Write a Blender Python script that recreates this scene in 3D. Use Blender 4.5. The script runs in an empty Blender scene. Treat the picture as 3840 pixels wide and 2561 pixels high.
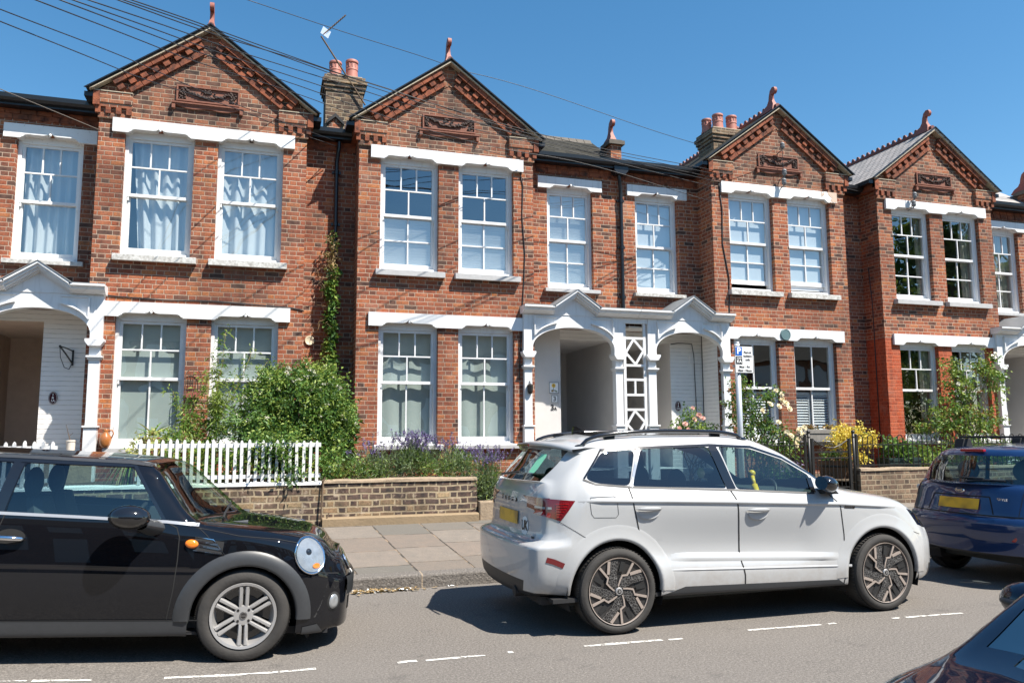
import bpy, bmesh, math, random
import numpy as np
from mathutils import Vector, Matrix
from mathutils.bvhtree import BVHTree
R = math.radians
PI = math.pi
random.seed(7)
sc = bpy.context.scene
col = sc.collection

# ------------------------------------------------------------------ objects
ORG = {}

def tag(o, label=None, cat=None, group=None, kind=None):
    if label: o['label'] = label
    if cat: o['category'] = cat
    if group: o['group'] = group
    if kind: o['kind'] = kind
    return o

def thing(name, label, cat, loc=(0, 0, 0), group=None, local=False, rot=None):
    o = bpy.data.objects.new(name, None)
    o.empty_display_size = .2
    col.objects.link(o)
    o.location = loc
    if rot: o.rotation_euler = rot
    tag(o, label, cat, group)
    ORG[o.name] = Vector((0, 0, 0)) if local else Vector(loc)
    return o

def copy_tree(o, parent=None):
    c = o.copy()
    col.objects.link(c)
    c.parent = parent
    ORG[c.name] = ORG.get(o.name, Vector((0, 0, 0)))
    for ch in list(o.children):
        copy_tree(ch, c)
    return c

class MB:
    """collects faces and links them as one mesh object"""
    def __init__(s):
        s.v = []; s.f = []; s.m = []; s.mi = 0; s.T = None
    def pt(s, p):
        if s.T is not None: p = s.T @ Vector(p)
        s.v.append((p[0], p[1], p[2])); return len(s.v) - 1
    def face(s, pts, mi=None):
        s.f.append([s.pt(p) for p in pts]); s.m.append(s.mi if mi is None else mi)
    def box(s, x0, x1, y0, y1, z0, z1):
        if x0 > x1: x0, x1 = x1, x0
        if y0 > y1: y0, y1 = y1, y0
        if z0 > z1: z0, z1 = z1, z0
        i = [s.pt(p) for p in ((x0,y0,z0),(x1,y0,z0),(x1,y1,z0),(x0,y1,z0),(x0,y0,z1),(x1,y0,z1),(x1,y1,z1),(x0,y1,z1))]
        for q in ((0,3,2,1),(4,5,6,7),(0,1,5,4),(1,2,6,5),(2,3,7,6),(3,0,4,7)):
            s.f.append([i[k] for k in q]); s.m.append(s.mi)
    def prism(s, poly, axis, a, b):
        """poly of 2-D points extruded along axis from a to b (axis y: (x,z); x: (y,z); z: (x,y))"""
        def P(p, t):
            return {'y': (p[0], t, p[1]), 'x': (t, p[0], p[1]), 'z': (p[0], p[1], t)}[axis]
        A = [s.pt(P(p, a)) for p in poly]; B = [s.pt(P(p, b)) for p in poly]
        n = len(poly)
        ar = sum(poly[k][0]*poly[(k+1) % n][1]-poly[(k+1) % n][0]*poly[k][1] for k in range(n))
        fl = (ar > 0) ^ (a > b)
        if axis == 'y': fl = not fl
        # fl True : A face should be reversed so that it looks outwards
        s.f.append(A[::-1] if fl else A); s.m.append(s.mi)
        s.f.append(B if fl else B[::-1]); s.m.append(s.mi)
        for k in range(n):
            q = [A[k], A[(k+1) % n], B[(k+1) % n], B[k]]
            s.f.append(q if fl else q[::-1]); s.m.append(s.mi)
    def tube(s, pts, r, n=6, closed=False, cap=True):
        pts = [Vector(p) for p in pts]; rings = []
        N = len(pts)
        up = None
        for i, p in enumerate(pts):
            a = pts[i-1] if (i > 0 or closed) else p
            b = pts[(i+1) % N] if (i < N-1 or closed) else p
            t = (b - a)
            if t.length < 1e-9: t = Vector((0, 0, 1))
            t.normalize()
            if up is None:
                up = t.orthogonal().normalized()
            else:
                up = (up - t*up.dot(t))
                up = up.normalized() if up.length > 1e-6 else t.orthogonal().normalized()
            w = t.cross(up)
            rr = r[i] if isinstance(r, (list, tuple)) else r
            rings.append([s.pt(p + (up*math.cos(2*PI*k/n) + w*math.sin(2*PI*k/n))*rr) for k in range(n)])
        M = N if closed else N-1
        for i in range(M):
            A = rings[i]; B = rings[(i+1) % N]
            for k in range(n):
                s.f.append([A[k], A[(k+1) % n], B[(k+1) % n], B[k]]); s.m.append(s.mi)
        if cap and not closed:
            s.f.append(rings[0][::-1]); s.m.append(s.mi)
            s.f.append(rings[-1]); s.m.append(s.mi)
    def lathe(s, prof, n=24, c=(0, 0, 0), axis='z', cap=False):
        """prof: (radius, height) pairs"""
        def P(r, h, a):
            x, y = r*math.cos(a), r*math.sin(a)
            if axis == 'z': q = (x, y, h)
            elif axis == 'y': q = (x, h, y)
            else: q = (h, x, y)
            return (q[0]+c[0], q[1]+c[1], q[2]+c[2])
        rings = [[s.pt(P(r, h, 2*PI*k/n)) for k in range(n)] for r, h in prof]
        for i in range(len(rings)-1):
            for k in range(n):
                q = [rings[i][k], rings[i][(k+1) % n], rings[i+1][(k+1) % n], rings[i+1][k]]
                s.f.append(q if axis != 'y' else q[::-1]); s.m.append(s.mi)
        if cap:
            for rg in (rings[0], rings[-1]):
                s.f.append(list(rg)); s.m.append(s.mi)
    def ball(s, c, r, nu=12, nv=8):
        if not isinstance(r, (tuple, list)): r = (r, r, r)
        rings = []
        for i in range(nv+1):
            t = PI*i/nv
            rings.append([s.pt((c[0]+r[0]*math.sin(t)*math.cos(2*PI*k/nu), c[1]+r[1]*math.sin(t)*math.sin(2*PI*k/nu), c[2]+r[2]*math.cos(t))) for k in range(nu)])
        for i in range(nv):
            for k in range(nu):
                s.f.append([rings[i][k], rings[i+1][k], rings[i+1][(k+1) % nu], rings[i][(k+1) % nu]]); s.m.append(s.mi)
    def grid(s, P, flip=False):
        """P: rows of points"""
        ids = [[s.pt(p) for p in row] for row in P]
        for i in range(len(ids)-1):
            for j in range(len(ids[0])-1):
                q = [ids[i][j], ids[i+1][j], ids[i+1][j+1], ids[i][j+1]]
                s.f.append(q[::-1] if flip else q); s.m.append(s.mi)
    def build(s, name, mats, parent=None, smooth=False, angle=None, bevel=0, recalc=False, org=None):
        if not isinstance(mats, (list, tuple)): mats = [mats]
        me = bpy.data.meshes.new(name)
        root = parent
        while root is not None and root.parent is not None: root = root.parent
        o0 = ORG.get(root.name, Vector((0, 0, 0))) if root is not None else (Vector(org) if org else Vector((0, 0, 0)))
        vs = np.array(s.v, dtype=np.float64).reshape(-1, 3) - np.array(o0)
        me.from_pydata(vs.tolist(), [], s.f)
        for m in mats: me.materials.append(m)
        if len(mats) > 1:
            me.polygons.foreach_set('material_index', s.m)
        if smooth or angle:
            me.polygons.foreach_set('use_smooth', [True]*len(me.polygons))
        if recalc:
            bm = bmesh.new(); bm.from_mesh(me)
            bmesh.ops.remove_doubles(bm, verts=bm.verts, dist=1e-5)
            bmesh.ops.recalc_face_normals(bm, faces=bm.faces)
            bm.to_mesh(me); bm.free()
        if angle:
            bm = bmesh.new(); bm.from_mesh(me)
            bmesh.ops.remove_doubles(bm, verts=bm.verts, dist=1e-5)
            for e in bm.edges:
                if len(e.link_faces) == 2 and e.calc_face_angle(0) > R(angle): e.smooth = False
            bm.to_mesh(me); bm.free()
        me.update()
        o = bpy.data.objects.new(name, me)
        col.objects.link(o)
        if parent is not None: o.parent = parent
        elif org: o.location = org
        if bevel:
            b = o.modifiers.new('bevel', 'BEVEL'); b.width = bevel; b.segments = 2; b.limit_method = 'ANGLE'; b.angle_limit = R(40)
        return o

def pchip(xs, ys):
    xs = list(xs); n = len(xs)
    h = [xs[i+1]-xs[i] for i in range(n-1)]
    d = [(ys[i+1]-ys[i])/h[i] for i in range(n-1)]
    m = [0.]*n
    if n == 2: m = [d[0], d[0]]
    else:
        for i in range(1, n-1):
            if d[i-1]*d[i] <= 0: m[i] = 0.
            else:
                w1 = 2*h[i]+h[i-1]; w2 = h[i]+2*h[i-1]
                m[i] = (w1+w2)/(w1/d[i-1]+w2/d[i])
        m[0] = d[0]; m[-1] = d[-1]
    def f(x):
        i = 0
        while i < n-2 and x > xs[i+1]: i += 1
        t = (x-xs[i])/h[i]; t = min(max(t, 0.), 1.)
        return (ys[i]*(1+2*t)*(1-t)**2 + m[i]*h[i]*t*(1-t)**2 + ys[i+1]*t*t*(3-2*t) + m[i+1]*h[i]*t*t*(t-1))
    return f

# ------------------------------------------------------------------ materials
class G:
    def __init__(s, name):
        s.m = bpy.data.materials.new(name); s.m.use_nodes = True
        s.nt = s.m.node_tree; s.nt.nodes.clear()
        s.out = s.nt.nodes.new('ShaderNodeOutputMaterial')
    def set(s, sock, v):
        if isinstance(v, bpy.types.NodeSocket): s.nt.links.new(v, sock)
        elif isinstance(v, (tuple, list)) and len(v) == 3 and sock.type == 'RGBA': sock.default_value = (*v, 1)
        else: sock.default_value = v
    def n(s, t, ins=None, **at):
        nd = s.nt.nodes.new(t)
        for k, v in at.items(): setattr(nd, k, v)
        for k, v in (ins or {}).items(): s.set(nd.inputs[k], v)
        return nd
    def math(s, op, a, b=0., c=None):
        nd = s.n('ShaderNodeMath', {0: a, 1: b}, operation=op)
        if c is not None: s.set(nd.inputs[2], c)
        return nd.outputs[0]
    def mix(s, f, a, b, mode='MIX'):
        nd = s.n('ShaderNodeMix', None, data_type='RGBA', blend_type=mode)
        s.set(nd.inputs[0], f); s.set(nd.inputs[6], a); s.set(nd.inputs[7], b)
        return nd.outputs[2]
    def ramp(s, f, stops, interp='LINEAR'):
        nd = s.n('ShaderNodeValToRGB', {0: f})
        cr = nd.color_ramp; cr.interpolation = interp
        while len(cr.elements) < len(stops): cr.elements.new(.5)
        for e, (p, c) in zip(cr.elements, stops):
            e.position = p
            if not isinstance(c, (tuple, list)): c = (c, c, c)
            e.color = (*c[:3], 1)
        return nd.outputs[0]
    def noise(s, scale, vec=None, detail=3., rough=.55, dim='3D'):
        i = {'Scale': scale, 'Detail': detail, 'Roughness': rough}
        nd = s.n('ShaderNodeTexNoise', i, noise_dimensions=dim)
        if vec is not None: s.set(nd.inputs['Vector'], vec)
        return nd.outputs[0]
    def pos(s): return s.n('ShaderNodeNewGeometry').outputs['Position']
    def obj(s): return s.n('ShaderNodeTexCoord').outputs['Object']
    def bump(s, h, dist=.01, strength=1.):
        return s.n('ShaderNodeBump', {'Height': h, 'Distance': dist, 'Strength': strength}).outputs[0]
    def bsdf(s, base, rough=.5, metal=0., normal=None, coat=0., spec=.5, coatr=.03, trans=None, emit=None):
        i = {'Base Color': base, 'Roughness': rough, 'Metallic': metal, 'Coat Weight': coat, 'Coat Roughness': coatr, 'Specular IOR Level': spec}
        if normal is not None: i['Normal'] = normal
        b = s.n('ShaderNodeBsdfPrincipled', i)
        s.nt.links.new(b.outputs[0], s.out.inputs[0])
        return b
    def schlick(s, f0=.042):
        gn = s.n('ShaderNodeNewGeometry')
        dt = s.n('ShaderNodeVectorMath', {0: gn.outputs['Normal'], 1: gn.outputs['Incoming']}, operation='DOT_PRODUCT').outputs['Value']
        k = s.math('SUBTRACT', 1., s.math('ABSOLUTE', dt))
        return s.math('MULTIPLY_ADD', s.math('POWER', k, 5.), 1-f0, f0)
    def sep(s, v):
        nd = s.n('ShaderNodeSeparateXYZ', {0: v}); return nd.outputs
    def comb(s, x, y, z=0.):
        return s.n('ShaderNodeCombineXYZ', {0: x, 1: y, 2: z}).outputs[0]

def plain(name, base, rough=.5, metal=0., coat=0., var=.12, vscale=9., spec=.5, bump=0., bscale=40.):
    g = G(name)
    nz = g.noise(vscale, g.obj(), 4.)
    f = g.math('MULTIPLY_ADD', nz, 2*var, 1-var)
    c = g.mix(1., base, g.comb(f, f, f), 'MULTIPLY')
    nm = None
    if bump: nm = g.bump(g.noise(bscale, g.obj(), 4.), bump)
    g.bsdf(c, rough, metal, nm, coat, spec)
    return g.m

def brick(name, stops, mortar, h=.0757, P=.3375, soot=.25, joint=.0065, sootcol=(.035, .028, .024), rough=.85, mvar=.3, warp=0., bdist=.006, sscale=.55):
    g = G(name)
    p = g.pos(); x, y, z = g.sep(p)
    u = g.math('ADD', x, y)
    wob = g.noise(3.5, p, 2.)
    z2 = g.math('MULTIPLY_ADD', g.math('SUBTRACT', wob, .5), .008+.022*warp, z)
    if warp: u = g.math('MULTIPLY_ADD', g.math('SUBTRACT', g.noise(5., p, 3.), .5), .05, u)
    vz = g.math('DIVIDE', z2, h)
    row = g.math('FLOOR', vz); fz = g.math('FRACT', vz)
    par = g.math('MULTIPLY', g.math('MODULO', g.math('ADD', row, 1000.), 2.), .5)
    jit = g.n('ShaderNodeTexWhiteNoise', {'W': row}, noise_dimensions='1D').outputs[0]
    uu = g.math('ADD', g.math('DIVIDE', u, P), g.math('ADD', par, g.math('MULTIPLY', jit, .12)))
    uu = g.math('ADD', uu, 500.)
    cell = g.math('FLOOR', uu); f = g.math('FRACT', uu)
    hd = g.math('GREATER_THAN', f, .667)
    loc = g.math('SUBTRACT', f, g.math('MULTIPLY', hd, .667))
    wid = g.math('SUBTRACT', .667, g.math('MULTIPLY', hd, .334))
    du = g.math('MULTIPLY', g.math('MINIMUM', loc, g.math('SUBTRACT', wid, loc)), P)
    dv = g.math('MULTIPLY', g.math('MINIMUM', fz, g.math('SUBTRACT', 1., fz)), h)
    d = g.math('MINIMUM', du, dv)
    d = g.math('ADD', d, g.math('MULTIPLY', g.math('SUBTRACT', g.noise(60., p, 2.), .5), .006))
    mr = g.n('ShaderNodeMapRange', {0: d, 1: joint-.0025, 2: joint+.002}, clamp=True)
    mask = mr.outputs[0]
    idv = g.comb(g.math('MULTIPLY_ADD', cell, 2., hd), row)
    wn = g.n('ShaderNodeTexWhiteNoise', {'Vector': idv}, noise_dimensions='2D')
    rnd = wn.outputs[0]
    c = g.ramp(rnd, stops)
    # mottling inside a brick, fired darker blotches
    n2 = g.noise(38., p, 4., .65)
    c = g.mix(g.ramp(n2, [(.40, 0.), (.66, .80)]), c, g.mix(.70, c, sootcol))
    sx = g.noise(1., g.comb(g.math('MULTIPLY', u, 5.), g.math('MULTIPLY', z, .5)), 4., .6, '2D')
    c = g.mix(g.ramp(sx, [(.52, 0.), (.75, .55)]), c, sootcol)
    c = g.mix(g.ramp(g.noise(1.7, p, 5., .65), [(.60, 0.), (.74, .30)]), c, (.60, .42, .32))
    c = g.mix(g.math('MULTIPLY', g.ramp(g.noise(9., p, 3.), [(.35, 0.), (.75, 1.)]), .22), c, (.55, .30, .20))
    nb = g.noise(sscale, p, 5., .6)
    st = g.ramp(nb, [(.45, 0.), (.68, 1.)])
    c = g.mix(g.math('MULTIPLY', st, soot), c, sootcol)
    mo = g.mix(g.noise(14., p, 4.), g.mix(mvar, mortar, (.05, .045, .04)), mortar)
    mo = g.mix(g.math('MULTIPLY', st, soot*1.2), mo, sootcol)
    cc = g.mix(mask, mo, c)
    if warp:
        cc = g.mix(g.ramp(g.noise(4.5, p, 6., .7), [(.57, 0.), (.66, .7)]), cc, g.mix(g.noise(20., p, 3.), (.50, .45, .38), (.36, .26, .15)))
    hgt = g.math('ADD', mask, g.math('MULTIPLY', g.noise(90., p, 3.), .5))
    g.bsdf(cc, rough, 0., g.bump(hgt, bdist), spec=.25)
    return g.m

MAT = {}
def mats():
    M = MAT
    M['brick'] = brick('red_brick', [(0., (.055, .03, .025)), (.09, (.13, .046, .03)), (.22, (.26, .068, .034)), (.6, (.36, .092, .038)), (.88, (.42, .125, .05)), (1., (.50, .165, .05))], (.54, .395, .29), soot=.42, joint=.0058)
    M['brick_dark'] = brick('weathered_brick', [(0., (.04, .026, .022)), (.25, (.12, .05, .034)), (.5, (.24, .078, .042)), (.8, (.32, .105, .05)), (1., (.40, .15, .07))], (.48, .36, .26), soot=.55, sscale=1.1, joint=.0058)
    M['brick_red'] = brick('red_painted_brick', [(0., (.36, .055, .018)), (.5, (.44, .07, .022)), (1., (.5, .09, .028))], (.50, .15, .08), soot=.05, mvar=.1)
    M['brick_stock'] = brick('sooty_stock_brick', [(0., (.025, .022, .022)), (.5, (.06, .05, .046)), (.7, (.13, .095, .065)), (.87, (.27, .19, .10)), (1., (.40, .30, .17))], (.47, .37, .24), soot=.4, h=.083, P=.305, joint=.0115, sscale=2.6, mvar=.6, warp=1.)
    M['brick_chim'] = brick('chimney_brick', [(0., (.03, .025, .022)), (.5, (.12, .09, .06)), (1., (.32, .22, .12))], (.42, .35, .25), soot=.5, sscale=1.8)
    M['brick_stock_red'] = brick('brown_stone_wall', [(0., (.06, .045, .035)), (.5, (.15, .11, .075)), (1., (.30, .22, .14))], (.36, .28, .19), soot=.4, h=.083, P=.30, joint=.0115, sscale=2., mvar=.5)
    # white painted brick
    g = G('white_painted_brick'); p = g.pos(); x, y, z = g.sep(p)
    vz = g.math('DIVIDE', g.math('MULTIPLY_ADD', g.noise(4., p), .012, z), .0757)
    fz = g.math('FRACT', vz); dv = g.math('MINIMUM', fz, g.math('SUBTRACT', 1., fz))
    ln = g.ramp(g.math('ADD', dv, g.math('MULTIPLY', g.math('SUBTRACT', g.noise(7., p), .5), .22)), [(.0, 1.), (.09, 0.)])
    c = g.mix(g.math('MULTIPLY', ln, .36), g.mix(g.noise(3., p, 5.), (.80, .78, .75), (.70, .68, .65)), (.20, .18, .17))
    g.bsdf(c, .6, 0., g.bump(g.math('SUBTRACT', 1., ln), .006)); M['white_brick'] = g.m
    M['plaster'] = plain('grey_plaster', (.56, .54, .52), .8, var=.12, vscale=2.5)
    g = G('cream_brown_brick'); p = g.pos(); x, y, z = g.sep(p)
    c = g.mix(g.noise(6., p, 5.), (.60, .49, .40), (.40, .31, .25)); g.bsdf(c, .7); M['tan_plaster'] = g.m
    # paint on timber and stone
    g = G('white_paint'); p = g.pos()
    dirt = g.ramp(g.noise(5., p, 6., .65), [(.45, 0.), (.8, .35)])
    fl = g.ramp(g.noise(28., p, 5., .7), [(.70, 0.), (.73, 1.)])
    c = g.mix(dirt, (.70, .70, .69), (.46, .44, .41))
    c = g.mix(g.math('MULTIPLY', fl, .5), c, (.33, .30, .27))
    g.bsdf(c, .45, 0., g.bump(g.noise(50., p, 3.), .002)); M['white'] = g.m
    g = G('fresh_white_paint'); p = g.pos()
    c = g.mix(g.ramp(g.noise(2.5, p, 5.), [(.4, 0.), (.8, .3)]), (.72, .725, .73), (.55, .55, .545))
    c = g.mix(g.math('MULTIPLY', g.ramp(g.noise(40., p, 5., .7), [(.64, 0.), (.70, 1.)]), .3), c, (.36, .34, .31))
    x, y, z = g.sep(p); sk = g.noise(1., g.comb(g.math('MULTIPLY', g.math('ADD', x, y), 16.), g.math('MULTIPLY', z, 1.3)), 5., .65, '2D')
    c = g.mix(g.ramp(sk, [(.52, 0.), (.75, .32)]), c, (.38, .36, .33))
    g.bsdf(c, .4); M['fresh'] = g.m
    g = G('peeling_paint'); p = g.pos()
    fl = g.ramp(g.noise(30., p, 6., .75), [(.62, 0.), (.66, .8)])
    c = g.mix(fl, (.80, .80, .78), (.30, .27, .24))
    g.bsdf(c, .6, 0., g.bump(fl, .003)); M['peel'] = g.m
    g = G('broken_render'); p = g.pos(); x, y, z = g.sep(p)
    fl = g.ramp(g.math('ADD', g.noise(5., p, 6., .6), g.math('MULTIPLY', g.math('SUBTRACT', x, 11.05), .35)), [(.56, 0.), (.58, 1.)])
    c = g.mix(fl, (.81, .81, .80), g.mix(g.noise(30., p), (.55, .38, .27), (.62, .5, .4)))
    g.bsdf(c, .6, 0., g.bump(fl, .01)); M['broken'] = g.m
    M['sill_face'] = plain('sill_edge_shade', (.42, .415, .41), .7, var=.2, vscale=14)  # sill fronts greyer than their tops: shade put into the colour
    g = G('stone_sill'); p = g.pos()
    c = g.mix(g.ramp(g.noise(16., p, 6., .7), [(.4, 0.), (.65, 1.)]), (.60, .59, .56), (.30, .28, .25))
    g.bsdf(c, .7); M['sill'] = g.m
    # glass
    g = G('window_glass'); p = g.pos()
    fr = g.schlick()
    nm = g.bump(g.noise(1.6, p, 1.), .006)
    fac = g.math('MINIMUM', g.math('MULTIPLY_ADD', fr, 1.5, .15), 1.)
    t = g.n('ShaderNodeBsdfTransparent', {0: (.88, .93, .94, 1)}); gl = g.n('ShaderNodeBsdfGlossy', {0: (.95, .97, 1., 1), 'Roughness': 0.004, 'Normal': nm})
    mx = g.n('ShaderNodeMixShader', {0: fac, 1: t.outputs[0], 2: gl.outputs[0]})
    g.nt.links.new(mx.outputs[0], g.out.inputs[0]); M['glass'] = g.m
    def carglass(nm, tint, k, b):
        g = G(nm); fr = g.schlick()
        fac = g.math('MINIMUM', g.math('MULTIPLY_ADD', fr, k, b), 1.)
        t = g.n('ShaderNodeBsdfTransparent', {0: (*tint, 1)}); gl = g.n('ShaderNodeBsdfGlossy', {0: (1, 1, 1, 1), 'Roughness': 0.})
        mx = g.n('ShaderNodeMixShader', {0: fac, 1: t.outputs[0], 2: gl.outputs[0]})
        g.nt.links.new(mx.outputs[0], g.out.inputs[0]); return g.m
    M['cglass'] = carglass('car_glass', (.55, .70, .70), 1.15, .045)
    M['cglass_dark'] = carglass('privacy_glass', (.30, .38, .42), 1.15, .05)
    M['wscreen'] = carglass('windscreen_glass', (.72, .84, .76), .75, .02)
    M['wscreen_dark'] = carglass('tinted_windscreen', (.30, .34, .34), 1.8, .16)
    M['lens'] = carglass('clear_lens', (.95, .97, .98), .8, .0)
    # textiles behind the panes
    def curtain(nm, a, b, sc=26., wav=.5):
        g = G(nm); p = g.pos(); x, y, z = g.sep(p)
        c = g.mix(g.noise(2., p, 3.), a, b)
        df = g.n('ShaderNodeBsdfDiffuse', {0: c}); tr = g.n('ShaderNodeBsdfTranslucent', {0: c})
        mx = g.n('ShaderNodeMixShader', {0: .2, 1: df.outputs[0], 2: tr.outputs[0]})
        g.nt.links.new(mx.outputs[0], g.out.inputs[0]); return g.m
    M['curtain'] = curtain('white_voile', (.78, .80, .80), (.70, .72, .72))
    M['curtain_green'] = curtain('pale_curtain', (.66, .72, .66), (.56, .62, .57))
    M['drape'] = curtain('cream_drape', (.52, .47, .40), (.40, .36, .31))
    g = G('slatted_blind'); p = g.pos(); z = g.sep(p)[2]
    f = g.math('FRACT', g.math('DIVIDE', z, .05))
    nm = g.bump(f, .02)
    g.bsdf(g.mix(g.ramp(f, [(0., .25), (.16, 0.), (1., 0.)]), (.74, .77, .79), (.42, .46, .5)), .55, 0., nm); M['blind'] = g.m
    M['roller'] = curtain('roller_blind', (.76, .79, .82), (.72, .75, .78))
    # roofs
    g = G('roof_slate'); p = g.pos(); x, y, z = g.sep(p)
    b = g.n('ShaderNodeTexBrick', {'Vector': g.comb(g.math('ADD', x, g.math('MULTIPLY', y, 0.)), g.math('MULTIPLY_ADD', z, 1.6, g.math('MULTIPLY', y, .5))), 'Scale': 1., 'Color1': (.022, .022, .021, 1), 'Color2': (.045, .043, .038, 1), 'Mortar': (.02, .02, .02, 1), 'Mortar Size': .01, 'Brick Width': .25, 'Row Height': .2})
    g.bsdf(g.mix(g.math('MULTIPLY', g.noise(5., p, 5.), .5), b.outputs[0], (.06, .056, .04)), .9, 0., g.bump(b.outputs[1], -.01), spec=.08); M['slate'] = g.m
    g = G('grey_roof_tiles'); p = g.pos(); x, y, z = g.sep(p)
    b = g.n('ShaderNodeTexBrick', {'Vector': g.comb(y, g.math('MULTIPLY', z, 1.68)), 'Scale': 1., 'Color1': (.40, .36, .33, 1), 'Color2': (.30, .28, .26, 1), 'Mortar': (.06, .055, .05, 1), 'Mortar Size': .012, 'Brick Width': .2, 'Row Height': .17})
    g.bsdf(b.outputs[0], .6, 0., g.bump(b.outputs[1], -.012)); M['tiles'] = g.m
    M['ridge'] = plain('ridge_clay', (.16, .055, .045), .7, var=.3)
    M['ridge_grey'] = plain('ridge_grey', (.10, .085, .068), .8, var=.4, vscale=14)
    M['terra'] = plain('terracotta', (.26, .075, .05), .6, var=.25, vscale=12, bump=.003)
    M['terra_panel'] = plain('brown_terracotta', (.20, .075, .045), .75, var=.35, vscale=14, bump=.004)
    M['terra_dark'] = plain('dark_terracotta', (.05, .028, .022), .75, var=.5, vscale=25, bump=.006)
    M['pot'] = plain('chimney_pot_clay', (.40, .155, .115), .6, var=.18, vscale=8)
    M['mortar'] = plain('flaunching', (.42, .36, .27), .9, var=.3, vscale=12, bump=.006)
    M['black'] = plain('black_paint', (.012, .013, .016), .3, var=.2)
    M['blackm'] = plain('matt_black', (.014, .014, .015), .7, var=.2)
    M['iron'] = plain('black_iron', (.016, .015, .014), .45, var=.3, vscale=30)
    M['lead'] = plain('grey_lead', (.18, .19, .20), .5, var=.2)
    M['cable'] = plain('black_cable', (.02, .02, .022), .5)
    M['cable_pale'] = plain('pale_cable', (.16, .14, .12), .5)  # paler than the other cables
    M['alu'] = plain('aluminium', (.62, .63, .65), .35, 1., var=.06)
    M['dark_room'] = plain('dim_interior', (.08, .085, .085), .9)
    M['floor'] = plain('floorboards', (.18, .12, .08), .7)
    M['plaque'] = plain('burgundy_enamel', (.055, .008, .012), .25, var=.1)
    M['inkw'] = plain('white_lettering', (.8, .8, .78), .5, var=.03)
    M['ink'] = plain('black_lettering', (.012, .012, .014), .5, var=.05)
    M['teal'] = plain('grey_green_plaque', (.10, .17, .18), .5, var=.12)
    # ground
    g = G('asphalt'); p = g.pos()
    sp = g.ramp(g.noise(58., p, 5., .85), [(.30, (.055, .050, .045)), (.5, (.148, .134, .12)), (.70, (.36, .325, .29))])
    big = g.noise(.5, p, 5., .6); mid = g.noise(2.6, p, 6., .62)
    c = g.mix(g.ramp(big, [(.35, 0.), (.7, .5)]), sp, (.19, .172, .155))
    c = g.mix(g.ramp(mid, [(.60, 0.), (.74, .5)]), c, (.075, .07, .067))
    vo = g.n('ShaderNodeTexVoronoi', {'Vector': p, 'Scale': 34.}).outputs[0]
    c = g.mix(g.ramp(vo, [(0., .75), (.16, 0.)]), c, (.46, .42, .37))
    vd = g.n('ShaderNodeTexVoronoi', {'Vector': p, 'Scale': 27.}).outputs[0]
    c = g.mix(g.ramp(vd, [(0., .6), (.15, 0.)]), c, (.06, .055, .05))
    x, y, z = g.sep(p)
    st = g.noise(1.4, g.comb(g.math('MULTIPLY', x, .25), g.math('MULTIPLY', y, 3.2)), 4.)
    c = g.mix(g.ramp(st, [(.55, 0.), (.8, .22)]), c, (.10, .095, .09))
    sl = g.math('MULTIPLY', g.ramp(g.noise(9., p, 3.), [(.66, 0.), (.70, .5)]), g.ramp(g.noise(.9, p, 2.), [(.5, 0.), (.6, 1.)]))
    c = g.mix(sl, c, (.05, .047, .045))
    g.bsdf(c, .9, 0., g.bump(g.noise(160., p, 4.), .008), spec=.25); M['asphalt'] = g.m
    g = G('paving_stone'); p = g.pos(); x, y, z = g.sep(p)
    wx = g.math('DIVIDE', g.math('ADD', g.math('ADD', x, g.math('MULTIPLY', y, .10)), 100.02), .645)
    wx = g.math('ADD', wx, g.math('MULTIPLY', g.math('SUBTRACT', g.noise(2., p), .5), .03))
    ci = g.math('FLOOR', wx); fx = g.math('FRACT', wx)
    r1 = g.n('ShaderNodeTexWhiteNoise', {'W': ci}, noise_dimensions='1D').outputs[0]
    wy = g.math('ADD', g.math('DIVIDE', y, .62), g.math('MULTIPLY', r1, 3.))
    ri = g.math('FLOOR', wy); fy = g.math('FRACT', wy)
    wn = g.n('ShaderNodeTexWhiteNoise', {'Vector': g.comb(ci, ri)}, noise_dimensions='2D')
    tone = g.ramp(wn.outputs[0], [(0., (.085, .082, .075)), (.3, (.13, .118, .10)), (.6, (.18, .14, .112)), (1., (.19, .162, .135))])
    dx = g.math('MULTIPLY', g.math('MINIMUM', fx, g.math('SUBTRACT', 1., fx)), .645); dy = g.math('MULTIPLY', g.math('MINIMUM', fy, g.math('SUBTRACT', 1., fy)), .62)
    dd = g.math('ADD', g.math('MINIMUM', dx, g.math('MULTIPLY', dy, 1.5)), g.math('MULTIPLY', g.math('SUBTRACT', g.noise(16., p, 4.), .5), .02))
    jt = g.ramp(dd, [(.005, 1.), (.013, 0.)])
    c = g.mix(g.math('MULTIPLY', g.ramp(g.noise(7., p, 7., .7), [(.35, 0.), (.7, 1.)]), .5), tone, (.11, .102, .09))
    c = g.mix(g.ramp(g.noise(46., p, 4., .75), [(.5, 0.), (.8, .55)]), c, (.13, .118, .10))
    c = g.mix(g.ramp(g.noise(3.4, p, 7., .72), [(.62, 0.), (.68, .45)]), c, (.25, .22, .19))
    c = g.mix(jt, c, g.mix(g.ramp(g.noise(5., p, 4.), [(.45, 0.), (.6, 1.)]), (.05, .045, .037), (.27, .195, .13)))
    g.bsdf(c, .88, 0., g.bump(g.math('ADD', g.math('MULTIPLY', jt, -1.2), g.math('MULTIPLY', g.noise(30., p, 5.), .6)), .010)); M['paving'] = g.m
    g = G('granite_kerb'); p = g.pos(); x, y, z = g.sep(p)
    c = g.ramp(g.noise(55., p, 5., .75), [(.3, (.05, .044, .04)), (.55, (.15, .135, .12)), (.75, (.30, .27, .24))])
    j = g.math('FRACT', g.math('DIVIDE', g.math('ADD', x, .17), .93))
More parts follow.
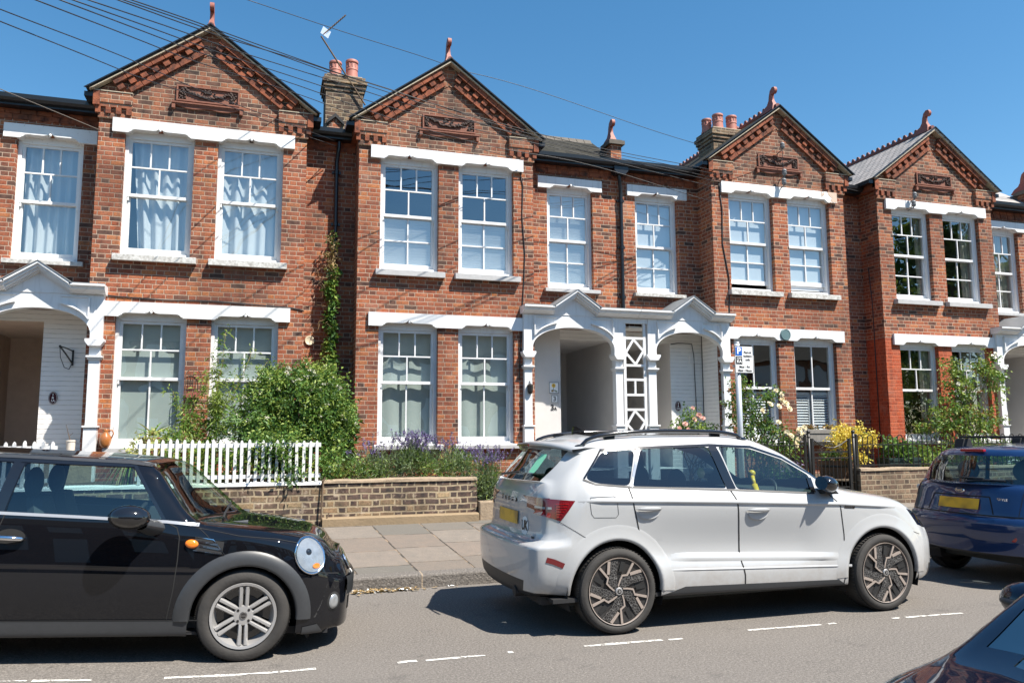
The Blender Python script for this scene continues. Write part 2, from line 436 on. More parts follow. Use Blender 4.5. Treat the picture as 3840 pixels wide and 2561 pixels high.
    c = g.mix(g.ramp(g.math('MINIMUM', j, g.math('SUBTRACT', 1., j)), [(0., 1.), (.012, 0.)]), c, (.33, .26, .18))
    g.bsdf(c, .8, 0., g.bump(g.noise(45., p, 5.), .012)); M['kerb'] = g.m
    g = G('road_paint'); p = g.pos()
    w = g.ramp(g.noise(24., p, 6., .75), [(.40, 0.), (.50, 1.)])
    t = g.n('ShaderNodeBsdfTransparent'); d = g.n('ShaderNodeBsdfDiffuse', {0: (.62, .60, .56, 1)})
    mx = g.n('ShaderNodeMixShader', {0: w, 1: t.outputs[0], 2: d.outputs[0]}); g.nt.links.new(mx.outputs[0], g.out.inputs[0]); M['paintline'] = g.m
    g = G('soil'); p = g.pos()
    g.bsdf(g.mix(g.noise(12., p, 6.), (.05, .035, .022), (.13, .095, .06)), .95, 0., g.bump(g.noise(25., p, 5.), .03)); M['soil'] = g.m
    M['coping'] = plain('stone_coping', (.29, .22, .15), .9, var=.4, vscale=10, bump=.008, bscale=30)
    M['plinth'] = plain('sandy_plinth', (.24, .175, .105), .9, var=.25, vscale=6, bump=.006, bscale=30)
    M['steel'] = plain('grey_galvanised', (.52, .55, .58), .4, .3, var=.08)
    # plants
    def leafm(nm, c1, c2, tr=.35, rough=.5):
        g = G(nm); p = g.pos()
        c = g.mix(g.ramp(g.noise(5., p, 2.), [(.3, 0.), (.7, 1.)]), c1, c2)
        b = g.n('ShaderNodeBsdfPrincipled', {'Base Color': c, 'Roughness': rough, 'Specular IOR Level': .4})
        t = g.n('ShaderNodeBsdfTranslucent', {0: g.mix(.5, c, (.16, .22, .02))})
        mx = g.n('ShaderNodeMixShader', {0: tr, 1: b.outputs[0], 2: t.outputs[0]}); g.nt.links.new(mx.outputs[0], g.out.inputs[0]); return g.m
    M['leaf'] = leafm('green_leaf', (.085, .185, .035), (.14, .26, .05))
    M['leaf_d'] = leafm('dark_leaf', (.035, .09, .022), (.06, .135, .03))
    M['leaf_y'] = leafm('yellow_green_leaf', (.22, .31, .06), (.32, .40, .09))
    M['leaf_gold'] = leafm('golden_leaf', (.80, .58, .06), (.85, .68, .16))
    M['leaf_grey'] = leafm('grey_green_leaf', (.16, .23, .12), (.23, .30, .15))
    M['leaf_red'] = leafm('reddish_leaf', (.20, .075, .03), (.26, .13, .04))
    M['leaf_var'] = leafm('variegated_leaf', (.42, .42, .14), (.52, .50, .22))
    M['dry'] = leafm('dry_leaf', (.30, .20, .10), (.42, .30, .15), .2)
    M['straw'] = leafm('straw_blade', (.40, .36, .14), (.52, .45, .2), .2)
    M['flower_w'] = leafm('white_petal', (.72, .70, .58), (.80, .76, .64), .25)
    M['flower_c'] = leafm('cream_petal', (.80, .66, .40), (.84, .76, .55), .25)
    M['flower_p'] = leafm('pink_petal', (.72, .36, .30), (.78, .48, .40), .25)
    M['lav'] = leafm('purple_flower', (.13, .09, .25), (.20, .14, .34), .2)
    M['bark'] = plain('bark', (.12, .08, .05), .9, var=.3, bump=.006)
    M['cane'] = plain('bamboo_cane', (.28, .20, .08), .6)
mats()
# ------------------------------------------------------------------ houses
YF, YR = 13.5, 14.05          # bay front and recessed wall
MAT['brick_unit'] = None
g = G('moulded_brick'); _p = g.pos()
_c = g.ramp(g.noise(7.5, _p, 3., .6), [(.3, (.06, .03, .024)), (.48, (.22, .07, .038)), (.62, (.31, .098, .048)), (.75, (.17, .075, .05))])
_c = g.mix(g.ramp(g.noise(2.1, _p, 5.), [(.45, 0.), (.75, .7)]), _c, (.05, .035, .027))
g.bsdf(_c, .85, 0., g.bump(g.noise(60., _p, 4.), .006), spec=.25); MAT['brick_unit'] = g.m

def wall_face(mb, x0, x1, z0, z1, Y, ops=(), reveal=.11, mi=None, mi_reveal=None):
    xs = sorted({x0, x1, *[o[0] for o in ops], *[o[1] for o in ops]}); xs = [x for x in xs if x0 <= x <= x1]
    zs = sorted({z0, z1, *[o[2] for o in ops], *[o[3] for o in ops]}); zs = [z for z in zs if z0 <= z <= z1]
    for i in range(len(xs)-1):
        for j in range(len(zs)-1):
            cx, cz = (xs[i]+xs[i+1])/2, (zs[j]+zs[j+1])/2
            if any(o[0] < cx < o[1] and o[2] < cz < o[3] for o in ops): continue
            mb.face([(xs[i], Y, zs[j]), (xs[i+1], Y, zs[j]), (xs[i+1], Y, zs[j+1]), (xs[i], Y, zs[j+1])], mi)
    for a, b, c, d in ops:
        k = mi if mi_reveal is None else mi_reveal
        y2 = Y+reveal
        mb.face([(a, Y, c), (a, Y, d), (a, y2, d), (a, y2, c)], k)
        mb.face([(b, Y, c), (b, y2, c), (b, y2, d), (b, Y, d)], k)
        mb.face([(a, Y, d), (b, Y, d), (b, y2, d), (a, y2, d)], k)
        mb.face([(a, Y, c), (a, y2, c), (b, y2, c), (b, Y, c)], k)

def lintel_poly(x0, x1, z0, z1, spans, up=.062):
    """block with the soffit raised over each window, a small peak in the middle"""
    p = [(x0, z1), (x0, z0)]
    for a, b in spans:
        m = (a+b)/2
        p += [(a+.05, z0), (a+.08, z0+up*.35), (a+.10, z0+up*.5), (a+.11, z0+up*.8), (a+.15, z0+up), (m-.10, z0+up), (m-.05, z0+up+.012), (m-.012, z0+up+.045), (m, z0+up+.055), (m+.012, z0+up+.045), (m+.05, z0+up+.012), (m+.10, z0+up),
              (b-.15, z0+up), (b-.11, z0+up*.8), (b-.10, z0+up*.5), (b-.08, z0+up*.35), (b-.05, z0)]
    p += [(x1, z0), (x1, z1)]
    return p

def lintel(house, x0, x1, z0, z1, spans, Y, m, label=None):
    mb = MB(); P = lintel_poly(x0, x1, z0, z1, spans)
    # split in columns so that every face is convex
    bot = P[1:-1]
    for (xa, za), (xb, zb) in zip(bot[:-1], bot[1:]):
        if xb-xa < 1e-6: continue
        mb.face([(xa, Y, za), (xb, Y, zb), (xb, Y, z1), (xa, Y, z1)])
        mb.face([(xa, Y, za), (xa, Y+.19, za), (xb, Y+.19, zb), (xb, Y, zb)])
    mb.face([(x0, Y, z1), (x1, Y, z1), (x1, Y+.07, z1), (x0, Y+.07, z1)])
    mb.face([(x0, Y, z0), (x0, Y, z1), (x0, Y+.07, z1), (x0, Y+.07, z0)])
    mb.face([(x1, Y, z0), (x1, Y+.07, z0), (x1, Y+.07, z1), (x1, Y, z1)])
    for a, b in spans:
        m_ = (a+b)/2
        mb.ball((m_, Y-.012, z0+.075), (.021, .02, .026), 10, 7)
    o = mb.build('lintel', m, house)
    if label: o['label'] = label
    return o

def sash(mb, x0, x1, z0, z1, y, rows, rail_b=.05, rail_t=.045, st=.045, d=.04):
    """rows from the top: list of (height fraction, number of lights)"""
    mb.box(x0, x0+st, y, y+d, z0, z1); mb.box(x1-st, x1, y, y+d, z0, z1)
    mb.box(x0+st, x1-st, y, y+d, z1-rail_t, z1); mb.box(x0+st, x1-st, y, y+d, z0, z0+rail_b)
    a, b = x0+st, x1-st; t = z1-rail_t; H = (z1-rail_t)-(z0+rail_b)
    tot = sum(r[0] for r in rows)
    for i, (fr, n) in enumerate(rows):
        h = H*fr/tot
        for k in range(1, n):
            xc = a+(b-a)*k/n
            mb.box(xc-.012, xc+.012, y+.004, y+d-.006, t-h+(0 if i == len(rows)-1 else .012), t-(0 if i == 0 else .012))
        t -= h
        if i < len(rows)-1: mb.box(a, b, y+.002, y+d-.004, t-.012, t+.012)
    return (a, b, z0+rail_b, z1-rail_t, y+.02)

def wavy(mb, x0, x1, z0, z1, y, amp=.03, waves=7, nx=60, nz=8, ph=0., pull=0.):
    rows = []
    for j in range(nz+1):
        t = j/nz; r = []
        for i in range(nx+1):
            s = i/nx
            x = x0+(x1-x0)*s + pull*(1-t)*(1-s)
            a = amp*(.55+.45*(1-t))*(math.sin(s*waves*2*PI+ph)+.45*math.sin(s*waves*4.7+ph*2+t*1.3))
            r.append((x, y+a, z0+(z1-z0)*t))
        rows.append(r)
    mb.grid(rows)

def window(house, x0, x1, z0, z1, Y, up, low, zm, paint='white', sill=None, sillm='fresh', inside=(), zlow=None, open_gap=0.):
    """double-hung sash window standing in the reveal; Y is the wall face"""
    y = Y+.10; mb = MB(); f = .055
    mb.box(x0-.01, x0+f, y, y+.14, z0, z1+.085); mb.box(x1-f, x1+.01, y, y+.14, z0, z1+.085)
    mb.box(x0+f, x1-f, y, y+.14, z1-.045, z1+.085); mb.box(x0+f, x1-f, y-.02, y+.14, z0, z0+.045)
    pg = MB()
    a, b, c, d, yy = sash(mb, x0+f+.001, x1-f-.001, zm-.022, z1-.046, y+.025, up)
    pg.face([(a, yy, c), (b, yy, c), (b, yy, d), (a, yy, d)])
    a, b, c, d, yy = sash(mb, x0+f+.001, x1-f-.001, z0+.046+open_gap, zm+.021+open_gap*.0, y+.072, low, rail_b=.085)
    pg.face([(a, yy, c), (b, yy, c), (b, yy, d), (a, yy, d)])
    for sx in (x0+f+.006, x1-f-.03):      # sash horns
        mb.box(sx, sx+.024, y+.03, y+.06, zm-.085, zm-.023)
    mb.box((x0+x1)/2-.03, (x0+x1)/2+.03, y+.03, y+.065, zm+.022, zm+.035)
    w = mb.build('window', MAT[paint], house)
    pg.build('pane', MAT['glass'], w)
    if sill:
        s0, s1, sz0, sz1, sy = sill
        sb = MB()
        sb.prism([(sy, sz0), (sy, sz1-.012), (y+.0, sz1+.016), (y+.0, sz0+.01), (sy+.03, sz0+.006), (sy+.022, sz0)], 'x', s0, s1)
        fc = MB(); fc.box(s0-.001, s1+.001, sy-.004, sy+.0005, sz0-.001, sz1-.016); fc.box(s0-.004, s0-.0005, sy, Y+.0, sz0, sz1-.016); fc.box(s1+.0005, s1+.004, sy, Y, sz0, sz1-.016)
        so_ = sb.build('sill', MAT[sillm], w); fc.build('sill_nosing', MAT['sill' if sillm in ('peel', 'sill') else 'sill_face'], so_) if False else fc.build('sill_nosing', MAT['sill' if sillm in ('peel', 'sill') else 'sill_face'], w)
    yb = y+.118
    for it in inside:
        kind = it[0]; cb = MB()
        if kind == 'curtain':
            wavy(cb, it[1], it[2], it[3], it[4], yb+.055, *it[6:]); cb.build('curtain', MAT[it[5]], w, smooth=True)
        elif kind == 'blind':
            cb.box(it[1], it[2], yb, yb+.006, it[3], it[4]); cb.box(it[1], it[2], yb-.008, yb+.014, it[3]-.02, it[3]); cb.build('blind', MAT[it[5]], w)
        elif kind == 'shutter':
            xa, xb, za, zb = it[1:5]
            n = int((zb-za)/.055)
            cb.box(xa, xa+.045, yb, yb+.03, za, zb); cb.box(xb-.045, xb, yb, yb+.03, za, zb)
            cb.box(xa+.045, xb-.045, yb, yb+.03, za, za+.06); cb.box(xa+.045, xb-.045, yb, yb+.03, zb-.06, zb)
            for i in range(n-1):
                zc = za+.075+i*.055
                cb.face([(xa+.045, yb, zc), (xb-.045, yb, zc), (xb-.045, yb+.03, zc+.04), (xa+.045, yb+.03, zc+.04)])
            cb.build('shutter', MAT['fresh'], w)
    return w

def finial(parent, X, Y, Z, sc_=1., name='finial', m='terra'):
    P = [(-.34, -.08), (-.27, .04), (-.17, .10), (-.11, .18), (-.09, .28), (-.05, .38), (.02, .43), (.09, .42), (.12, .36), (.10, .30), (.05, .28), (.01, .30), (-.01, .25), (.01, .15), (.06, .06), (.10, -.08)]
    mb = MB()
    tri = [(0, 1, 14, 15), (1, 2, 13, 14), (2, 3, 13), (3, 4, 12, 13), (4, 5, 11, 12), (5, 6, 10, 11), (6, 7, 9, 10), (7, 8, 9)]
    w = lambda h: .034+.06*max(0, .1-h)/.18
    pts = [(Y-f*sc_, Z+h*sc_, w(h)*sc_) for f, h in P]
    for q in tri:
        mb.face([(X-pts[k][2], pts[k][0], pts[k][1]) for k in q]); mb.face([(X+pts[k][2], pts[k][0], pts[k][1]) for k in q][::-1])
    n = len(pts)
    for k in range(n):
        a, b = pts[k], pts[(k+1) % n]
        mb.face([(X-a[2], a[0], a[1]), (X+a[2], a[0], a[1]), (X+b[2], b[0], b[1]), (X-b[2], b[0], b[1])])
    return mb.build(name, MAT[m], parent, angle=50, recalc=True)

def gable_slope(mb, cx, sgn, o0, o1, y0, y1, L, gap, start, step=None, ap=(0., 8.37), rise=1.26, run=1.70):
    """units laid along the verge: offsets o0..o1 measured inwards from the edge"""
    n = math.hypot(rise, run); dx, dz = run/n, -rise/n          # downwards along the slope (right side)
    ix, iz = -rise/n, -run/n                                    # inwards
    t = start
    step = step or L+gap
    while t+L <= n+1e-6:
        q = []
        for tt, oo in ((t, o0), (t+L, o0), (t+L, o1), (t, o1)):
            q.append((cx+sgn*(ap[0]+dx*tt+ix*oo), ap[1]+dz*tt+iz*oo))
        if min(p[1] for p in q) > 7.085 and all(sgn*(p[0]-cx) > -.005 for p in q):
            mb.prism(q, 'y', y0, y1)
        t += step

def house(name, label, axis, s, opt):
    cxb = axis+s*3.515
    H = thing(name, label, 'house', (cxb, YF, .8))
    X = lambda u: axis+s*u
    def rng(a, b):
        a, b = X(a), X(b); return (a, b) if a < b else (b, a)
    W = MB()          # material slots: 0 brick 1 dark brick 2 white brick 3 dark interior 4 lower brick 5 floor
    i0, i1 = rng(2.29, 3.332), rng(3.698, 4.74)
    ops = sorted([i0, i1])
    gz0, gz1, uz0, uz1 = 1.45, 3.565, 4.465, 6.542
    lowm = 4 if opt.get('low_red') else 0
    x0, x1 = rng(1.905, 5.12)
    wall_face(W, x0, x1, .4, 3.62, YF, [(a, b, gz0, gz1) for a, b in ops], mi=lowm)
    wall_face(W, x0, x1, 3.62, 6.60, YF, [(a, b, uz0, uz1) for a, b in ops], mi=0)
    # gable
    W.mi = 1
    for sg in (-1, 1):
        W.face([(cxb+sg*1.607, YF, 6.60), (cxb+sg*1.607, YF, 7.11), (cxb, YF, 8.33), (cxb, YF, 6.60)][::sg])
    # returns of the bay
    for u, inner in ((1.905, True), (5.12, False)):
        xx = X(u)
        yb = YR if not inner else YR
        segs = [(.4, 3.62, 2 if inner else lowm), (3.62, 7.08, 0)]
        for za, zb, mi in segs:
            q = [(xx, YF, za), (xx, YR+.0, za), (xx, YR+.0, zb), (xx, YF, zb)]
            W.face(q if (X(1)-X(0) > 0) == (not inner) else q[::-1], mi)
    du = opt.get('du', 0.)
    # recessed wall over the porch
    ra, rb = rng(.465+du, 1.43+du)
    a, b = rng(0., 1.905); wall_face(W, a, b, 3.62, 7.0, YR, [(ra, rb, 4.41, 6.478)], mi=opt.get('recess_mi', 0))
    a, b = rng(5.12, 5.565); wall_face(W, a, b, .4, 7.0, YR, mi=0)
    # inside the porch: painted wall and the passage beside it
    pu = 1.18
    a, b = rng(pu, 1.905); wall_face(W, a, b, .4, 3.62, YR+.03, mi=opt.get('porch_mi', 2))
    a, b = rng(.06, pu); W.mi = opt.get('pass_mi', 8)
    W.face([(a, YR+.03, 3.43), (b, YR+.03, 3.43), (b, YR+.03, 3.62), (a, YR+.03, 3.62)], 2)
    W.face([(a, YR+.03, 3.43), (a, 17., 3.43), (b, 17., 3.43), (b, YR+.03, 3.43)])
    for u, fl in ((.06, 1), (pu, -1)):
        q = [(X(u), YR+.03, .4), (X(u), 17., .4), (X(u), 17., 3.43), (X(u), YR+.03, 3.43)]
        W.face(q if fl*s > 0 else q[::-1])
    W.face([(a, 16.6, .4), (b, 16.6, .4), (b, 16.6, 3.43), (a, 16.6, 3.43)])
    W.face([(a, YR-.6, .96), (b, YR-.6, .96), (b, 16.6, .96), (a, 16.6, .96)], 2)
    W.mi = 2
    a, b = rng(0., .06); W.face([(a, YR+.03, .4), (b, YR+.03, .4), (b, YR+.03, 3.62), (a, YR+.03, 3.62)])
    # dim rooms behind the panes
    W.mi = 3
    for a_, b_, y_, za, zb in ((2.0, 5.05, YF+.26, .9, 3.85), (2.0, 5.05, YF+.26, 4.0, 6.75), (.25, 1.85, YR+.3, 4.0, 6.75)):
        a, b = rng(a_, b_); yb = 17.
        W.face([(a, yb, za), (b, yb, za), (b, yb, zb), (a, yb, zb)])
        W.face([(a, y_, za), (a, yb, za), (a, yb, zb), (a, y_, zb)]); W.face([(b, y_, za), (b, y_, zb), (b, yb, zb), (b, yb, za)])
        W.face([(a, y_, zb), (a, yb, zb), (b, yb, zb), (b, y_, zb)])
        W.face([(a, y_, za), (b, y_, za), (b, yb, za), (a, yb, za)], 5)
    W.mi = 0
    # flanks and back so that no daylight leaks in
    for u in (.02, 5.545):
        W.face([(X(u), YR+.4, .4), (X(u), 19., .4), (X(u), 19., 7.0), (X(u), YR+.4, 7.0)])
    a, b = rng(0., 5.565); W.face([(a, 19., .4), (b, 19., .4), (b, 19., 7.05), (a, 19., 7.05)])
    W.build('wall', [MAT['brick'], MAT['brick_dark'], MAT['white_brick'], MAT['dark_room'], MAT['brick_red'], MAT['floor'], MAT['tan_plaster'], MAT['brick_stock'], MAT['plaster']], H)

    # brick dressings of the gable
    T = MB(); T.mi = 1
    for sg in (-1, 1):
        T.prism([(cxb+sg*p[0], p[1]) for p in ((1.68, 7.10), (0., 8.345), (0., 7.955), (1.235, 7.10))], 'y', YF-.012, YF+.0)
    T.mi = 0
    for sg in (-1, 1):
        gable_slope(T, cxb, sg, .012, .105, YF-.115, YF-.001, .215, .010, .02)
        gable_slope(T, cxb, sg, .118, .205, YF-.085, YF-.013, .105, .0, .06, .205)
        gable_slope(T, cxb, sg, .218, .305, YF-.055, YF-.013, .215, .010, .1)
        # kneeler
        def kx(a, b): return (cxb+sg*a, cxb+sg*b)
        T.mi = 1
        p, q = kx(1.13, 1.70); T.box(p, q, YF-.075, YF-.001, 6.905, 7.085); T.mi = 2; T.box(p, q, YF-.085, YF-.0012, 7.0855, 7.10); T.mi = 1
        p, q = kx(1.13, 1.675); T.box(p, q, YF-.06, YF-.001, 6.84, 6.9045)
        p, q = kx(1.13, 1.625); T.box(p, q, YF-.035, YF-.001, 6.662, 6.735)
        T.mi = 0
        t = 1.14
        while t < 1.66:
            p, q = kx(t, t+.075); T.box(p, q, YF-.06, YF-.001, 6.7355, 6.8395); t += .15
        p, q = kx(1.605, 1.70); T.box(p, q, YF-.09, YR-.02, 6.85, 7.085)
        T.mi = 1
        p, q = kx(1.132, 1.62); T.box(p, q, YF-.02, YF-.0005, 6.736, 6.84)
        T.mi = 0
    T.build('gable_dressing', [MAT['brick_unit'], MAT['brick_dark'], MAT['mortar']], H)
    # terracotta panel with a carved swag, and the moulded shelf below it
    A = MB(); A.mi = 0
    A.box(cxb-.475, cxb+.475, YF-.008, YF-.001, 7.105, 7.345)
    for (a, b, c, d) in ((-.49, .49, 7.335, 7.36), (-.49, .49, 7.09, 7.115), (-.49, -.465, 7.115, 7.335), (.465, .49, 7.115, 7.335)):
        A.box(cxb+a, cxb+b, YF-.035, YF-.001, c, d)
    A.mi = 1
    rr = random.Random(int(cxb*10)+77)
    for i in range(60):
        t = -1+2*i/59; xx = cxb+t*.36; zz = 7.30-.115*(1-t*t)+rr.uniform(-.02, .02)
        A.ball((xx, YF-.022, zz), (rr.uniform(.014, .026), .024, rr.uniform(.014, .026)), 7, 5)
    for sg in (-1, 1):
        for i in range(22):
            A.ball((cxb+sg*(.40+rr.uniform(-.045, .045)), YF-.02, 7.30-i*.0085), (rr.uniform(.012, .024), .022, rr.uniform(.012, .022)), 7, 5)
    for i in range(16):
        A.ball((cxb+rr.uniform(-.1, .1), YF-.018, 7.285+rr.uniform(-.03, .03)), (.016, .02, .016), 7, 5)
    A.mi = 0
    A.box(cxb-.56, cxb+.56, YF-.065, YF-.001, 7.038, 7.060); A.box(cxb-.545, cxb+.545, YF-.045, YF-.0015, 7.012, 7.035)
    for i in range(20):
        t0, t1 = -1+2*i/20, -1+2*(i+1)/20
        f = lambda t: 7.012-.05*(1-(abs(t)-.45)**2*4)*(abs(t) < .95)-.02*math.exp(-(t/.08)**2)
        A.face([(cxb+t0*.5, YF-.035, f(t0)), (cxb+t1*.5, YF-.035, f(t1)), (cxb+t1*.5, YF-.035, 7.012), (cxb+t0*.5, YF-.035, 7.012)])
        A.face([(cxb+t0*.5, YF-.035, f(t0)), (cxb+t0*.5, YF, f(t0)), (cxb+t1*.5, YF, f(t1)), (cxb+t1*.5, YF-.035, f(t1))])
    for sg in (-1, 1): A.box(cxb+sg*.50, cxb+sg*.55, YF-.07, YF-.001, 6.945, 7.012)
    A.build('gable_panel', [MAT['terra_panel'], MAT['terra_dark']], H, angle=40)

    # roof
    rf = MB()
    yb = 18.2
    for sg in (-1, 1):
        rf.mi = 0
        q = [(cxb+sg*1.765, 7.075), (cxb, 8.372), (cxb, 8.42), (cxb+sg*1.80, 7.085)]
        rf.prism(q, 'y', YF-.155, yb)
        rf.mi = 1
        rf.prism([(cxb+sg*1.80, 7.075), (cxb+sg*0., 8.408), (cxb, 8.432), (cxb+sg*1.825, 7.082)], 'y', YF-.175, YF-.156)
        rf.mi = 3
        rf.prism([(cxb+sg*1.70, 7.10), (cxb, 8.345), (cxb, 8.3715), (cxb+sg*1.755, 7.078)], 'y', YF-.15, YF-.02)
        rf.mi = 1     # eaves gutter along the flank of the bay roof
        rf.box(cxb+sg*1.70, cxb+sg*1.835, YF-.06, YR+.3, 6.985, 7.06)
    a, b = rng(0., 5.565)
    rf.mi = 0
    if opt.get('slope'):
        rf.prism([(YR-.22, 7.01), (15.05, 7.83), (15.25, 7.74), (YR+.1, 6.98)], 'x', *rng(.02, 1.93))
        rf.prism([(15.05, 7.82), (16.6, 7.2), (16.6, 7.1), (15.05, 7.7)], 'x', *rng(.02, 1.93))
        rf.mi = 4
        xa, xb = rng(.05, 1.93); nn = 11
        for k in range(nn):
            xc = xa+(xb-xa)*(k+.5)/nn
            rf.prism([(14.93, 7.74), (15.04, 7.875), (15.08, 7.875), (15.2, 7.76)], 'x', xc-(xb-xa)/nn*.47, xc+(xb-xa)/nn*.47)
    rf.mi = 0
    rf.prism([(YR-.24, 7.0), (YR-.24, 7.03), (15.6, 7.10), (19., 7.10), (19., 7.0)], 'x', a+.003, b-.003)
    rf.mi = 1
    for (ua, ub) in ((.0, 1.80), (5.22, 5.565)):
        xa, xb = rng(ua, ub)
        rf.box(xa, xb, YR-.20, YR-.002, 6.865, 7.0)
        rf.prism([(YR-.201, 6.90), (YR-.27, 6.91), (YR-.30, 6.95), (YR-.305, 7.02), (YR-.29, 7.02), (YR-.28, 6.96), (YR-.201, 6.94)], 'x', xa, xb)
    rr_ = rf.build('roof', [MAT[opt.get('roofm', 'slate')], MAT['black'], MAT['lead'], MAT['mortar'], MAT['ridge_grey']], H)
    # corbelled brick eaves
    for (ua, ub) in ((.0, 1.90), (5.125, 5.565)):
        ev = MB(); xa, xb = rng(ua, ub); t = xa
        while t < xb-.02:
            ev.box(t+.004, min(t+.215, xb)-.004, YR-.03, YR-.001, 6.79, 6.862); t += .225
        t = xa
        while t < xb-.02:
            ev.box(t+.03, min(t+.10, xb)-.004, YR-.028, YR-.001, 6.705, 6.78); t += .225
        ev.box(xa+.002, xb-.002, YR-.012, YR-.0008, 6.70, 6.865); ev.build('eaves_course', MAT['brick_unit'], H)
    # ridge with crest tiles
    rg = MB()
    rg.tube([(cxb, YF-.10, 8.43), (cxb, yb, 8.43)], .055, 8)
    y = YF+.30
    while y < yb-.1:
        rg.prism([(y, 8.46), (y+.05, 8.545), (y+.10, 8.545), (y+.13, 8.46)], 'x', cxb-.022, cxb+.022); y += .17
    rg.build('ridge_crest', MAT['ridge'], rr_, smooth=False)
    finial(rr_, cxb, YF+.06, 8.45, 1., m='terra')

    # windows of the bay
    for k, key in enumerate(('L', 'R')):
        a, b = ops[k]
        o = opt['ground'][k]
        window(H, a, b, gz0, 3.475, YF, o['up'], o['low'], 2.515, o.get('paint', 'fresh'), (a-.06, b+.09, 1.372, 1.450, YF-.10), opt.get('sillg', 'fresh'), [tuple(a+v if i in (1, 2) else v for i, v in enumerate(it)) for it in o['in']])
        o = opt['upper'][k]
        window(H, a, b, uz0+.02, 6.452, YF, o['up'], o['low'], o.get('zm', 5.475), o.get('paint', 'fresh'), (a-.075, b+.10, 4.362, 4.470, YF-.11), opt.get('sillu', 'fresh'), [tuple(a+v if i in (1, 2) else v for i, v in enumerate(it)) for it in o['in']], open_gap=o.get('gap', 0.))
    o = opt['recess']
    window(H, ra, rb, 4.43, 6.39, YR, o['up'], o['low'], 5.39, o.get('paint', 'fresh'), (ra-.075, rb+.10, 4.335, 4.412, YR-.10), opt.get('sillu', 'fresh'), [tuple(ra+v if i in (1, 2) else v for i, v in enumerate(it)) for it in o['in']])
    la, lb = rng(2.11, 4.92)
    lintel(H, la, lb, 3.475, 3.71, ops, YF-.055, MAT[opt.get('lowlint', 'fresh')])
    lintel(H, la, lb, 6.452, 6.68, ops, YF-.055, MAT[opt.get('uplint', 'fresh')], opt.get('uplabel'))
    la, lb = rng(.28+du, 1.63+du)
    lintel(H, la, lb, 6.387, 6.615, [(ra, rb)], YR-.055, MAT[opt.get('uplint2', 'fresh')])
    return H

def chimney(parent, x0, x1, y0, y1, z0, z1, pots, niche=None):
    mb = MB()
    mb.box(x0, x1, y0, y1, z0, z1-.33)
    for k, (dz, pr) in enumerate(((.0, .02), (.075, .045), (.15, .07), (.23, .035))):
        mb.box(x0-pr, x1+pr, y0-pr, y1+pr, z1-.33+dz+.001*k, z1-.33+dz+.074)
    mb.mi = 1
    mb.box(x0+.02, x1-.02, y0+.02, y1-.02, z1-.028, z1+.015)
    if niche:
        nx0, nx1, nz0, nz1 = niche
        mb.mi = 2
        mb.prism([(nx0, nz0), (nx1, nz0), (nx1, nz1-.14), ((nx0+nx1)/2, nz1), (nx0, nz1-.14)], 'y', y0-.006, y0+.01)
        mb.mi = 3
        mb.prism([(nx0-.05, nz1-.16), ((nx0+nx1)/2, nz1-.01), (nx1+.05, nz1-.16), (nx1+.05, nz1-.10), ((nx0+nx1)/2, nz1+.06), (nx0-.05, nz1-.10)], 'y', y0-.05, y0+.01)
    c = mb.build('chimney', [MAT['brick_chim'], MAT['mortar'], MAT['brick'], MAT['blackm']], parent)
    for (px, py, h, r) in pots:
        p = MB()
        p.lathe([(r*1.12, 0), (r*1.12, .03), (r*1.02, .04), (r*.93, h*.48), (r*1.0, h*.5), (r*.97, h*.55), (r*.86, h*.85), (r*1.02, h*.88), (r*1.04, h*.95), (r*.98, h), (r*.78, h), (r*.74, h*.7)], 20, (px, py, z1+.012))
        for k in range(12):
            a = 2*PI*k/12
            p.box(px+math.cos(a)*r*.92-.008, px+math.cos(a)*r*.92+.008, py+math.sin(a)*r*.92-.008, py+math.sin(a)*r*.92+.008, z1+.012+h*.62, z1+.012+h*.80)
        p.build('chimney_pot', MAT['pot'], c, angle=40)
    return c

U32 = [(1., 3), (1.05, 2)]
L2 = [(1., 2)]
L22 = [(1., 2), (1., 2)]
L1 = [(1., 1)]
cur = lambda x0, x1, z0, z1, m, amp, w, ph=0., pull=0.: ('curtain', x0, x1, z0, z1, m, amp, w, 60, 10, ph, pull)
house1 = house('terraced_house', 'red brick terraced house with white voile curtains and peeling paint, behind the picket fence', -4.5, 1, dict(
    du=.17, recess_mi=0, pass_mi=6, uplint='white', uplint2='peel', lowlint='white', sillu='peel', sillg='white',
    ground=[dict(up=U32, low=L2, paint='white', **{'in': [('blind', .03, 1.02, 1.5, 3.44, 'curtain_green')]}),
            dict(up=U32, low=L2, paint='white', **{'in': [('blind', .03, 1.02, 1.5, 3.44, 'curtain_green')]})],
    upper=[dict(up=U32, low=L1, paint='white', **{'in': [cur(.10, 1.03, 4.45, 6.45, 'curtain', .045, 5, .4, .14)]}),
           dict(up=U32, low=L1, paint='white', **{'in': [cur(.02, 1.03, 4.45, 6.45, 'curtain', .045, 5, 1.9)]})],
    recess=dict(up=U32, low=L1, paint='peel', **{'in': [cur(.08, .96, 4.42, 6.4, 'curtain', .045, 6, .9)]})))
house2 = house('terraced_house', 'red brick terraced house numbered 3 with slatted blinds upstairs, behind the lavender', 6.63, -1, dict(
    porch_mi=8,
    slope=True, sillu='fresh',
    ground=[dict(up=U32, low=L2, **{'in': [cur(.02, 1.03, 1.5, 3.44, 'curtain_green', .012, 3, .3)]}),
            dict(up=U32, low=L2, **{'in': [cur(.02, 1.03, 1.5, 3.44, 'curtain_green', .012, 3, 1.1)]})],
    upper=[dict(up=U32, low=L22, **{'in': [('blind', .03, 1.02, 4.53, 5.47, 'blind')]}),
           dict(up=U32, low=L22, **{'in': [('blind', .03, 1.02, 4.53, 5.47, 'blind')]})],
    recess=dict(up=U32, low=L22, **{'in': [('blind', .02, .95, 4.5, 6.4, 'blind')]})))
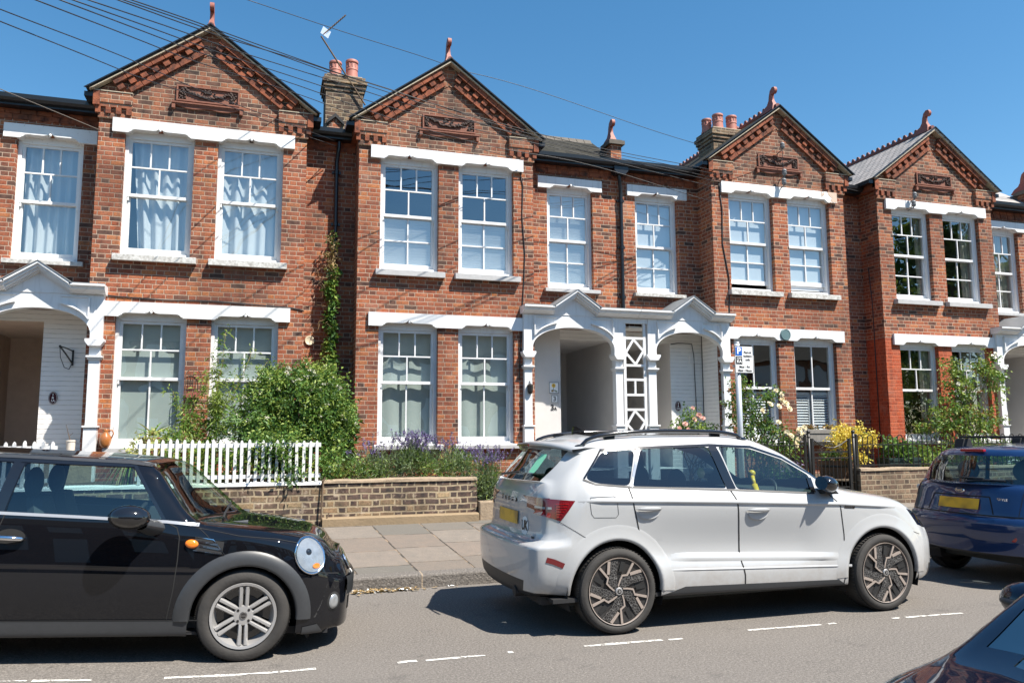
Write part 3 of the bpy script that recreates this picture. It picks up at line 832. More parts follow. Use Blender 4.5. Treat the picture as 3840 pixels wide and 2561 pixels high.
house3 = house('terraced_house', 'red brick terraced house with louvred shutters downstairs and damaged lintel, behind white roses', 6.63, 1, dict(
    uplint='broken', sillu='sill', uplabel='white lintel with broken render on its right end',
    ground=[dict(up=L2, low=L2, **{'in': [('shutter', .04, .50, 1.5, 2.45), ('shutter', .53, 1.0, 1.5, 2.45)]}),
            dict(up=L2, low=L2, **{'in': [('shutter', .04, .50, 1.5, 2.45), ('shutter', .53, 1.0, 1.5, 2.45)]})],
    upper=[dict(up=U32, low=L22, gap=.10, **{'in': [('blind', .03, 1.02, 4.68, 6.45, 'roller')]}),
           dict(up=U32, low=L22, gap=.14, **{'in': [('blind', .03, 1.02, 4.60, 6.45, 'roller')]})],
    recess=dict(up=U32, low=L22, **{'in': [('blind', .02, .95, 4.46, 6.4, 'roller')]})))
house4 = house('terraced_house', 'terraced house with grey tiled roof and lower walls painted bright red', 17.76, -1, dict(
    slope=True, low_red=True, roofm='tiles',
    ground=[dict(up=U32, low=L1, **{'in': [cur(.75, 1.02, 1.5, 3.44, 'drape', .03, 3)]}),
            dict(up=U32, low=L1, **{'in': [cur(.55, 1.02, 1.5, 3.44, 'drape', .03, 4)]})],
    upper=[dict(up=U32, low=L22, **{'in': [cur(.86, 1.02, 4.5, 6.45, 'drape', .03, 2)]}),
           dict(up=U32, low=L22, **{'in': [cur(.74, 1.02, 4.5, 6.45, 'drape', .03, 3)]})],
    recess=dict(up=U32, low=L22, **{'in': [cur(.25, .95, 4.46, 6.4, 'drape', .03, 5)]})))

# chimneys
chimney(house2, 1.00, 1.70, 14.72, 15.3, 7.0, 8.47, [(1.19, 15.0, .36, .12), (1.50, 14.95, .40, .12)], (1.07, 1.30, 7.05, 7.62))
chimney(house3, 9.30, 10.35, 14.55, 15.17, 7.0, 8.32, [(9.55, 14.75, .36, .12), (9.90, 14.75, .36, .12), (9.42, 15.0, .33, .11)])
# parapet pier with finial where houses 2 and 3 meet, and the same one further right
def pier(H, x):
    mb = MB(); mb.box(x-.11, x+.12, 13.90, 14.22, 6.97, 7.37); mb.mi = 1
    mb.box(x-.165, x+.175, 13.84, 14.28, 7.371, 7.45); mb.box(x-.12, x+.13, 13.88, 14.24, 7.451, 7.475)
    mb.mi = 2
    mb.box(x-.10, x+.10, 14.23, 15.1, 7.0, 7.42)
    o = mb.build('parapet_pier', [MAT['brick'], MAT['ridge_grey'], MAT['ridge_grey']], H)
    finial(o, x-.0, 14.08, 7.53, .98)
pier(house2, 6.63)
pier(house4, 17.72)

# rainwater pipes
def downpipe(H, x, y, z0, z1, hop=True, swan=0.):
    mb = MB()
    pts = [(x+swan, y-.12, z1), (x+swan, y-.12, z1-.10), (x+swan*.6, y-.1, z1-.2), (x, y-.06, z1-.36), (x, y-.06, z1-.55), (x, y-.06, z0)]
    mb.tube(pts, .036, 10)
    for zz in (z1-.55, z1-1.5, z1-2.5):
        if zz > z0: mb.tube([(x, y-.06, zz-.035), (x, y-.06, zz+.035)], .047, 10); mb.box(x-.075, x+.075, y-.05, y-.0, zz-.02, zz+.02)
    if hop:
        mb.prism([(x+swan-.15, z1+.16), (x+swan+.15, z1+.16), (x+swan+.15, z1+.02), (x+swan+.09, z1-.05), (x+swan-.09, z1-.05), (x+swan-.15, z1+.02)], 'y', y-.24, y-.05)
    return mb.build('downpipe', MAT['black'], H, angle=45)
downpipe(house2, 6.76, YR, 3.95, 6.80, True, -.06)
downpipe(house2, 1.17, YR, .9, 6.84, False, .03)

# ------------------------------------------------------------------ porches
def porch(name, label, dx, left=True, right=True):
    X = lambda x: x+dx
    T = thing(name, label, 'porch', (X(6.63), 13.4, .8))
    yf, yb = 13.40, 13.56
    def arch_panel(xa, xb, oa, ob, za, zs, zc):
        """panel xa..xb with an arched opening oa..ob springing at zs, crown zc"""
        mb = MB(); c = (oa+ob)/2; hw = (ob-oa)/2; n = 28
        arc = []
        for k in range(n+1):
            t = PI*k/n; cx_ = math.cos(t); sx_ = math.sin(t)
            e = 2/2.1
            arc.append((c-hw*math.copysign(abs(cx_)**e, cx_), zs+(zc-zs)*abs(sx_)**e))
        for (a0, b0), (a1, b1) in zip(arc[:-1], arc[1:]):
            if a1-a0 < 1e-7: continue
            mb.face([(a0, yf, b0), (a1, yf, b1), (a1, yf, 3.80), (a0, yf, 3.80)])
            mb.face([(a0, yb, b0), (a0, yb, 3.80), (a1, yb, 3.80), (a1, yb, b1)])
            mb.face([(a0, yf, b0), (a0, yb, b0), (a1, yb, b1), (a1, yf, b1)])
        mb.box(xa, oa, yf, yb, zs-.07, 3.80); mb.box(ob, xb, yf, yb, zs-.07, 3.80)
        # sunk spandrels with their raised borders
        for sg in (-1, 1):
            ox = c+sg*hw
            P = []
            top = 3.735
            q0 = ox-sg*.04; q1 = c+sg*hw*.42
            m = 10
            low = []
            for k in range(m+1):
                t = k/m; xx = q0+(q1-q0)*t
                r = min(1, abs(xx-c)/hw); zz = zs+(zc-zs)*(1-r**2.1)**(1/2.1)+.095
                low.append((xx, min(zz, top)))
            mb.mi = 1
            for (x0_, z0_), (x1_, z1_) in zip(low[:-1], low[1:]):
                mb.prism([(x0_, z0_), (x1_, z1_), (x1_, z1_+.03), (x0_, z0_+.03)], 'y', yf-.05, yf+.001)
            mb.mi = 0
            mb.prism([(q0, low[0][1]), (q0+sg*.018, low[0][1]), (q0+sg*.022, top), (q0, top)], 'y', yf-.045, yf+.001)
            mb.prism([(q0, top), (q1, top), (q1, top+.016), (q0, top+.016)], 'y', yf-.022, yf+.001)
        return mb.build('arch_panel', [MAT['fresh'], MAT['fresh']], T)
    def column(xa, xb):
        mb = MB(); m = (xa+xb)/2; w = (xb-xa)/2
        mb.box(m-w*.86, m+w*.86, yf+.01, yb, .75, 3.02)
        mb.prism([(m-w*1.5, 3.10), (m+w*1.5, 3.10), (m+w*1.5, 3.06), (m+w*.95, 2.99), (m-w*.95, 2.99), (m-w*1.5, 3.06)], 'y', yf-.07, yb+.03)
        mb.box(m-w*1.25, m+w*1.25, yf-.04, yb+.02, 2.815, 2.845); mb.box(m-w*1.05, m+w*1.05, yf-.015, yb+.01, 2.785, 2.815)
        mb.box(m-w*1.25, m+w*1.25, yf-.035, yb+.02, 1.75, 1.78); mb.box(m-w*1.02, m+w*1.02, yf-.012, yb+.01, .75, 1.75)
        return mb.build('column', MAT['fresh'], T, bevel=.005)
    def cornice(xa, xb, px, half=.45, zap=4.235):
        mb = MB()
        prof = [(yf-.20, 3.925), (yf-.20, 3.895), (yf-.165, 3.885), (yf-.15, 3.845), (yf-.08, 3.80), (yf-.06, 3.79), (yf+.05, 3.79), (yf+.05, 3.925)]
        mb.prism(prof, 'x', xa, px-half+.02); mb.prism(prof, 'x', px+half-.02, xb)
        mb.box(xa, xb, yf+.051, YR, 3.79, 3.923)
        lay = [(yf-.20, 0., .032), (yf-.165, -.03, .045), (yf-.12, -.07, .045), (yf-.07, -.108, .032)]   # mouldings climbing over the pediment
        for sg in (-1, 1):
            for (yy, o, h) in lay:
                mb.prism([(px+sg*half, 3.925+o), (px, zap+o), (px, zap+o-h), (px+sg*half, 3.925+o-h)], 'y', yy, yf-.0005)
        mb.prism([(px-half+.01, 3.785), (px+half-.01, 3.785), (px, zap-.125)], 'y', yf-.012, yf-.0007)
        mb.prism([(px-half, 3.926), (px+half, 3.926), (px, zap-.002)], 'y', yf-.0003, YR)
        mb.mi = 1
        mb.prism([(px-half-.015, 3.925), (px, zap+.004), (px, zap+.016), (px-half-.03, 3.935)], 'y', yf-.21, YR-.0)
        mb.prism([(px+half+.015, 3.925), (px, zap+.004), (px, zap+.016), (px+half+.03, 3.935)], 'y', yf-.21, YR-.0)
        mb.box(xa+.01, px-half, yf-.19, YR-.001, 3.926, 3.938); mb.box(px+half, xb-.01, yf-.19, YR-.001, 3.926, 3.938)
        return mb.build('cornice', [MAT['fresh'], MAT['lead']], T)
    soff = MB()
    if left:
        arch_panel(X(4.49), X(6.46), X(4.66), X(6.28), 0, 3.17, 3.565)
        column(X(4.49), X(4.66)); column(X(6.285), X(6.455))
        cornice(X(4.45), X(6.745), X(5.475))
        soff.box(X(4.66), X(6.60), yb+.001, YR+.02, 3.63, 3.66)
    if right:
        arch_panel(X(6.975), X(8.77), X(7.15), X(8.60), 0, 3.17, 3.56)
        column(X(6.965), X(7.155)); column(X(8.585), X(8.765))
        cornice(X(6.752), X(8.80), X(7.88))
        soff.box(X(6.66), X(8.54), yb+.001, YR+.02, 3.63, 3.66)
    soff.build('soffit', MAT['white'], T)
    if left and right:
        mb = MB(); a, b = X(6.475), X(6.94); y0, y1 = yf+.03, yf+.07
        mb.box(a, a+.05, y0, y1, .8, 3.78); mb.box(b-.05, b, y0, y1, .8, 3.78)
        mb.box(a-.03, b+.03, y0-.02, y1+.02, 3.69, 3.785)
        zz = [3.41, 2.895, 2.625, 2.34, 2.065, 1.56, 1.305, .95]
        for z in zz: mb.box(a+.05, b-.05, y0+.002, y1-.002, z-.022, z+.022)
        for z in ((2.625+2.34)/2, (1.305+.95)/2): mb.box((a+b)/2-.018, (a+b)/2+.018, y0+.004, y1-.004, z-.12, z+.12)
        for (z0, z1) in ((2.895, 3.41), (1.56, 2.065)):
            c = ((a+b)/2, (z0+z1)/2); hx, hz = (b-a)/2-.05, (z1-z0)/2-.022
            D = [(c[0]-hx, c[1]-.02), (c[0]-.02, c[1]+hz), (c[0]+hx, c[1]+.02), (c[0]+.02, c[1]-hz)]
            E = [(c[0]+(p[0]-c[0])*1., c[1]+(p[1]-c[1])*1.) for p in D]
            for k in range(4):
                p, q = E[k], E[(k+1) % 4]; L = math.hypot(q[0]-p[0], q[1]-p[1]); n = ((q[1]-p[1])/L*.021, -(q[0]-p[0])/L*.021)
                mb.prism([(p[0]+n[0], p[1]+n[1]), (q[0]+n[0], q[1]+n[1]), (q[0]-n[0], q[1]-n[1]), (p[0]-n[0], p[1]-n[1])], 'y', y0+.003+.001*k, y1-.005-.001*k)
        mb.build('lattice_screen', MAT['fresh'], T)
    return T
porch('porch', 'white double porch with two arches and a lattice screen between them', 0.)
porch('porch', 'white arched porch with pediment, left of the picket-fenced house', -11.13, left=False)
porch('porch', 'white arched porch at the red painted house, behind the blue car', 11.13, right=False)
# ------------------------------------------------------------------ cars
def paint(nm, base, metal=0., rough=.35, dirt=.0, dirtc=(.25, .2, .15), spec=0., two=False):
    g = G(nm); p = g.obj(); x, y, z = g.sep(p)
    c = base
    if dirt:
        dz = g.ramp(g.math('MULTIPLY_ADD', g.math('SUBTRACT', g.noise(4., p, 6., .65), .5), .5, z), [(.30, 1.), (.52, 0.)])
        c = g.mix(g.math('MULTIPLY', dz, g.math('MULTIPLY', g.ramp(g.noise(14., p, 6., .7), [(.3, .2), (.7, 1.)]), dirt)), base, dirtc)
        sp = g.ramp(g.noise(70., p, 2.), [(.70, 0.), (.78, .35)])
        c = g.mix(g.math('MULTIPLY', sp, dirt), c, dirtc)
    bf = g.n('ShaderNodeNewGeometry').outputs['Backfacing']
    b = g.n('ShaderNodeBsdfPrincipled', {'Base Color': c if not isinstance(c, tuple) else (*c, 1), 'Roughness': rough, 'Metallic': metal, 'Coat Weight': 1., 'Coat Roughness': .015, 'Coat IOR': 1.55, 'Specular IOR Level': spec})
    d = g.n('ShaderNodeBsdfDiffuse', {0: (.03, .032, .034, 1)})
    if two: bf = 0.
    mx = g.n('ShaderNodeMixShader', {0: bf, 1: b.outputs[0], 2: d.outputs[0]})
    g.nt.links.new(mx.outputs[0], g.out.inputs[0]); return g.m
MAT['p_black'] = paint('black_car_paint', (.0045, .005, .007), 0., .3)
MAT['p_white'] = paint('white_car_paint', (.405, .412, .415), 0., .4, dirt=.5, spec=.3)
MAT['p_white_t'] = paint('white_trim_paint', (.405, .412, .415), 0., .4, dirt=.5, spec=.3, two=True)
MAT['p_blue'] = paint('blue_car_paint', (.010, .032, .105), .3, .3, spec=.2)
MAT['p_navy'] = paint('dark_car_paint', (.004, .007, .018), .2, .3)
MAT['gap'] = plain('panel_gap', (.012, .012, .012), .9, var=.02)
MAT['plastic'] = plain('grey_plastic', (.036, .038, .041), .42, var=.15, vscale=30)
MAT['plastic_d'] = plain('dark_plastic', (.018, .018, .019), .5, var=.1)
MAT['gloss_black'] = plain('gloss_black', (.008, .008, .009), .08, coat=1., var=.02)
MAT['chrome'] = plain('chrome', (.75, .76, .78), .08, 1., var=.03)
MAT['seam_alu'] = plain('brushed_trim', (.42, .43, .45), .3, 1., var=.05)
MAT['belt'] = plain('satin_chrome', (.42, .43, .45), .3, .35, var=.04)
MAT['alloy'] = plain('silver_alloy', (.44, .43, .42), .34, .5, var=.06)
MAT['alloy_dark'] = plain('dark_alloy', (.035, .033, .032), .42, .2, var=.1)
MAT['bronze'] = plain('pale_machined_alloy', (.40, .335, .29), .42, .35, var=.06)
g = G('patterned_wheel_insert'); _p = g.obj(); _x, _y, _z = g.sep(_p)
_v = g.n('ShaderNodeTexVoronoi', {'Vector': _p, 'Scale': 52.}, feature='DISTANCE_TO_EDGE').outputs[0]
_f = g.ramp(_v, [(.05, 1.), (.10, 0.)])
g.bsdf(g.mix(_f, (.018, .017, .017), (.12, .115, .11)), .4, 0., g.bump(_f, .004)); MAT['insert'] = g.m
g = G('tyre_rubber'); _p = g.obj()
g.bsdf(g.mix(g.noise(8., _p, 5.), (.016, .0155, .015), (.055, .05, .045)), .8, 0., g.bump(g.noise(60., _p), .002)); MAT['tyre'] = g.m
MAT['red_lens'] = plain('red_lens', (.30, .006, .008), .1, coat=1., var=.05)
MAT['red_dark'] = plain('dark_red_lens', (.15, .004, .008), .15, coat=1., var=.05)
MAT['amber'] = plain('amber_lens', (.85, .20, .01), .1, coat=1., var=.15, vscale=40)
MAT['reflector'] = plain('lamp_reflector', (.40, .415, .425), .25, .55, var=.35, vscale=22)
MAT['seat'] = plain('grey_seat_fabric', (.06, .065, .07), .9)
MAT['dash'] = plain('dashboard', (.035, .04, .04), .7)
MAT['green_card'] = plain('green_paper', (.20, .62, .40), .5, var=.05)
MAT['yellow'] = plain('yellow_lock_paint', (.75, .47, .015), .35, var=.06)
g = G('yellow_number_plate'); _p = g.obj()
g.bsdf(g.mix(g.ramp(g.noise(6.5, _p, 1.), [(.45, 0.), (.75, .75)]), (.80, .43, .015), (.20, .11, .02)), .4); MAT['nplate'] = g.m

class Shell:
    """lofted car body. rows: (x, [(y, z[, dx]) * 9]); symmetric about y = 0"""
    def __init__(s, rows, sub=5, nx=None, cap_r=.1, cap_f=.12, ncap=7):
        xs = [r[0] for r in rows]; K = len(rows[0][1])
        comp = []
        for k in range(K):
            comp.append([pchip(xs, [(r[1][k][2] if len(r[1][k]) > 2 else 0.) + r[0] for r in rows]), pchip(xs, [r[1][k][0] for r in rows]), pchip(xs, [r[1][k][1] for r in rows])])
        t = []
        for a, b in zip(xs[:-1], xs[1:]):
            n = max(2, int(math.ceil((b-a)/.05)))
            t += [a+(b-a)*i/n for i in range(n)]
        t.append(xs[-1])
        def section(tt):
            P = [(c[0](tt), c[1](tt), c[2](tt)) for c in comp]
            d = [0.]
            for p, q in zip(P[:-1], P[1:]): d.append(d[-1]+max(1e-4, math.dist(p, q)))
            f = [pchip(d, [p[i] for p in P]) for i in range(3)]
            out = []
            for k in range(K-1):
                for m in range(sub):
                    dd = d[k]+(d[k+1]-d[k])*m/sub; out.append(tuple(ff(dd) for ff in f))
            out.append(P[-1]); return out
        S = [section(tt) for tt in t]
        pre = []
        for i in range(ncap, 0, -1):
            a = PI/2*i/ncap
            pre.append([(p[0]-(cap_r(p[2]) if callable(cap_r) else cap_r)*math.sin(a), p[1]*math.cos(a) if i < ncap else 0., p[2]) for p in S[0]])
        post = []
        for i in range(1, ncap+1):
            a = PI/2*i/ncap
            post.append([(p[0]+(cap_f(p[2]) if callable(cap_f) else cap_f)*math.sin(a), p[1]*math.cos(a) if i < ncap else 0., p[2]) for p in S[-1]])
        s.S = pre+S+post; s.t = [None]*ncap+t+[None]*ncap; s.ncap = ncap; s.sub = sub; s.K = K
        bm = bmesh.new()
        s.lay = bm.faces.layers.int.new('k'); s.pl = bm.faces.layers.int.new('p'); s.npid = 0
        n = len(s.S[0])
        V = {}
        for side in (1, -1):
            for i, row in enumerate(s.S):
                for j, p in enumerate(row):
                    V[side, i, j] = bm.verts.new((p[0], -side*p[1], p[2]))
        for side in (1, -1):
            for i in range(len(s.S)-1):
                for j in range(n-1):
                    q = [V[side, i, j], V[side, i+1, j], V[side, i+1, j+1], V[side, i, j+1]]
                    try: f = bm.faces.new(q if side == 1 else q[::-1])
                    except ValueError: continue
                    f[s.lay] = (j//sub) + 100*(i < ncap) + 200*(i >= len(s.S)-1-ncap)
                    f.smooth = True
        bmesh.ops.remove_doubles(bm, verts=bm.verts, dist=1e-4)
        bmesh.ops.dissolve_degenerate(bm, dist=1e-5, edges=bm.edges)
        s.bm = bm
        s.bvh = BVHTree.FromBMesh(bm)
    def at(s, x, z, side=1):
        """point and normal of the flank; side 1 is y < 0 (towards the camera for a car facing +x)"""
        h = s.bvh.ray_cast(Vector((x, -side*3., z)), Vector((0, side, 0)))
        if h[0] is None: return Vector((x, -side*.8, z)), Vector((0, -side, 0))
        nn = h[1]
        if nn.y*side > 0: nn = -nn
        return h[0], nn
    def end(s, y, z, d=1):
        """rear (d = 1) or front (d = -1) face"""
        h = s.bvh.ray_cast(Vector((-6.*d, y, z)), Vector((d, 0, 0)))
        if h[0] is None: return None, None
        nn = h[1]
        if nn.x*d > 0: nn = -nn
        return h[0], nn
    def cut(s, poly, ax='y', cond=None):
        """split faces along the convex polygon (x,z) [ax 'y'] or (y,z) [ax 'x'] and return the faces inside"""
        bm = s.bm
        I = (0, 2) if ax == 'y' else (1, 2)
        c0 = sum(p[0] for p in poly)/len(poly); c1 = sum(p[1] for p in poly)/len(poly)
        lo = [min(p[i] for p in poly) for i in (0, 1)]; hi = [max(p[i] for p in poly) for i in (0, 1)]
        def near(f):
            if cond and not cond(f): return False
            a = [v.co[I[0]] for v in f.verts]; b = [v.co[I[1]] for v in f.verts]
            return max(a) > lo[0] and min(a) < hi[0] and max(b) > lo[1] and min(b) < hi[1]
        F = [f for f in bm.faces if near(f)]
        n = len(poly)
        for k in range(n):
            p, q = poly[k], poly[(k+1) % n]
            d = (q[0]-p[0], q[1]-p[1])
            if math.hypot(*d) < 1e-6: continue
            co = [0, 0, 0]; no = [0, 0, 0]
            co[I[0]], co[I[1]] = p; no[I[0]], no[I[1]] = d[1], -d[0]
            F = [f for f in F if f.is_valid]
            geom = list({v for f in F for v in f.verts}) + list({e for f in F for e in f.edges}) + F
            r = bmesh.ops.bisect_plane(bm, geom=geom, dist=1e-6, plane_co=co, plane_no=no)
            F = list({g_ for g_ in r['geom'] if isinstance(g_, bmesh.types.BMFace)} | {f for f in F if f.is_valid})
        ar = sum(poly[k][0]*poly[(k+1) % n][1]-poly[(k+1) % n][0]*poly[k][1] for k in range(n))
        def inside(f):
            m = f.calc_center_median(); x, z = m[I[0]], m[I[1]]
            for k in range(n):
                p, q = poly[k], poly[(k+1) % n]
                cr = (q[0]-p[0])*(z-p[1])-(q[1]-p[1])*(x-p[0])
                if cr*ar < -1e-9: return False
            return True
        return s.mark([f for f in F if f.is_valid and inside(f)])
    def mark(s, F):
        s.npid += 1
        for f in F:
            if f[s.pl] == 0: f[s.pl] = s.npid
        return s.npid
    def drop(s, pid):
        bmesh.ops.delete(s.bm, geom=[f for f in s.bm.faces if f[s.pl] == pid], context='FACES')
    def take(s, pids, name, m, parent, off=0., side=None):
        """move faces into an object of their own"""
        if isinstance(pids, int): pids = [pids]
        faces = [f for f in s.bm.faces if f[s.pl] in pids]
        if side: faces = [f for f in faces if f.calc_center_median().y*side < 0]
        if not faces: return None
        me = bpy.data.meshes.new(name); b2 = bmesh.new(); vm = {}
        nor = {}
        for f in faces:
            for v in f.verts: nor.setdefault(v, Vector()); nor[v] += f.normal
        for v in nor:
            d = nor[v].normalized() if nor[v].length > 0 else Vector()
            vm[v] = b2.verts.new(v.co + d*off)
        for f in faces:
            try:
                nf = b2.faces.new([vm[v] for v in f.verts]); nf.smooth = True
            except ValueError: pass
        b2.to_mesh(me); b2.free(); me.materials.append(m)
        o = bpy.data.objects.new(name, me); col.objects.link(o); o.parent = parent
        bmesh.ops.delete(s.bm, geom=faces, context='FACES')
        return o
    def finish(s, name, mats_, parent, fmat=None):
        me = bpy.data.meshes.new(name)
        for f in s.bm.faces:
            f.material_index = fmat(f, f[s.lay]) if fmat else 0
        s.bm.to_mesh(me); 
        for m in mats_: me.materials.append(m)
        o = bpy.data.objects.new(name, me); col.objects.link(o); o.parent = parent
        return o
    def ribbon(s, mb, pts, w, off=.0025, side=1, closed=False, ax='y', d=1, step=.03):
        P = [Vector(p) for p in pts]
        if closed: P = P+[P[0]]
        Q = []
        for a, b in zip(P[:-1], P[1:]):
            n = max(1, int(math.ceil((b-a).length/step)))
            Q += [a+(b-a)*i/n for i in range(n)]
        Q.append(P[-1])
        prev = None
        for i, q in enumerate(Q):
            a = Q[max(0, i-1)]; b = Q[min(len(Q)-1, i+1)]
            if closed and i in (0, len(Q)-1): a, b = Q[-2], Q[1]
            t = (b-a)
            if t.length < 1e-9: continue
            t.normalize(); n = Vector((-t.y, t.x))*w/2
            pr = []
            for e in (q-n, q+n):
                if ax == 'y': p, nn = s.at(e.x, e.y, side)
                else: p, nn = s.end(e.x, e.y, d)
                if p is None: pr = None; break
                pr.append(p+nn*off)
            if pr and prev:
                mb.face([prev[0], pr[0], pr[1], prev[1]])
            prev = pr

def circ(cx, cz, r, n=28, a0=0., a1=2*PI):
    return [(cx+r*math.cos(a0+(a1-a0)*k/n), cz+r*math.sin(a0+(a1-a0)*k/n)) for k in range(n+(a1-a0 < 2*PI-1e-6))]

def rounded(poly, r=.03, n=4):
    """round the corners of a convex polygon"""
    out = []; N = len(poly)
    for k in range(N):
        p = Vector(poly[k]); a = (Vector(poly[k-1])-p); b = (Vector(poly[(k+1) % N])-p)
        ra = min(r, a.length*.45, b.length*.45)
        A = p+a.normalized()*ra; B = p+b.normalized()*ra
        for i in range(n+1):
            t = i/n; out.append(tuple(A*(1-t)**2 + p*2*t*(1-t) + B*t*t))
    return out

def wheel(parent, x, y, r, w, rim_r, side, style, turn=0.):
    """side -1: outer face towards -y"""
    T = Matrix.Translation((x, y, r)) @ Matrix.Rotation(turn, 4, 'Z') @ Matrix.Scale(-side, 4, (0, 1, 0))
    # in wheel space the outer face looks to -y
    mb = MB(); mb.T = T
    h = w/2; sh = r-rim_r
    prof = [(rim_r-.01, -h+.02), (rim_r+.004, -h+.004), (rim_r+sh*.25, -h-.008), (rim_r+sh*.55, -h-.010), (rim_r+sh*.82, -h+.004), (r-.010, -h+.022), (r-.001, -h+.04), (r, -h*.4), (r, h*.4), (r-.001, h-.04), (r-.01, h-.02), (rim_r+sh*.5, h+.008), (rim_r, h)]
    mb.lathe(prof, 56, axis='y')
    for k in range(72):            # tread blocks
        a = 2*PI*k/72
        for (y0, y1) in ((-h+.022, -h*.45), (h*.45, h-.022)):
            pts = []
            for aa in (a-.022, a+.022):
                for rr in (r-.006, r+.0035): pts.append((rr*math.cos(aa), rr*math.sin(aa)))
            q = [pts[0], pts[1], pts[3], pts[2]]
            mb.face([(pts[1][0], y0, pts[1][1]), (pts[3][0], y0, pts[3][1]), (pts[3][0], y1, pts[3][1]), (pts[1][0], y1, pts[1][1])])
            mb.face([(pts[0][0], y0, pts[0][1]), (pts[1][0], y0, pts[1][1]), (pts[1][0], y1, pts[1][1]), (pts[0][0], y1, pts[0][1])])
            mb.face([(pts[2][0], y0, pts[2][1]), (pts[2][0], y1, pts[2][1]), (pts[3][0], y1, pts[3][1]), (pts[3][0], y0, pts[3][1])])
    hub = bpy.data.objects.new('wheel', None); col.objects.link(hub); hub.parent = parent; hub.empty_display_size = .1
    mb.build('tyre', MAT['tyre'], hub, angle=38, recalc=False)
    rm = MB(); rm.T = T
    if style == 'double':
        rm.lathe([(rim_r-.012, -h+.012), (rim_r+.006, -h-.002), (rim_r+.004, -h-.008), (rim_r-.014, -h-.004), (rim_r-.022, -h+.02), (rim_r-.04, -h+.06), (rim_r-.05, h-.02)], 48, axis='y')
        for k in range(6):
            a = 2*PI*k/6+PI/2+.06
            ca, sa = math.cos(a), math.sin(a)
            for o in (-.0195, .0195):
                sec = []
                for (rr, wd, yy) in ((.060, .0125, -h+.020), (.09, .0145, -h+.012), (.15, .0145, -h+.012), (rim_r-.022, .0165, -h+.006)):
                    oo = o*(1.0+.15*(rr/.2))
                    ring = []
                    for (du, dy) in ((-wd, .022), (-wd, .002), (-wd*.5, -.008), (wd*.5, -.008), (wd, .002), (wd, .022)):
                        u = oo+du; ring.append((ca*rr-sa*u, yy+dy, sa*rr+ca*u))
                    sec.append(ring)
                rm.grid(sec)
        rm.lathe([(.001, -h+.012), (.05, -h+.010), (.066, -h+.012), (.072, -h+.022), (.07, -h+.05)], 30, axis='y')
        o_ = rm.build('rim', MAT['alloy'], hub, angle=50)
        dk = MB(); dk.T = T
        dk.lathe([(.0, -h+.07), (rim_r-.03, -h+.075)], 36, axis='y')
        for k in range(4):
            a = PI/4+2*PI*k/4+.06; dk.lathe([(.0, -h+.008), (.0095, -h+.008), (.0105, -h+.013)], 10, (math.cos(a)*.052, 0, math.sin(a)*.052), 'y')
        dk.lathe([(.0, -h+.004), (.024, -h+.005), (.027, -h+.012)], 20, axis='y')
        dk.build('hub_cap', MAT['gloss_black'], o_, smooth=False)
        em = MB(); em.T = T
        em.lathe([(.020, -h+.0032), (.0225, -h+.0032)], 24, axis='y'); em.box(-.018, .018, -h+.0025, -h+.0035, -.0055, -.0035); em.box(-.018, .018, -h+.0025, -h+.0035, .0035, .0055)
        em.build('badge', MAT['chrome'], o_)
        br = MB(); br.T = T
        br.lathe([(.06, -h+.062), (.135, -h+.062)], 40, axis='y'); br.build('brake_disc', MAT['plastic_d'], o_)
    else:
        rm.lathe([(rim_r-.004, -h+.012), (rim_r+.003, -h-.002), (rim_r+.002, -h-.008), (rim_r-.004, -h-.006)], 64, axis='y')
        fr = o_ = rm.build('rim', MAT['bronze'], hub, angle=50)
        dk = MB(); dk.T = T
        dk.lathe([(0, -h+.034), (.05, -h+.018), (rim_r*.6, -h+.018), (rim_r-.009, -h+.006)], 64, axis='y')
        dk.build('wheel_disc', MAT['alloy_dark'], o_, angle=40)
        Rr = rim_r-.006
        pol = lambda rr, aa: (rr*Rr*math.cos(R(aa)), rr*Rr*math.sin(R(aa)))
        st = MB(); st.T = T; ins = MB(); ins.T = T; sl = MB(); sl.T = T
        def strip(path, w0, w1, y):
            P = [Vector(pol(*p)) for p in path]; L = []
            for i, p in enumerate(P):
                t = (P[min(i+1, len(P)-1)]-P[max(i-1, 0)]).normalized(); n = Vector((-t.y, t.x))*(w0+(w1-w0)*i/(len(P)-1))/2
                L.append((p-n, p+n))
            for (a, b), (c, d) in zip(L[:-1], L[1:]):
                q = [a, c, d, b]
                st.face([(v.x, y, v.y) for v in q])
                for u, v in ((a, c), (d, b)): st.face([(u.x, y, u.y), (u.x, y+.012, u.y), (v.x, y+.012, v.y), (v.x, y, v.y)])
        for k in range(5):
            o = 72*k + (6 if style == 'swirl2' else 0)
            strip([(.16, 172+o), (.32, 156+o), (.49, 148+o), (.56, 131+o), (.99, 131+o)], .010, .019, -h-.004)
            strip([(.64, 124+o), (.99, 109+o)], .021, .025, -h-.0035)
            q = [(.14, 165+o), (.30, 152+o), (.47, 144+o), (.57, 125+o), (.98, 106+o), (.98, 90+o), (.55, 96+o), (.14, 100+o)]
            c = Vector(pol(.5, 120+o)); P = [pol(*p) for p in q]
            for i in range(len(P)):
                a, b = P[i], P[(i+1) % len(P)]
                ins.face([(c.x, -h+.001, c.y), (a[0], -h+.003, a[1]), (b[0], -h+.003, b[1])])
            q = [pol(.60, 88+o), pol(.93, 84+o), pol(.93, 75+o), pol(.62, 73+o)]
            sl.face([(p[0], -h+.0045, p[1]) for p in q])
        st.build('wheel_blade', MAT['bronze'], o_)
        ins.build('wheel_insert', MAT['insert'], o_)
        sl.build('wheel_slot', MAT['gap'], o_)
        hb = MB(); hb.T = T
        hb.lathe([(0, -h-.012), (.026, -h-.010), (.032, -h-.002)], 24, axis='y'); hb.build('hub_cap', MAT['alloy'], o_)
        em = MB(); em.T = T
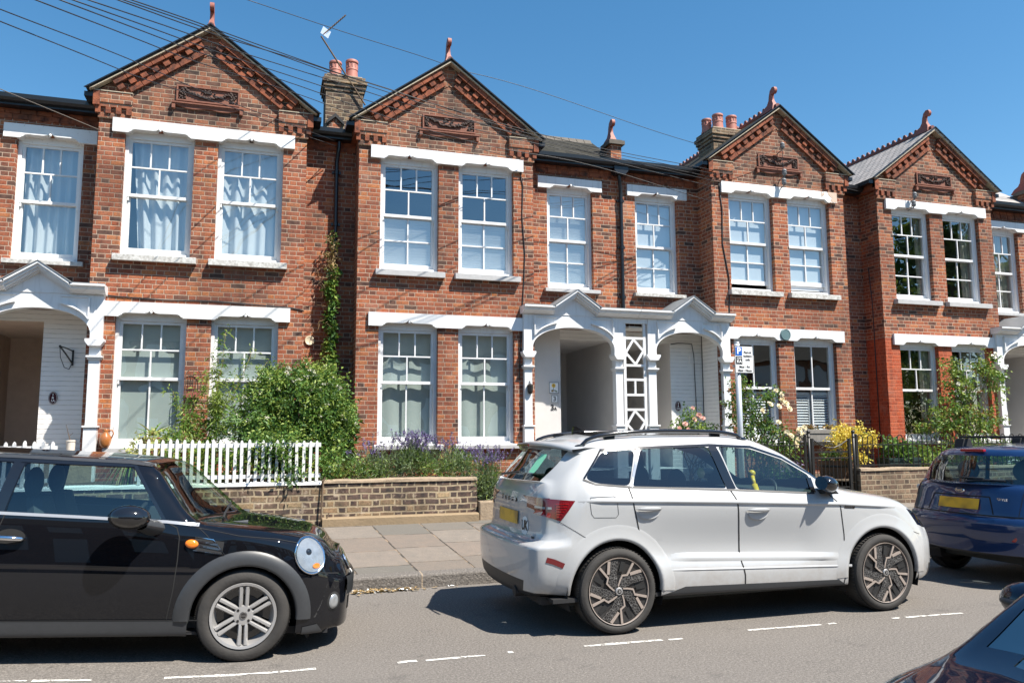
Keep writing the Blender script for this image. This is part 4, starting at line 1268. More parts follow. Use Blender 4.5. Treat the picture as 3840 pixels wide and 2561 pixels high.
        em.lathe([(.0, -h-.0125), (.019, -h-.0115)], 20, axis='y'); em.build('badge', MAT['plastic_d'], o_)
        em = MB(); em.T = T       # winged arrow mark
        P = [(-.012, -.010), (-.002, .0), (-.012, .009), (.0, .012), (.013, .004), (.004, .001), (.012, -.006)]
        em.face([(p[0], -h-.0135, p[1]) for p in P]); em.build('emblem', MAT['chrome'], o_)
    return hub

def arch_liner(parent, x, z, r, w, yo):
    for sg in (-1, 1):
        mb = MB(); rows = []
        for k in range(17):
            a = -.35+(PI+.7)*k/16
            rows.append([(x+math.cos(a)*r, sg*yo, z+math.sin(a)*r), (x+math.cos(a)*r, sg*(yo-w), z+math.sin(a)*r)])
        mb.grid(rows)
        mb.face([(x+math.cos(-.35+(PI+.7)*k/16)*r, sg*(yo-w), z+math.sin(-.35+(PI+.7)*k/16)*r) for k in range(17)])
        mb.build('wheel_well', MAT['blackm'], parent)

def seat(mb, x, y, z=.35, s=1.):
    """front seat facing +x, with headrest"""
    for (x0, x1, w, z0, z1, tilt) in ((x-.02, x+.48, .25, z, z+.17, 0.),):
        mb.box(x0, x1, y-w, y+w, z0, z1)
    rows = []
    for k in range(9):
        t = k/8; zz = z+.14+t*.58; xx = x-.02-.17*t; w = .245*(1-.25*t**3); d = .075*(1-.35*t)
        rows.append([(xx+d, y-w*.85, zz), (xx+d*1.2, y, zz), (xx+d, y+w*.85, zz), (xx, y+w, zz), (xx-d, y+w*.85, zz), (xx-d, y, zz), (xx-d, y-w*.85, zz), (xx, y-w, zz), (xx+d, y-w*.85, zz)])
    mb.grid(rows); mb.face(rows[-1][:-1])
    mb.ball((x-.235, y, z+.82), (.055, .145, .115), 14, 10)
    for o in (-.06, .06): mb.tube([(x-.20, y+o, z+.65), (x-.23, y+o, z+.78)], .008, 6)

def cabin(parent, xr, xf, zb, seats, dash_x, steer=None, w=.72, shelf=None):
    mb = MB()
    mb.box(xr, xf, -w-.02, w+.02, .22, .30)
    mb.box(dash_x, dash_x+.35, -w, w, .45, zb)
    mb.prism([(dash_x, zb-.02), (dash_x+.5, zb+.0), (dash_x+.5, .6), (dash_x, .6)], 'y', -w+.01, w-.01)
    if shelf: mb.box(shelf[0], shelf[1], -w+.02, w-.02, shelf[2]-.03, shelf[2])
    o = mb.build('cabin', MAT['dash'], parent)
    s_ = MB()
    for (x, y) in seats: seat(s_, x, y)
    s_.build('seats', MAT['seat'], o, angle=50)
    if steer:
        t = MB(); c = Vector(steer); tilt = R(25)
        pts = [c+Vector((-.185*math.sin(a)*math.sin(tilt)*-1, .185*math.cos(a), .185*math.sin(a)*math.cos(tilt))) for a in [2*PI*k/28 for k in range(28)]]
        t.tube(pts, .014, 8, closed=True)
        t.tube([c+Vector((0, -.18, 0)), c, c+Vector((0, .18, 0))], .016, 6); t.tube([c, c+Vector((.03, 0, -.17))], .018, 6); t.ball(c, (.04, .06, .06), 10, 8)
        t.build('steering_wheel', MAT['plastic_d'], o, smooth=True)
    return o

def text(name, body, size, m, parent, mat4, ext=.001, sx=1., bold=0., align='CENTER'):
    cu = bpy.data.curves.new(name, 'FONT'); cu.body = body; cu.size = size; cu.extrude = ext; cu.align_x = align; cu.align_y = 'CENTER'; cu.offset = bold
    tmp = bpy.data.objects.new(name, cu); col.objects.link(tmp)
    dg = bpy.context.evaluated_depsgraph_get()
    me = bpy.data.meshes.new_from_object(tmp.evaluated_get(dg))
    bpy.data.objects.remove(tmp); bpy.data.curves.remove(cu)
    me.name = name
    for v in me.vertices:
        v.co = mat4 @ Vector((v.co.x*sx, v.co.y, v.co.z))
    root = parent
    while root is not None and root.parent is not None: root = root.parent
    if root is not None:
        for v in me.vertices: v.co -= ORG.get(root.name, Vector((0, 0, 0)))
    me.materials.clear(); me.materials.append(m)
    o = bpy.data.objects.new(name, me); col.objects.link(o)
    if parent: o.parent = parent
    return o

# rows of a car: (x, k0 bottom, k1 sill, k2 low crease, k3 flank, k4 shoulder, k5 belt, k6 cant rail, k7 roof edge, k8 centre)
def side_cond(f): return abs(f.calc_center_median().y) > .45

# ---------------- white sport utility car
suv_rows = [
 (-.57, [(.66, .30, -.07), (.77, .34, -.08), (.85, .60, -.09), (.855, .695, -.085), (.795, .755, .015), (.765, 1.09, .04), (.70, 1.195, .08), (.55, 1.21, .03), (0, 1.215, -.09)]),
 (-.40, [(.72, .29), (.84, .32), (.895, .59), (.90, .695), (.882, .79), (.84, 1.12), (.735, 1.325, .06), (.60, 1.35, .0), (0, 1.36, -.13)]),
 (-.22, [(.76, .28), (.88, .30), (.905, .57), (.90, .72), (.905, 1.065), (.84, 1.20), (.72, 1.435, .01), (.58, 1.475, -.05), (0, 1.510, -.19)]),
 (-.10, [(.76, .275), (.895, .29), (.91, .56), (.90, .71), (.915, 1.06), (.85, 1.185), (.715, 1.468), (.60, 1.535, -.02), (0, 1.580, -.06)]),
 (.0, [(.76, .27), (.90, .285), (.91, .55), (.898, .70), (.92, 1.055), (.856, 1.17), (.715, 1.480), (.605, 1.555), (0, 1.605)]),
 (.5, [(.76, .26), (.885, .275), (.905, .465), (.868, .62), (.928, 1.04), (.862, 1.145), (.718, 1.497), (.61, 1.577), (0, 1.632)]),
 (1.1, [(.76, .255), (.885, .27), (.905, .45), (.862, .60), (.930, 1.02), (.866, 1.118), (.715, 1.507), (.60, 1.580), (0, 1.636)]),
 (1.42, [(.76, .25), (.885, .265), (.905, .44), (.862, .59), (.930, 1.005), (.868, 1.105), (.708, 1.487), (.60, 1.555), (0, 1.622, .06)]),
 (1.75, [(.76, .25), (.885, .26), (.905, .43), (.866, .58), (.928, .99), (.87, 1.09), (.715, 1.387), (.64, 1.435), (0, 1.505, .12)]),
 (2.0, [(.76, .245), (.885, .26), (.905, .425), (.888, .57), (.925, .98), (.87, 1.075), (.75, 1.247), (.68, 1.277), (0, 1.347, .16)]),
 (2.25, [(.76, .24), (.89, .255), (.91, .42), (.90, .56), (.918, .968), (.862, 1.05), (.79, 1.095), (.71, 1.115), (0, 1.17, .18)]),
 (2.5, [(.76, .235), (.90, .25), (.915, .415), (.910, .55), (.908, .955), (.85, 1.022), (.765, 1.05), (.64, 1.068), (0, 1.11, .10)]),
 (2.75, [(.76, .23), (.90, .25), (.915, .41), (.91, .55), (.898, .938), (.835, .99), (.735, 1.018), (.60, 1.035), (0, 1.07, .06)]),
 (2.97, [(.74, .225), (.87, .25), (.90, .40), (.90, .54), (.865, .90), (.80, .95), (.70, .978), (.54, .995), (0, 1.022, .05)]),
 (3.15, [(.70, .22), (.82, .25), (.862, .385), (.865, .545), (.80, .82), (.72, .87), (.625, .90), (.48, .92), (0, .945, .06)]),
 (3.27, [(.62, .22), (.74, .25), (.80, .38), (.805, .55), (.72, .75), (.64, .795), (.55, .822), (.41, .84), (0, .86, .06)])]
def build_suv():
    C = thing('suv_car', 'white five-door sport utility car with black and bronze wheels, parked at the kerb', 'car', (2.805, 6.92, 0.), local=True)
    S = Shell(suv_rows, cap_r=.10, cap_f=.17)
    # wheel openings
    for cx in (0., 2.655):
        P = circ(cx, .342, .40, 26, -.12, PI+.12); P = [(cx-.40, .10)]+P[::-1]+[(cx+.40, .10)]
        S.drop(S.cut(P[::-1], cond=side_cond))
    bodyparts = []
    W = [('rear_quarter_glass', rounded([(-.055, 1.452), (.255, 1.468), (.150, 1.172), (-.15, 1.20), (-.24, 1.238)], .05), 'cglass_dark'),
         ('rear_door_glass', rounded([(.315, 1.472), (.975, 1.488), (1.072, 1.130), (.172, 1.168)], .035), 'cglass_dark'),
         ('front_door_glass', rounded([(1.075, 1.487), (1.40, 1.466), (1.73, 1.366), (1.975, 1.222), (1.945, 1.075), (1.172, 1.122)], .03), 'cglass')]
    glass = [(nm, S.cut(P, cond=lambda f: side_cond(f) and f[S.lay] < 100), m, P) for nm, P, m in W]
    body_faces = []
    ws = S.mark([f for f in S.bm.faces if f[S.lay] == 7 and 1.47 < f.calc_center_median().x and f.calc_center_median().z > 1.125 and f.calc_center_median().x < 2.45])
    rgf = S.mark([f for f in S.bm.faces if f[S.lay] == 7 and f.calc_center_median().x < -.30 and f.calc_center_median().z < 1.475])
    tl = S.cut([(-.345, 1.065), (-.465, .905), (-.60, .955), (-.62, 1.085)], cond=lambda f: abs(f.calc_center_median().y) > .3)
    tl2 = S.cut([(.50, 1.0), (.85, .96), (.85, 1.085), (.50, 1.08)], ax='x', cond=lambda f: f.calc_center_median().x < -.54)
    tl3 = S.cut([(-.85, .96), (-.45, .995), (-.45, 1.08), (-.85, 1.085)], ax='x', cond=lambda f: f.calc_center_median().x < -.54)
    low = S.cut([(.41, .20), (.40, .275), (.62, .338), (2.16, .305), (2.24, .255), (2.24, .20)], cond=side_cond)
    hl = S.cut([(2.99, .90), (3.08, .87), (3.30, .80), (3.30, .70), (3.12, .745)], cond=lambda f: f.calc_center_median().x > 2.9 and abs(f.calc_center_median().y) > .38)
    glb = S.mark([f for f in S.bm.faces if f[S.lay] in (203, 202) and abs(f.calc_center_median().y) < .5])
    # detach in reverse order of priority
    parts = []
    for nm, F, m, P in glass: parts.append((F, nm, MAT[m]))
    BM = S
    objs = {}
    def body_fmat(f, k):
        c = f.calc_center_median(); kk = k % 100
        if k >= 100 and k < 200 and kk <= 0: return 1
        if k >= 100 and k < 200 and kk == 1 and c.z < .40+.18*abs(c.y)**6*0 and abs(c.y) < .62: return 1
        if k >= 200 and kk <= 1: return 1
        if k < 100 and kk == 0: return 1
        return 0
    pend = []
    for F, nm, m in parts:
        pend.append((F, nm, m))
    b = None
    # body object has to exist first so that glass can be its sibling part
    for F, nm, m in pend:
        for sd in (1, -1): S.take(F, nm, m, C, -.004, sd)
    S.take(ws, 'windscreen', MAT['wscreen'], C, -.002)
    S.take(rgf, 'rear_window', MAT['cglass_dark'], C, -.002)
    for sd in (1, -1):
        t = S.take([tl, tl2, tl3], 'tail_light', MAT['red_dark'], C, .004, sd)
    for sd in (1, -1): S.take(hl, 'headlight', MAT['gloss_black'], C, .003, sd)
    S.take(glb, 'front_grille', MAT['gloss_black'], C, .002)
    for sd in (1, -1): S.take(low, 'sill_trim', MAT['plastic'], C, .004, sd)
    S.finish('body', [MAT['p_white'], MAT['plastic_d']], C, body_fmat)
    # shut lines, trims
    for sd in (1, -1):
        gp = MB()
        for L, w in (([(.135, 1.16), (.142, 1.05), (.165, .95), (.205, .80), (.235, .70)], .010), ([(1.10, 1.12), (1.135, .98), (1.165, .70), (1.172, .50), (1.195, .40), (1.195, .285)], .012), ([(2.11, 1.055), (2.20, .95), (2.235, .70), (2.245, .45), (2.215, .27)], .010),
                     ([(-.475, .90), (-.30, .79), (-.16, .705)], .004), ([(-.225, 1.09), (-.02, 1.095), (.0, 1.07), (.012, .95), (-.01, .925), (-.20, .93), (-.222, .96), (-.235, 1.06), (-.225, 1.09)], .0035), ([(2.99, .70), (3.12, .66)], .004)):
            S.ribbon(gp, L, w, .0022, sd)
        gp.build('panel_gap', MAT['gap'], C)
        tr = MB()
        S.ribbon(tr, [(-.26, 1.232), (-.16, 1.192), (.15, 1.163), (1.17, 1.113), (1.96, 1.066)], .014, .004, sd)
        tr.build('window_trim', MAT['plastic_d'], C)
        tr = MB()
        S.ribbon(tr, [(.295, 1.475), (.162, 1.165)], .022, .0045, sd)
        tr.build('pillar_trim', MAT['seam_alu'], C)
        tr = MB()
        S.ribbon(tr, [(1.012, 1.492), (1.12, 1.118)], .085, .003, sd)
        S.ribbon(tr, [(-.06, 1.466), (.30, 1.482), (1.0, 1.500), (1.42, 1.480), (1.74, 1.382), (2.0, 1.235), (2.10, 1.155)], .020, .004, sd)
        S.ribbon(tr, [(-.06, 1.462), (-.25, 1.238)], .016, .004, sd); S.ribbon(tr, [(1.965, 1.20), (1.955, 1.075)], .05, .003, sd)
        tr.build('pillar_cover', MAT['gloss_black'], C)
        # raised waist and lower mouldings
        ml = MB()
        def mould(pts, w, h, ax=1):
            Q = []
            for a, b_ in zip(pts[:-1], pts[1:]):
                n = max(1, int(math.dist(a, b_)/.05)); Q += [(a[0]+(b_[0]-a[0])*i/n, a[1]+(b_[1]-a[1])*i/n) for i in range(n)]
            Q.append(pts[-1]); rows = []
            for i, (x, z) in enumerate(Q):
                e = min(1., i/4, (len(Q)-1-i)/4); r = []
                for dz, o in ((w, -.001), (w*.3, h*.75*e), (0, h*e), (-w*.25, h*.2*e), (-w*.5, -.002)):
                    p, nn = S.at(x, z+dz, sd); r.append(p+nn*o)
                rows.append(r)
            ml.grid(rows, flip=(sd == 1))
        mould([(-.33, 1.062), (.5, 1.036), (1.1, 1.012), (2.2, .962), (2.85, .915)], .035, .012)
        mould([(.50, .566), (1.2, .535), (2.2, .49)], .055, .016)
        mould([(.42, .478), (1.2, .452), (2.3, .417)], .016, .006)
        ml.build('body_moulding', MAT['p_white_t'], C, smooth=True)
        # wheel arch lip
        for cx in (0., 2.655):
            lip = MB(); rows = []
            for k in range(33):
                a = -.05+(PI+.10)*k/32; r_ = []
                for rr, o in ((.398, -.03), (.400, .004), (.425, .008), (.438, .003), (.50, .005), (.53, -.001)):
                    p, nn = S.at(cx+math.cos(a)*rr, .342+math.sin(a)*rr, sd); r_.append(p+Vector((0, -sd*o, 0)))
                rows.append(r_)
            lip.grid(rows, flip=(sd == -1)); lip.build('wheel_arch', MAT['p_white_t'], C, smooth=True)
        # door handles in their cups
        for (hx, hz) in ((.285, .987), (1.335, .945)):
            hb = MB(); p, nn = S.at(hx, hz-.02, sd)
            rows = [[p+Vector((.098*math.cos(t)*q, -sd*(.0022 if q == 1 else .0032), .052*math.sin(t)*q-.012)) for q in (0., .55, 1.)] for t in [2*PI*k/24 for k in range(25)]]
            hb.grid(rows); cup = hb.build('handle_cup', MAT['p_white_t'], C, smooth=True)
            hh = MB(); p, nn = S.at(hx, hz, sd); rows = []
            for k in range(13):
                t = k/12; xx = hx-.12+.24*t; e = math.sin(PI*t)**.5
                r_ = [(xx, p.y-sd*(.004+.034*e), hz+.002), (xx, p.y-sd*(.004+.036*e), hz+.014*e), (xx, p.y-sd*(.002+.02*e), hz+.02*e), (xx, p.y-sd*(.002+.018*e), hz-.016*e), (xx, p.y-sd*(.004+.034*e), hz-.012*e), (xx, p.y-sd*(.004+.034*e), hz+.002)]
                rows.append(r_)
            hh.grid(rows, flip=(sd == -1)); hh.build('handle', MAT['p_white_t'], C, smooth=True)
        # door mirror
        mm = MB(); rows = []
        for k in range(11):
            t = k/10; xx = 1.94+.205*t; e = math.sin(PI*min(1, (t*.88+.12)))**.55
            cy = -sd*(.95+.05*(1-t)); cz = 1.165-.03*t
            rows.append([(xx, cy+math.cos(a)*.10*e, cz+math.sin(a)*.074*e) for a in [2*PI*j/16 for j in range(17)]])
        mm.grid(rows, flip=(sd == 1)); mo = mm.build('door_mirror', MAT['gloss_black'], C, smooth=True)
        m2 = MB(); m2.face([(1.938, -sd*1.005+math.cos(2*PI*j/16)*.085, 1.165+math.sin(2*PI*j/16)*.06) for j in range(16)]); m2.build('mirror_glass', MAT['chrome'], mo)
        m2 = MB(); m2.prism([(2.0, 1.10), (2.13, 1.09), (2.16, 1.06), (2.02, 1.06)], 'y', -sd*.85, -sd*.96); m2.build('mirror_foot', MAT['plastic_d'], mo)
        # roof rails
        rl = MB()
        pts = []
        for k in range(31):
            t = k/30; xx = -.19+1.58*t; h = .052*math.sin(PI*min(1., max(0., t)))**.28
            q = S.bvh.ray_cast(Vector((xx, -sd*.615, 3.)), Vector((0, 0, -1)))[0]
            pts.append((xx, -sd*.625, q.z+h))
        rl.tube(pts, .017, 8)
        for k in (0, 30):
            rl.ball((pts[k][0], pts[k][1], pts[k][2]-.004), (.06, .02, .018), 8, 6)
        for t in (.17, .83):
            xx = -.19+1.58*t; rl.box(xx-.05, xx+.05, -sd*.61-.012, -sd*.61+.012, pts[15][2]-.075, pts[15][2]-.02)
        rl.build('roof_rail', MAT['gloss_black'], C, angle=50)
        # tail light inner details
        td = MB()
        S.ribbon(td, [(-.60, 1.005), (-.52, 1.005)], .018, .0085, sd)
        td.build('reversing_lamp', MAT['reflector'], C)
        td = MB()
        for i in range(6):
            z0 = 1.04-.02*i; S.ribbon(td, [(-.49, z0), (-.40-.012*i, z0)], .009, .008, sd)
        S.ribbon(td, [(-.60, .968), (-.53, .945)], .035, .008, sd)
        td.build('lamp_element', MAT['red_lens'], C)
        rf_ = MB(); S.ribbon(rf_, [(-.60, .612), (-.54, .595), (-.46, .56)], .042, .004, sd); rf_.build('bumper_reflector', MAT['red_dark'], C)
        bs = MB(); S.ribbon(bs, [(2.245, .945), (2.36, .938)], .028, .004, sd); bs.build('wing_badge', MAT['gloss_black'], C)
    # roof panel (dark panoramic glass), rear spoiler, aerial
    pn = MB(); rows = []
    for i in range(15):
        xx = .02+1.40*i/14; r_ = []
        for j in range(13):
            yy = -.53+1.06*j/12
            h = S.bvh.ray_cast(Vector((xx, yy, 3.)), Vector((0, 0, -1)))[0]; r_.append(h+Vector((0, 0, .004)))
        rows.append(r_)
    pn.grid(rows); pn.build('roof_panel', MAT['gloss_black'], C, smooth=True)
    fn = MB(); fn.prism([(-.02, 1.60), (.15, 1.60), (.03, 1.672), (-.005, 1.675)], 'y', -.014, .014); fn.build('aerial_fin', MAT['gloss_black'], C)
    sp = MB(); rows = []
    for k in range(21):
        yy = -.70+1.40*k/20; e = (abs(yy)/.70)**2
        x0 = -.475+.17*e; zt = 1.528-.055*e**1.5
        rows.append([(x0+.30, yy, zt+.036-.02*e), (x0+.12, yy, zt+.014), (x0, yy, zt), (x0+.01, yy, zt-.022), (x0+.12, yy, zt-.045), (x0+.2, yy, zt-.05)])
    sp.grid(rows); spo = sp.build('spoiler', MAT['p_white_t'], C, smooth=True)
    bl = MB(); bl.box(-.508, -.50, -.16, .16, 1.500, 1.518); bl.build('brake_lamp', MAT['red_dark'], spo)
    # rear face: plate, lettering, wiper, card in the window
    def rear_quad(mb, y0, y1, z0, z1, off):
        rows = []
        for i in range(7):
            zz = z0+(z1-z0)*i/6; rows.append([])
            for j in range(9):
                yy = y0+(y1-y0)*j/8; p, nn = S.end(yy, zz, 1)
                rows[-1].append((p or Vector((-.78, yy, zz)))+Vector((-off, 0, 0)))
        mb.grid(rows, flip=True)
    q = MB(); rear_quad(q, -.27, .27, .835, .945, .012); q.build('number_plate', MAT['nplate'], C, smooth=True)
    def rear_text(nm, body, size, y, z, m, bold=0., sx=1.):
        p, nn = S.end(y, z, 1)
        zx = nn.normalized(); xx = Vector((0, 0, 1)).cross(zx).normalized(); yy = zx.cross(xx)
        M4 = Matrix.Translation(p+zx*.006) @ Matrix((xx, yy, zx)).transposed().to_4x4()
        text(nm, body, size, MAT[m], C, M4, .001, sx, bold)
    for i, ch in enumerate('ŠKODA'): rear_text('tailgate_letter', ch, .05, .20-.10*i, 1.035, 'ink', .0012, 1.15)
    pl = MB(); p, nn = S.end(-.42, .835, 1)
    pl.lathe([(0, 0), (.075, .0)], 24)
    zx = nn; xx = Vector((0, 0, 1)).cross(zx).normalized(); yy = zx.cross(xx)
    M4 = Matrix.Translation(p+zx*.004) @ Matrix((xx, yy, zx)).transposed().to_4x4()
    pl.v = [tuple(M4 @ Vector((v[0]*1.0, v[1]*1.05, v[2]))) for v in pl.v]; pl.build('country_sticker', MAT['inkw'], C)
    rear_text('country_letters', 'UK', .115, -.42, .835, 'ink', .003, .8)
    rear_text('tailgate_letter', '4x4', .035, -.60, .755, 'ink', .001)
    wp = MB(); pts = []
    for k in range(9):
        yy = .02-.38*k/8; p, nn = S.end(yy, 1.245-.0*k, 1)
        h = S.bvh.ray_cast(Vector((-6, yy, 1.245)), Vector((1, 0, 0)))[0]
        pts.append((-.700+.06*(abs(yy)/.4)**2, yy, 1.252+.004*k))
    wp.tube(pts, .011, 6); wp.build('rear_wiper', MAT['plastic_d'], C)
    cd = MB(); cd.mi = 0
    P = [(-.06, -.10), (.06, -.10), (.075, -.06), (.075, .07), (.05, .10), (-.05, .10), (-.075, .07), (-.075, -.06)]
    cd.face([(-.50+p[1]*.62, -.40+p[0]*1.15, 1.355+p[1]*.78) for p in P]); cd.build('green_card', MAT['green_card'], C)
    arch_liner(C, 0., .342, .43, .30, .87); arch_liner(C, 2.655, .342, .43, .30, .87)
    ub = MB(); ub.box(-.60, 3.1, -.72, .72, .235, .30); ub.box(-.55, 2.2, -.87, .87, .27, .30); ub.tube([(-.74, -.45, .31), (-.5, -.45, .31)], .045, 12); ub.build('underbody', MAT['blackm'], C)
    fs = MB(); fs.prism([(3.12, -.82), (3.36, -.62), (3.47, 0.), (3.36, .62), (3.12, .82), (3.05, .70), (3.05, -.70)], 'z', .27, .31); fs.build('front_splitter', MAT['alloy'], C)
    cabin(C, -.4, 2.3, 1.05, [(1.10, -.36), (1.10, .36), (.15, -.40), (.15, .40)], 1.95, (1.78, -.36, 1.0), .74, (-.55, -.05, 1.12))
    lk = MB()
    lk.tube([(1.66, -.50, .94), (1.70, -.38, 1.06), (1.715, -.33, 1.11)], .03, 10); lk.tube([(1.715, -.33, 1.11), (1.735, -.27, 1.20)], .02, 10); lk.ball((1.738, -.262, 1.22), .034, 10, 8)
    lk.build('steering_lock', MAT['yellow'], C, smooth=True)
    for (x, st, tn) in ((0., 'swirl', 0.), (2.655, 'swirl2', R(2))):
        for sd in (-1, 1): wheel(C, x, sd*.805, .342, .225, .262, sd, st, tn)
    return C
suv = build_suv()
# ---------------- black three-door hatchback
mini_rows = [
 (-2.98, [(.55, .25), (.64, .27), (.69, .36), (.71, .62), (.68, .88), (.65, .97), (.58, 1.02, .03), (.42, 1.03), (0, 1.04)]),
 (-2.85, [(.66, .22), (.76, .24), (.80, .33), (.82, .62), (.79, .90), (.76, .98), (.63, 1.20), (.50, 1.22), (0, 1.23)]),
 (-2.68, [(.70, .20), (.80, .21), (.825, .32), (.84, .62), (.82, .90), (.79, .985), (.645, 1.29, .04), (.52, 1.33, .02), (0, 1.35)]),
 (-2.40, [(.72, .19), (.81, .20), (.83, .30), (.84, .62), (.83, .90), (.80, .985), (.66, 1.335), (.54, 1.375), (0, 1.392)]),
 (-1.70, [(.72, .18), (.80, .19), (.82, .295), (.842, .52), (.826, .840), (.805, .980), (.668, 1.342), (.56, 1.382), (0, 1.407)]),
 (-1.20, [(.72, .18), (.80, .19), (.82, .295), (.842, .52), (.826, .835), (.805, .970), (.668, 1.344), (.56, 1.382), (0, 1.407)]),
 (-.92, [(.72, .18), (.80, .19), (.82, .295), (.842, .52), (.826, .828), (.805, .963), (.668, 1.344), (.575, 1.374), (0, 1.398, .05)]),
 (-.79, [(.72, .18), (.80, .19), (.82, .295), (.842, .52), (.826, .825), (.803, .960), (.672, 1.325), (.60, 1.345), (0, 1.375, .14)]),
 (-.65, [(.72, .18), (.80, .19), (.82, .295), (.842, .52), (.826, .822), (.80, .955), (.70, 1.170), (.635, 1.185), (0, 1.24, .20)]),
 (-.52, [(.72, .18), (.80, .19), (.822, .295), (.842, .52), (.826, .818), (.795, .948), (.735, 1.015), (.68, 1.025), (0, 1.07, .28)]),
 (-.42, [(.72, .18), (.805, .19), (.825, .295), (.842, .52), (.826, .813), (.79, .938), (.745, .955), (.68, .965), (0, .985, .30)]),
 (-.15, [(.72, .18), (.81, .19), (.83, .295), (.842, .60), (.83, .858), (.775, .915), (.705, .935), (.60, .947), (0, .968, .15)]),
 (.12, [(.72, .18), (.81, .19), (.83, .295), (.84, .60), (.82, .838), (.75, .89), (.67, .912), (.55, .926), (0, .947, .08)]),
 (.34, [(.70, .18), (.79, .19), (.805, .29), (.815, .58), (.77, .795), (.69, .852), (.61, .876), (.49, .892), (0, .912, .05)]),
 (.49, [(.64, .18), (.72, .19), (.745, .29), (.755, .55), (.69, .725), (.61, .79), (.53, .812), (.42, .826), (0, .840, .04)]),
 (.585, [(.54, .19), (.63, .20), (.67, .29), (.675, .53), (.60, .65), (.52, .70), (.45, .722), (.35, .735), (0, .745, .02)])]
def build_mini():
    # the street climbs to the left, so the car stands nose down
    C = thing('hatchback_car', 'black three-door hatchback with silver double-spoke wheels, nose towards the white car', 'car', (-.03, 6.985, -.004), local=True, rot=(0, R(3.9), 0))
    S = Shell(mini_rows, cap_r=.10, cap_f=lambda z: .165-.11*min(1., max(0., (z-.56)/.19)))
    WX = -.065
    for cx in (WX, WX-2.467):
        P = circ(cx, .305, .375, 26, -.1, PI+.1); P = [(cx-.375, .05)]+P[::-1]+[(cx+.375, .05)]
        S.drop(S.cut(P[::-1], cond=side_cond))
    W = [('door_glass', rounded([(-1.60, 1.322), (-.915, 1.322), (-.675, .978), (-1.655, .998)], .025), 'cglass'),
         ('side_glass', rounded([(-2.42, 1.315), (-1.66, 1.322), (-1.715, 1.0), (-2.42, 1.005)], .05), 'cglass_dark')]
    glass = [(nm, S.cut(P, cond=lambda f: side_cond(f) and f[S.lay] < 100), m) for nm, P, m in W]
    ws = S.mark([f for f in S.bm.faces if f[S.lay] == 7 and f.calc_center_median().x > -.80 and 1.0 < f.calc_center_median().z < 1.362])
    rgf = S.mark([f for f in S.bm.faces if f[S.lay] == 7 and f.calc_center_median().x < -2.66 and 1.06 < f.calc_center_median().z < 1.34])
    lipf = S.cut([(.345, .10), (.36, .375), (.42, .30), (.52, .262), (.80, .30), (.80, .10)], cond=lambda f: f.calc_center_median().x > .3)
    lowf = S.cut([(-3.1, .10), (-3.1, .292), (-.36, .292), (-.36, .10)], cond=side_cond)
    for nm, F, m in glass:
        for sd in (1, -1): S.take(F, nm, MAT[m], C, -.003, sd)
    S.take(ws, 'windscreen', MAT['wscreen'], C, -.002); S.take(rgf, 'rear_window', MAT['cglass_dark'], C, -.002)
    S.take(lipf, 'bumper_lip', MAT['plastic'], C, .006, 1); S.take(lipf, 'bumper_lip', MAT['plastic'], C, .006, -1); S.take(lowf, 'sill_trim', MAT['plastic'], C, .006, 1); S.take(lowf, 'sill_trim', MAT['plastic'], C, .006, -1)
    def fm(f, k): return 1 if k < 100 and k % 100 == 0 else 0
    S.finish('body', [MAT['p_black'], MAT['plastic_d']], C, fm)
    def oval(c, a, b, rot, n=36): return [(c[0]+a*math.cos(t)*math.cos(rot)-b*math.sin(t)*math.sin(rot), c[1]+a*math.cos(t)*math.sin(rot)+b*math.sin(t)*math.cos(rot)) for t in [2*PI*k/n for k in range(n)]]
    for sd in (1, -1):
        gp = MB()
        for L, w in (([(-.64, .955), (-.575, .925), (-.55, .86), (-.545, .70), (-.552, .50), (-.575, .302)], .007), ([(-.425, .925), (-.37, .88), (-.29, .79), (-.22, .72)], .005), ([(-1.655, .985), (-1.70, .80), (-1.71, .5), (-1.66, .3)], .006), ([(.36, .655), (.47, .62), (.60, .60)], .006), ([(-.45, .93), (-.15, .88), (.12, .862), (.30, .83)], .004)):
            S.ribbon(gp, L, w, .0022, sd)
        S.ribbon(gp, [(-1.7, .297), (-.36, .297)], .007, .0075, sd)
        gp.build('panel_gap', MAT['gap'], C)
        tr = MB(); S.ribbon(tr, [(-2.5, 1.002), (-1.7, .990), (-1.2, .979), (-.645, .963), (-.43, .945)], .020, .005, sd); tr.build('belt_trim', MAT['belt'], C)
        tr = MB(); S.ribbon(tr, [(-2.5, 1.352), (-1.7, 1.360), (-.95, 1.358), (-.80, 1.345)], .020, .005, sd); tr.build('roof_gutter', MAT['plastic'], C)
        tr = MB(); S.ribbon(tr, [(-1.64, 1.325), (-1.70, .995)], .07, .004, sd); S.ribbon(tr, [(-2.42, 1.335), (-.91, 1.338), (-.665, .975)], .022, .0035, sd); tr.build('pillar_cover', MAT['gloss_black'], C)
        # arch trim
        ar = MB(); rows = []
        for k in range(37):
            a = -.02+(PI+.06)*k/36; r_ = []
            for rr, o in ((.362, -.03), (.368, .016), (.385, .021), (.455, .016), (.475, -.001)):
                x_, z_ = WX+math.cos(a)*rr, .305+math.sin(a)*rr
                p, nn = S.at(x_, z_, sd); r_.append(p+Vector((0, -sd*o, 0)))
            rows.append(r_)
        ar.grid(rows, flip=(sd == -1)); ar.build('wheel_arch', MAT['plastic'], C, smooth=True)
        # headlight: chrome ring, lens, reflector, indicator
        c = (.362, .742); rot = R(-57)
        def onto(P, off):
            out = []
            for p in P:
                q, nn = S.at(p[0], p[1], sd); out.append(q+nn*off)
            return out
        hb = MB(); rings = []
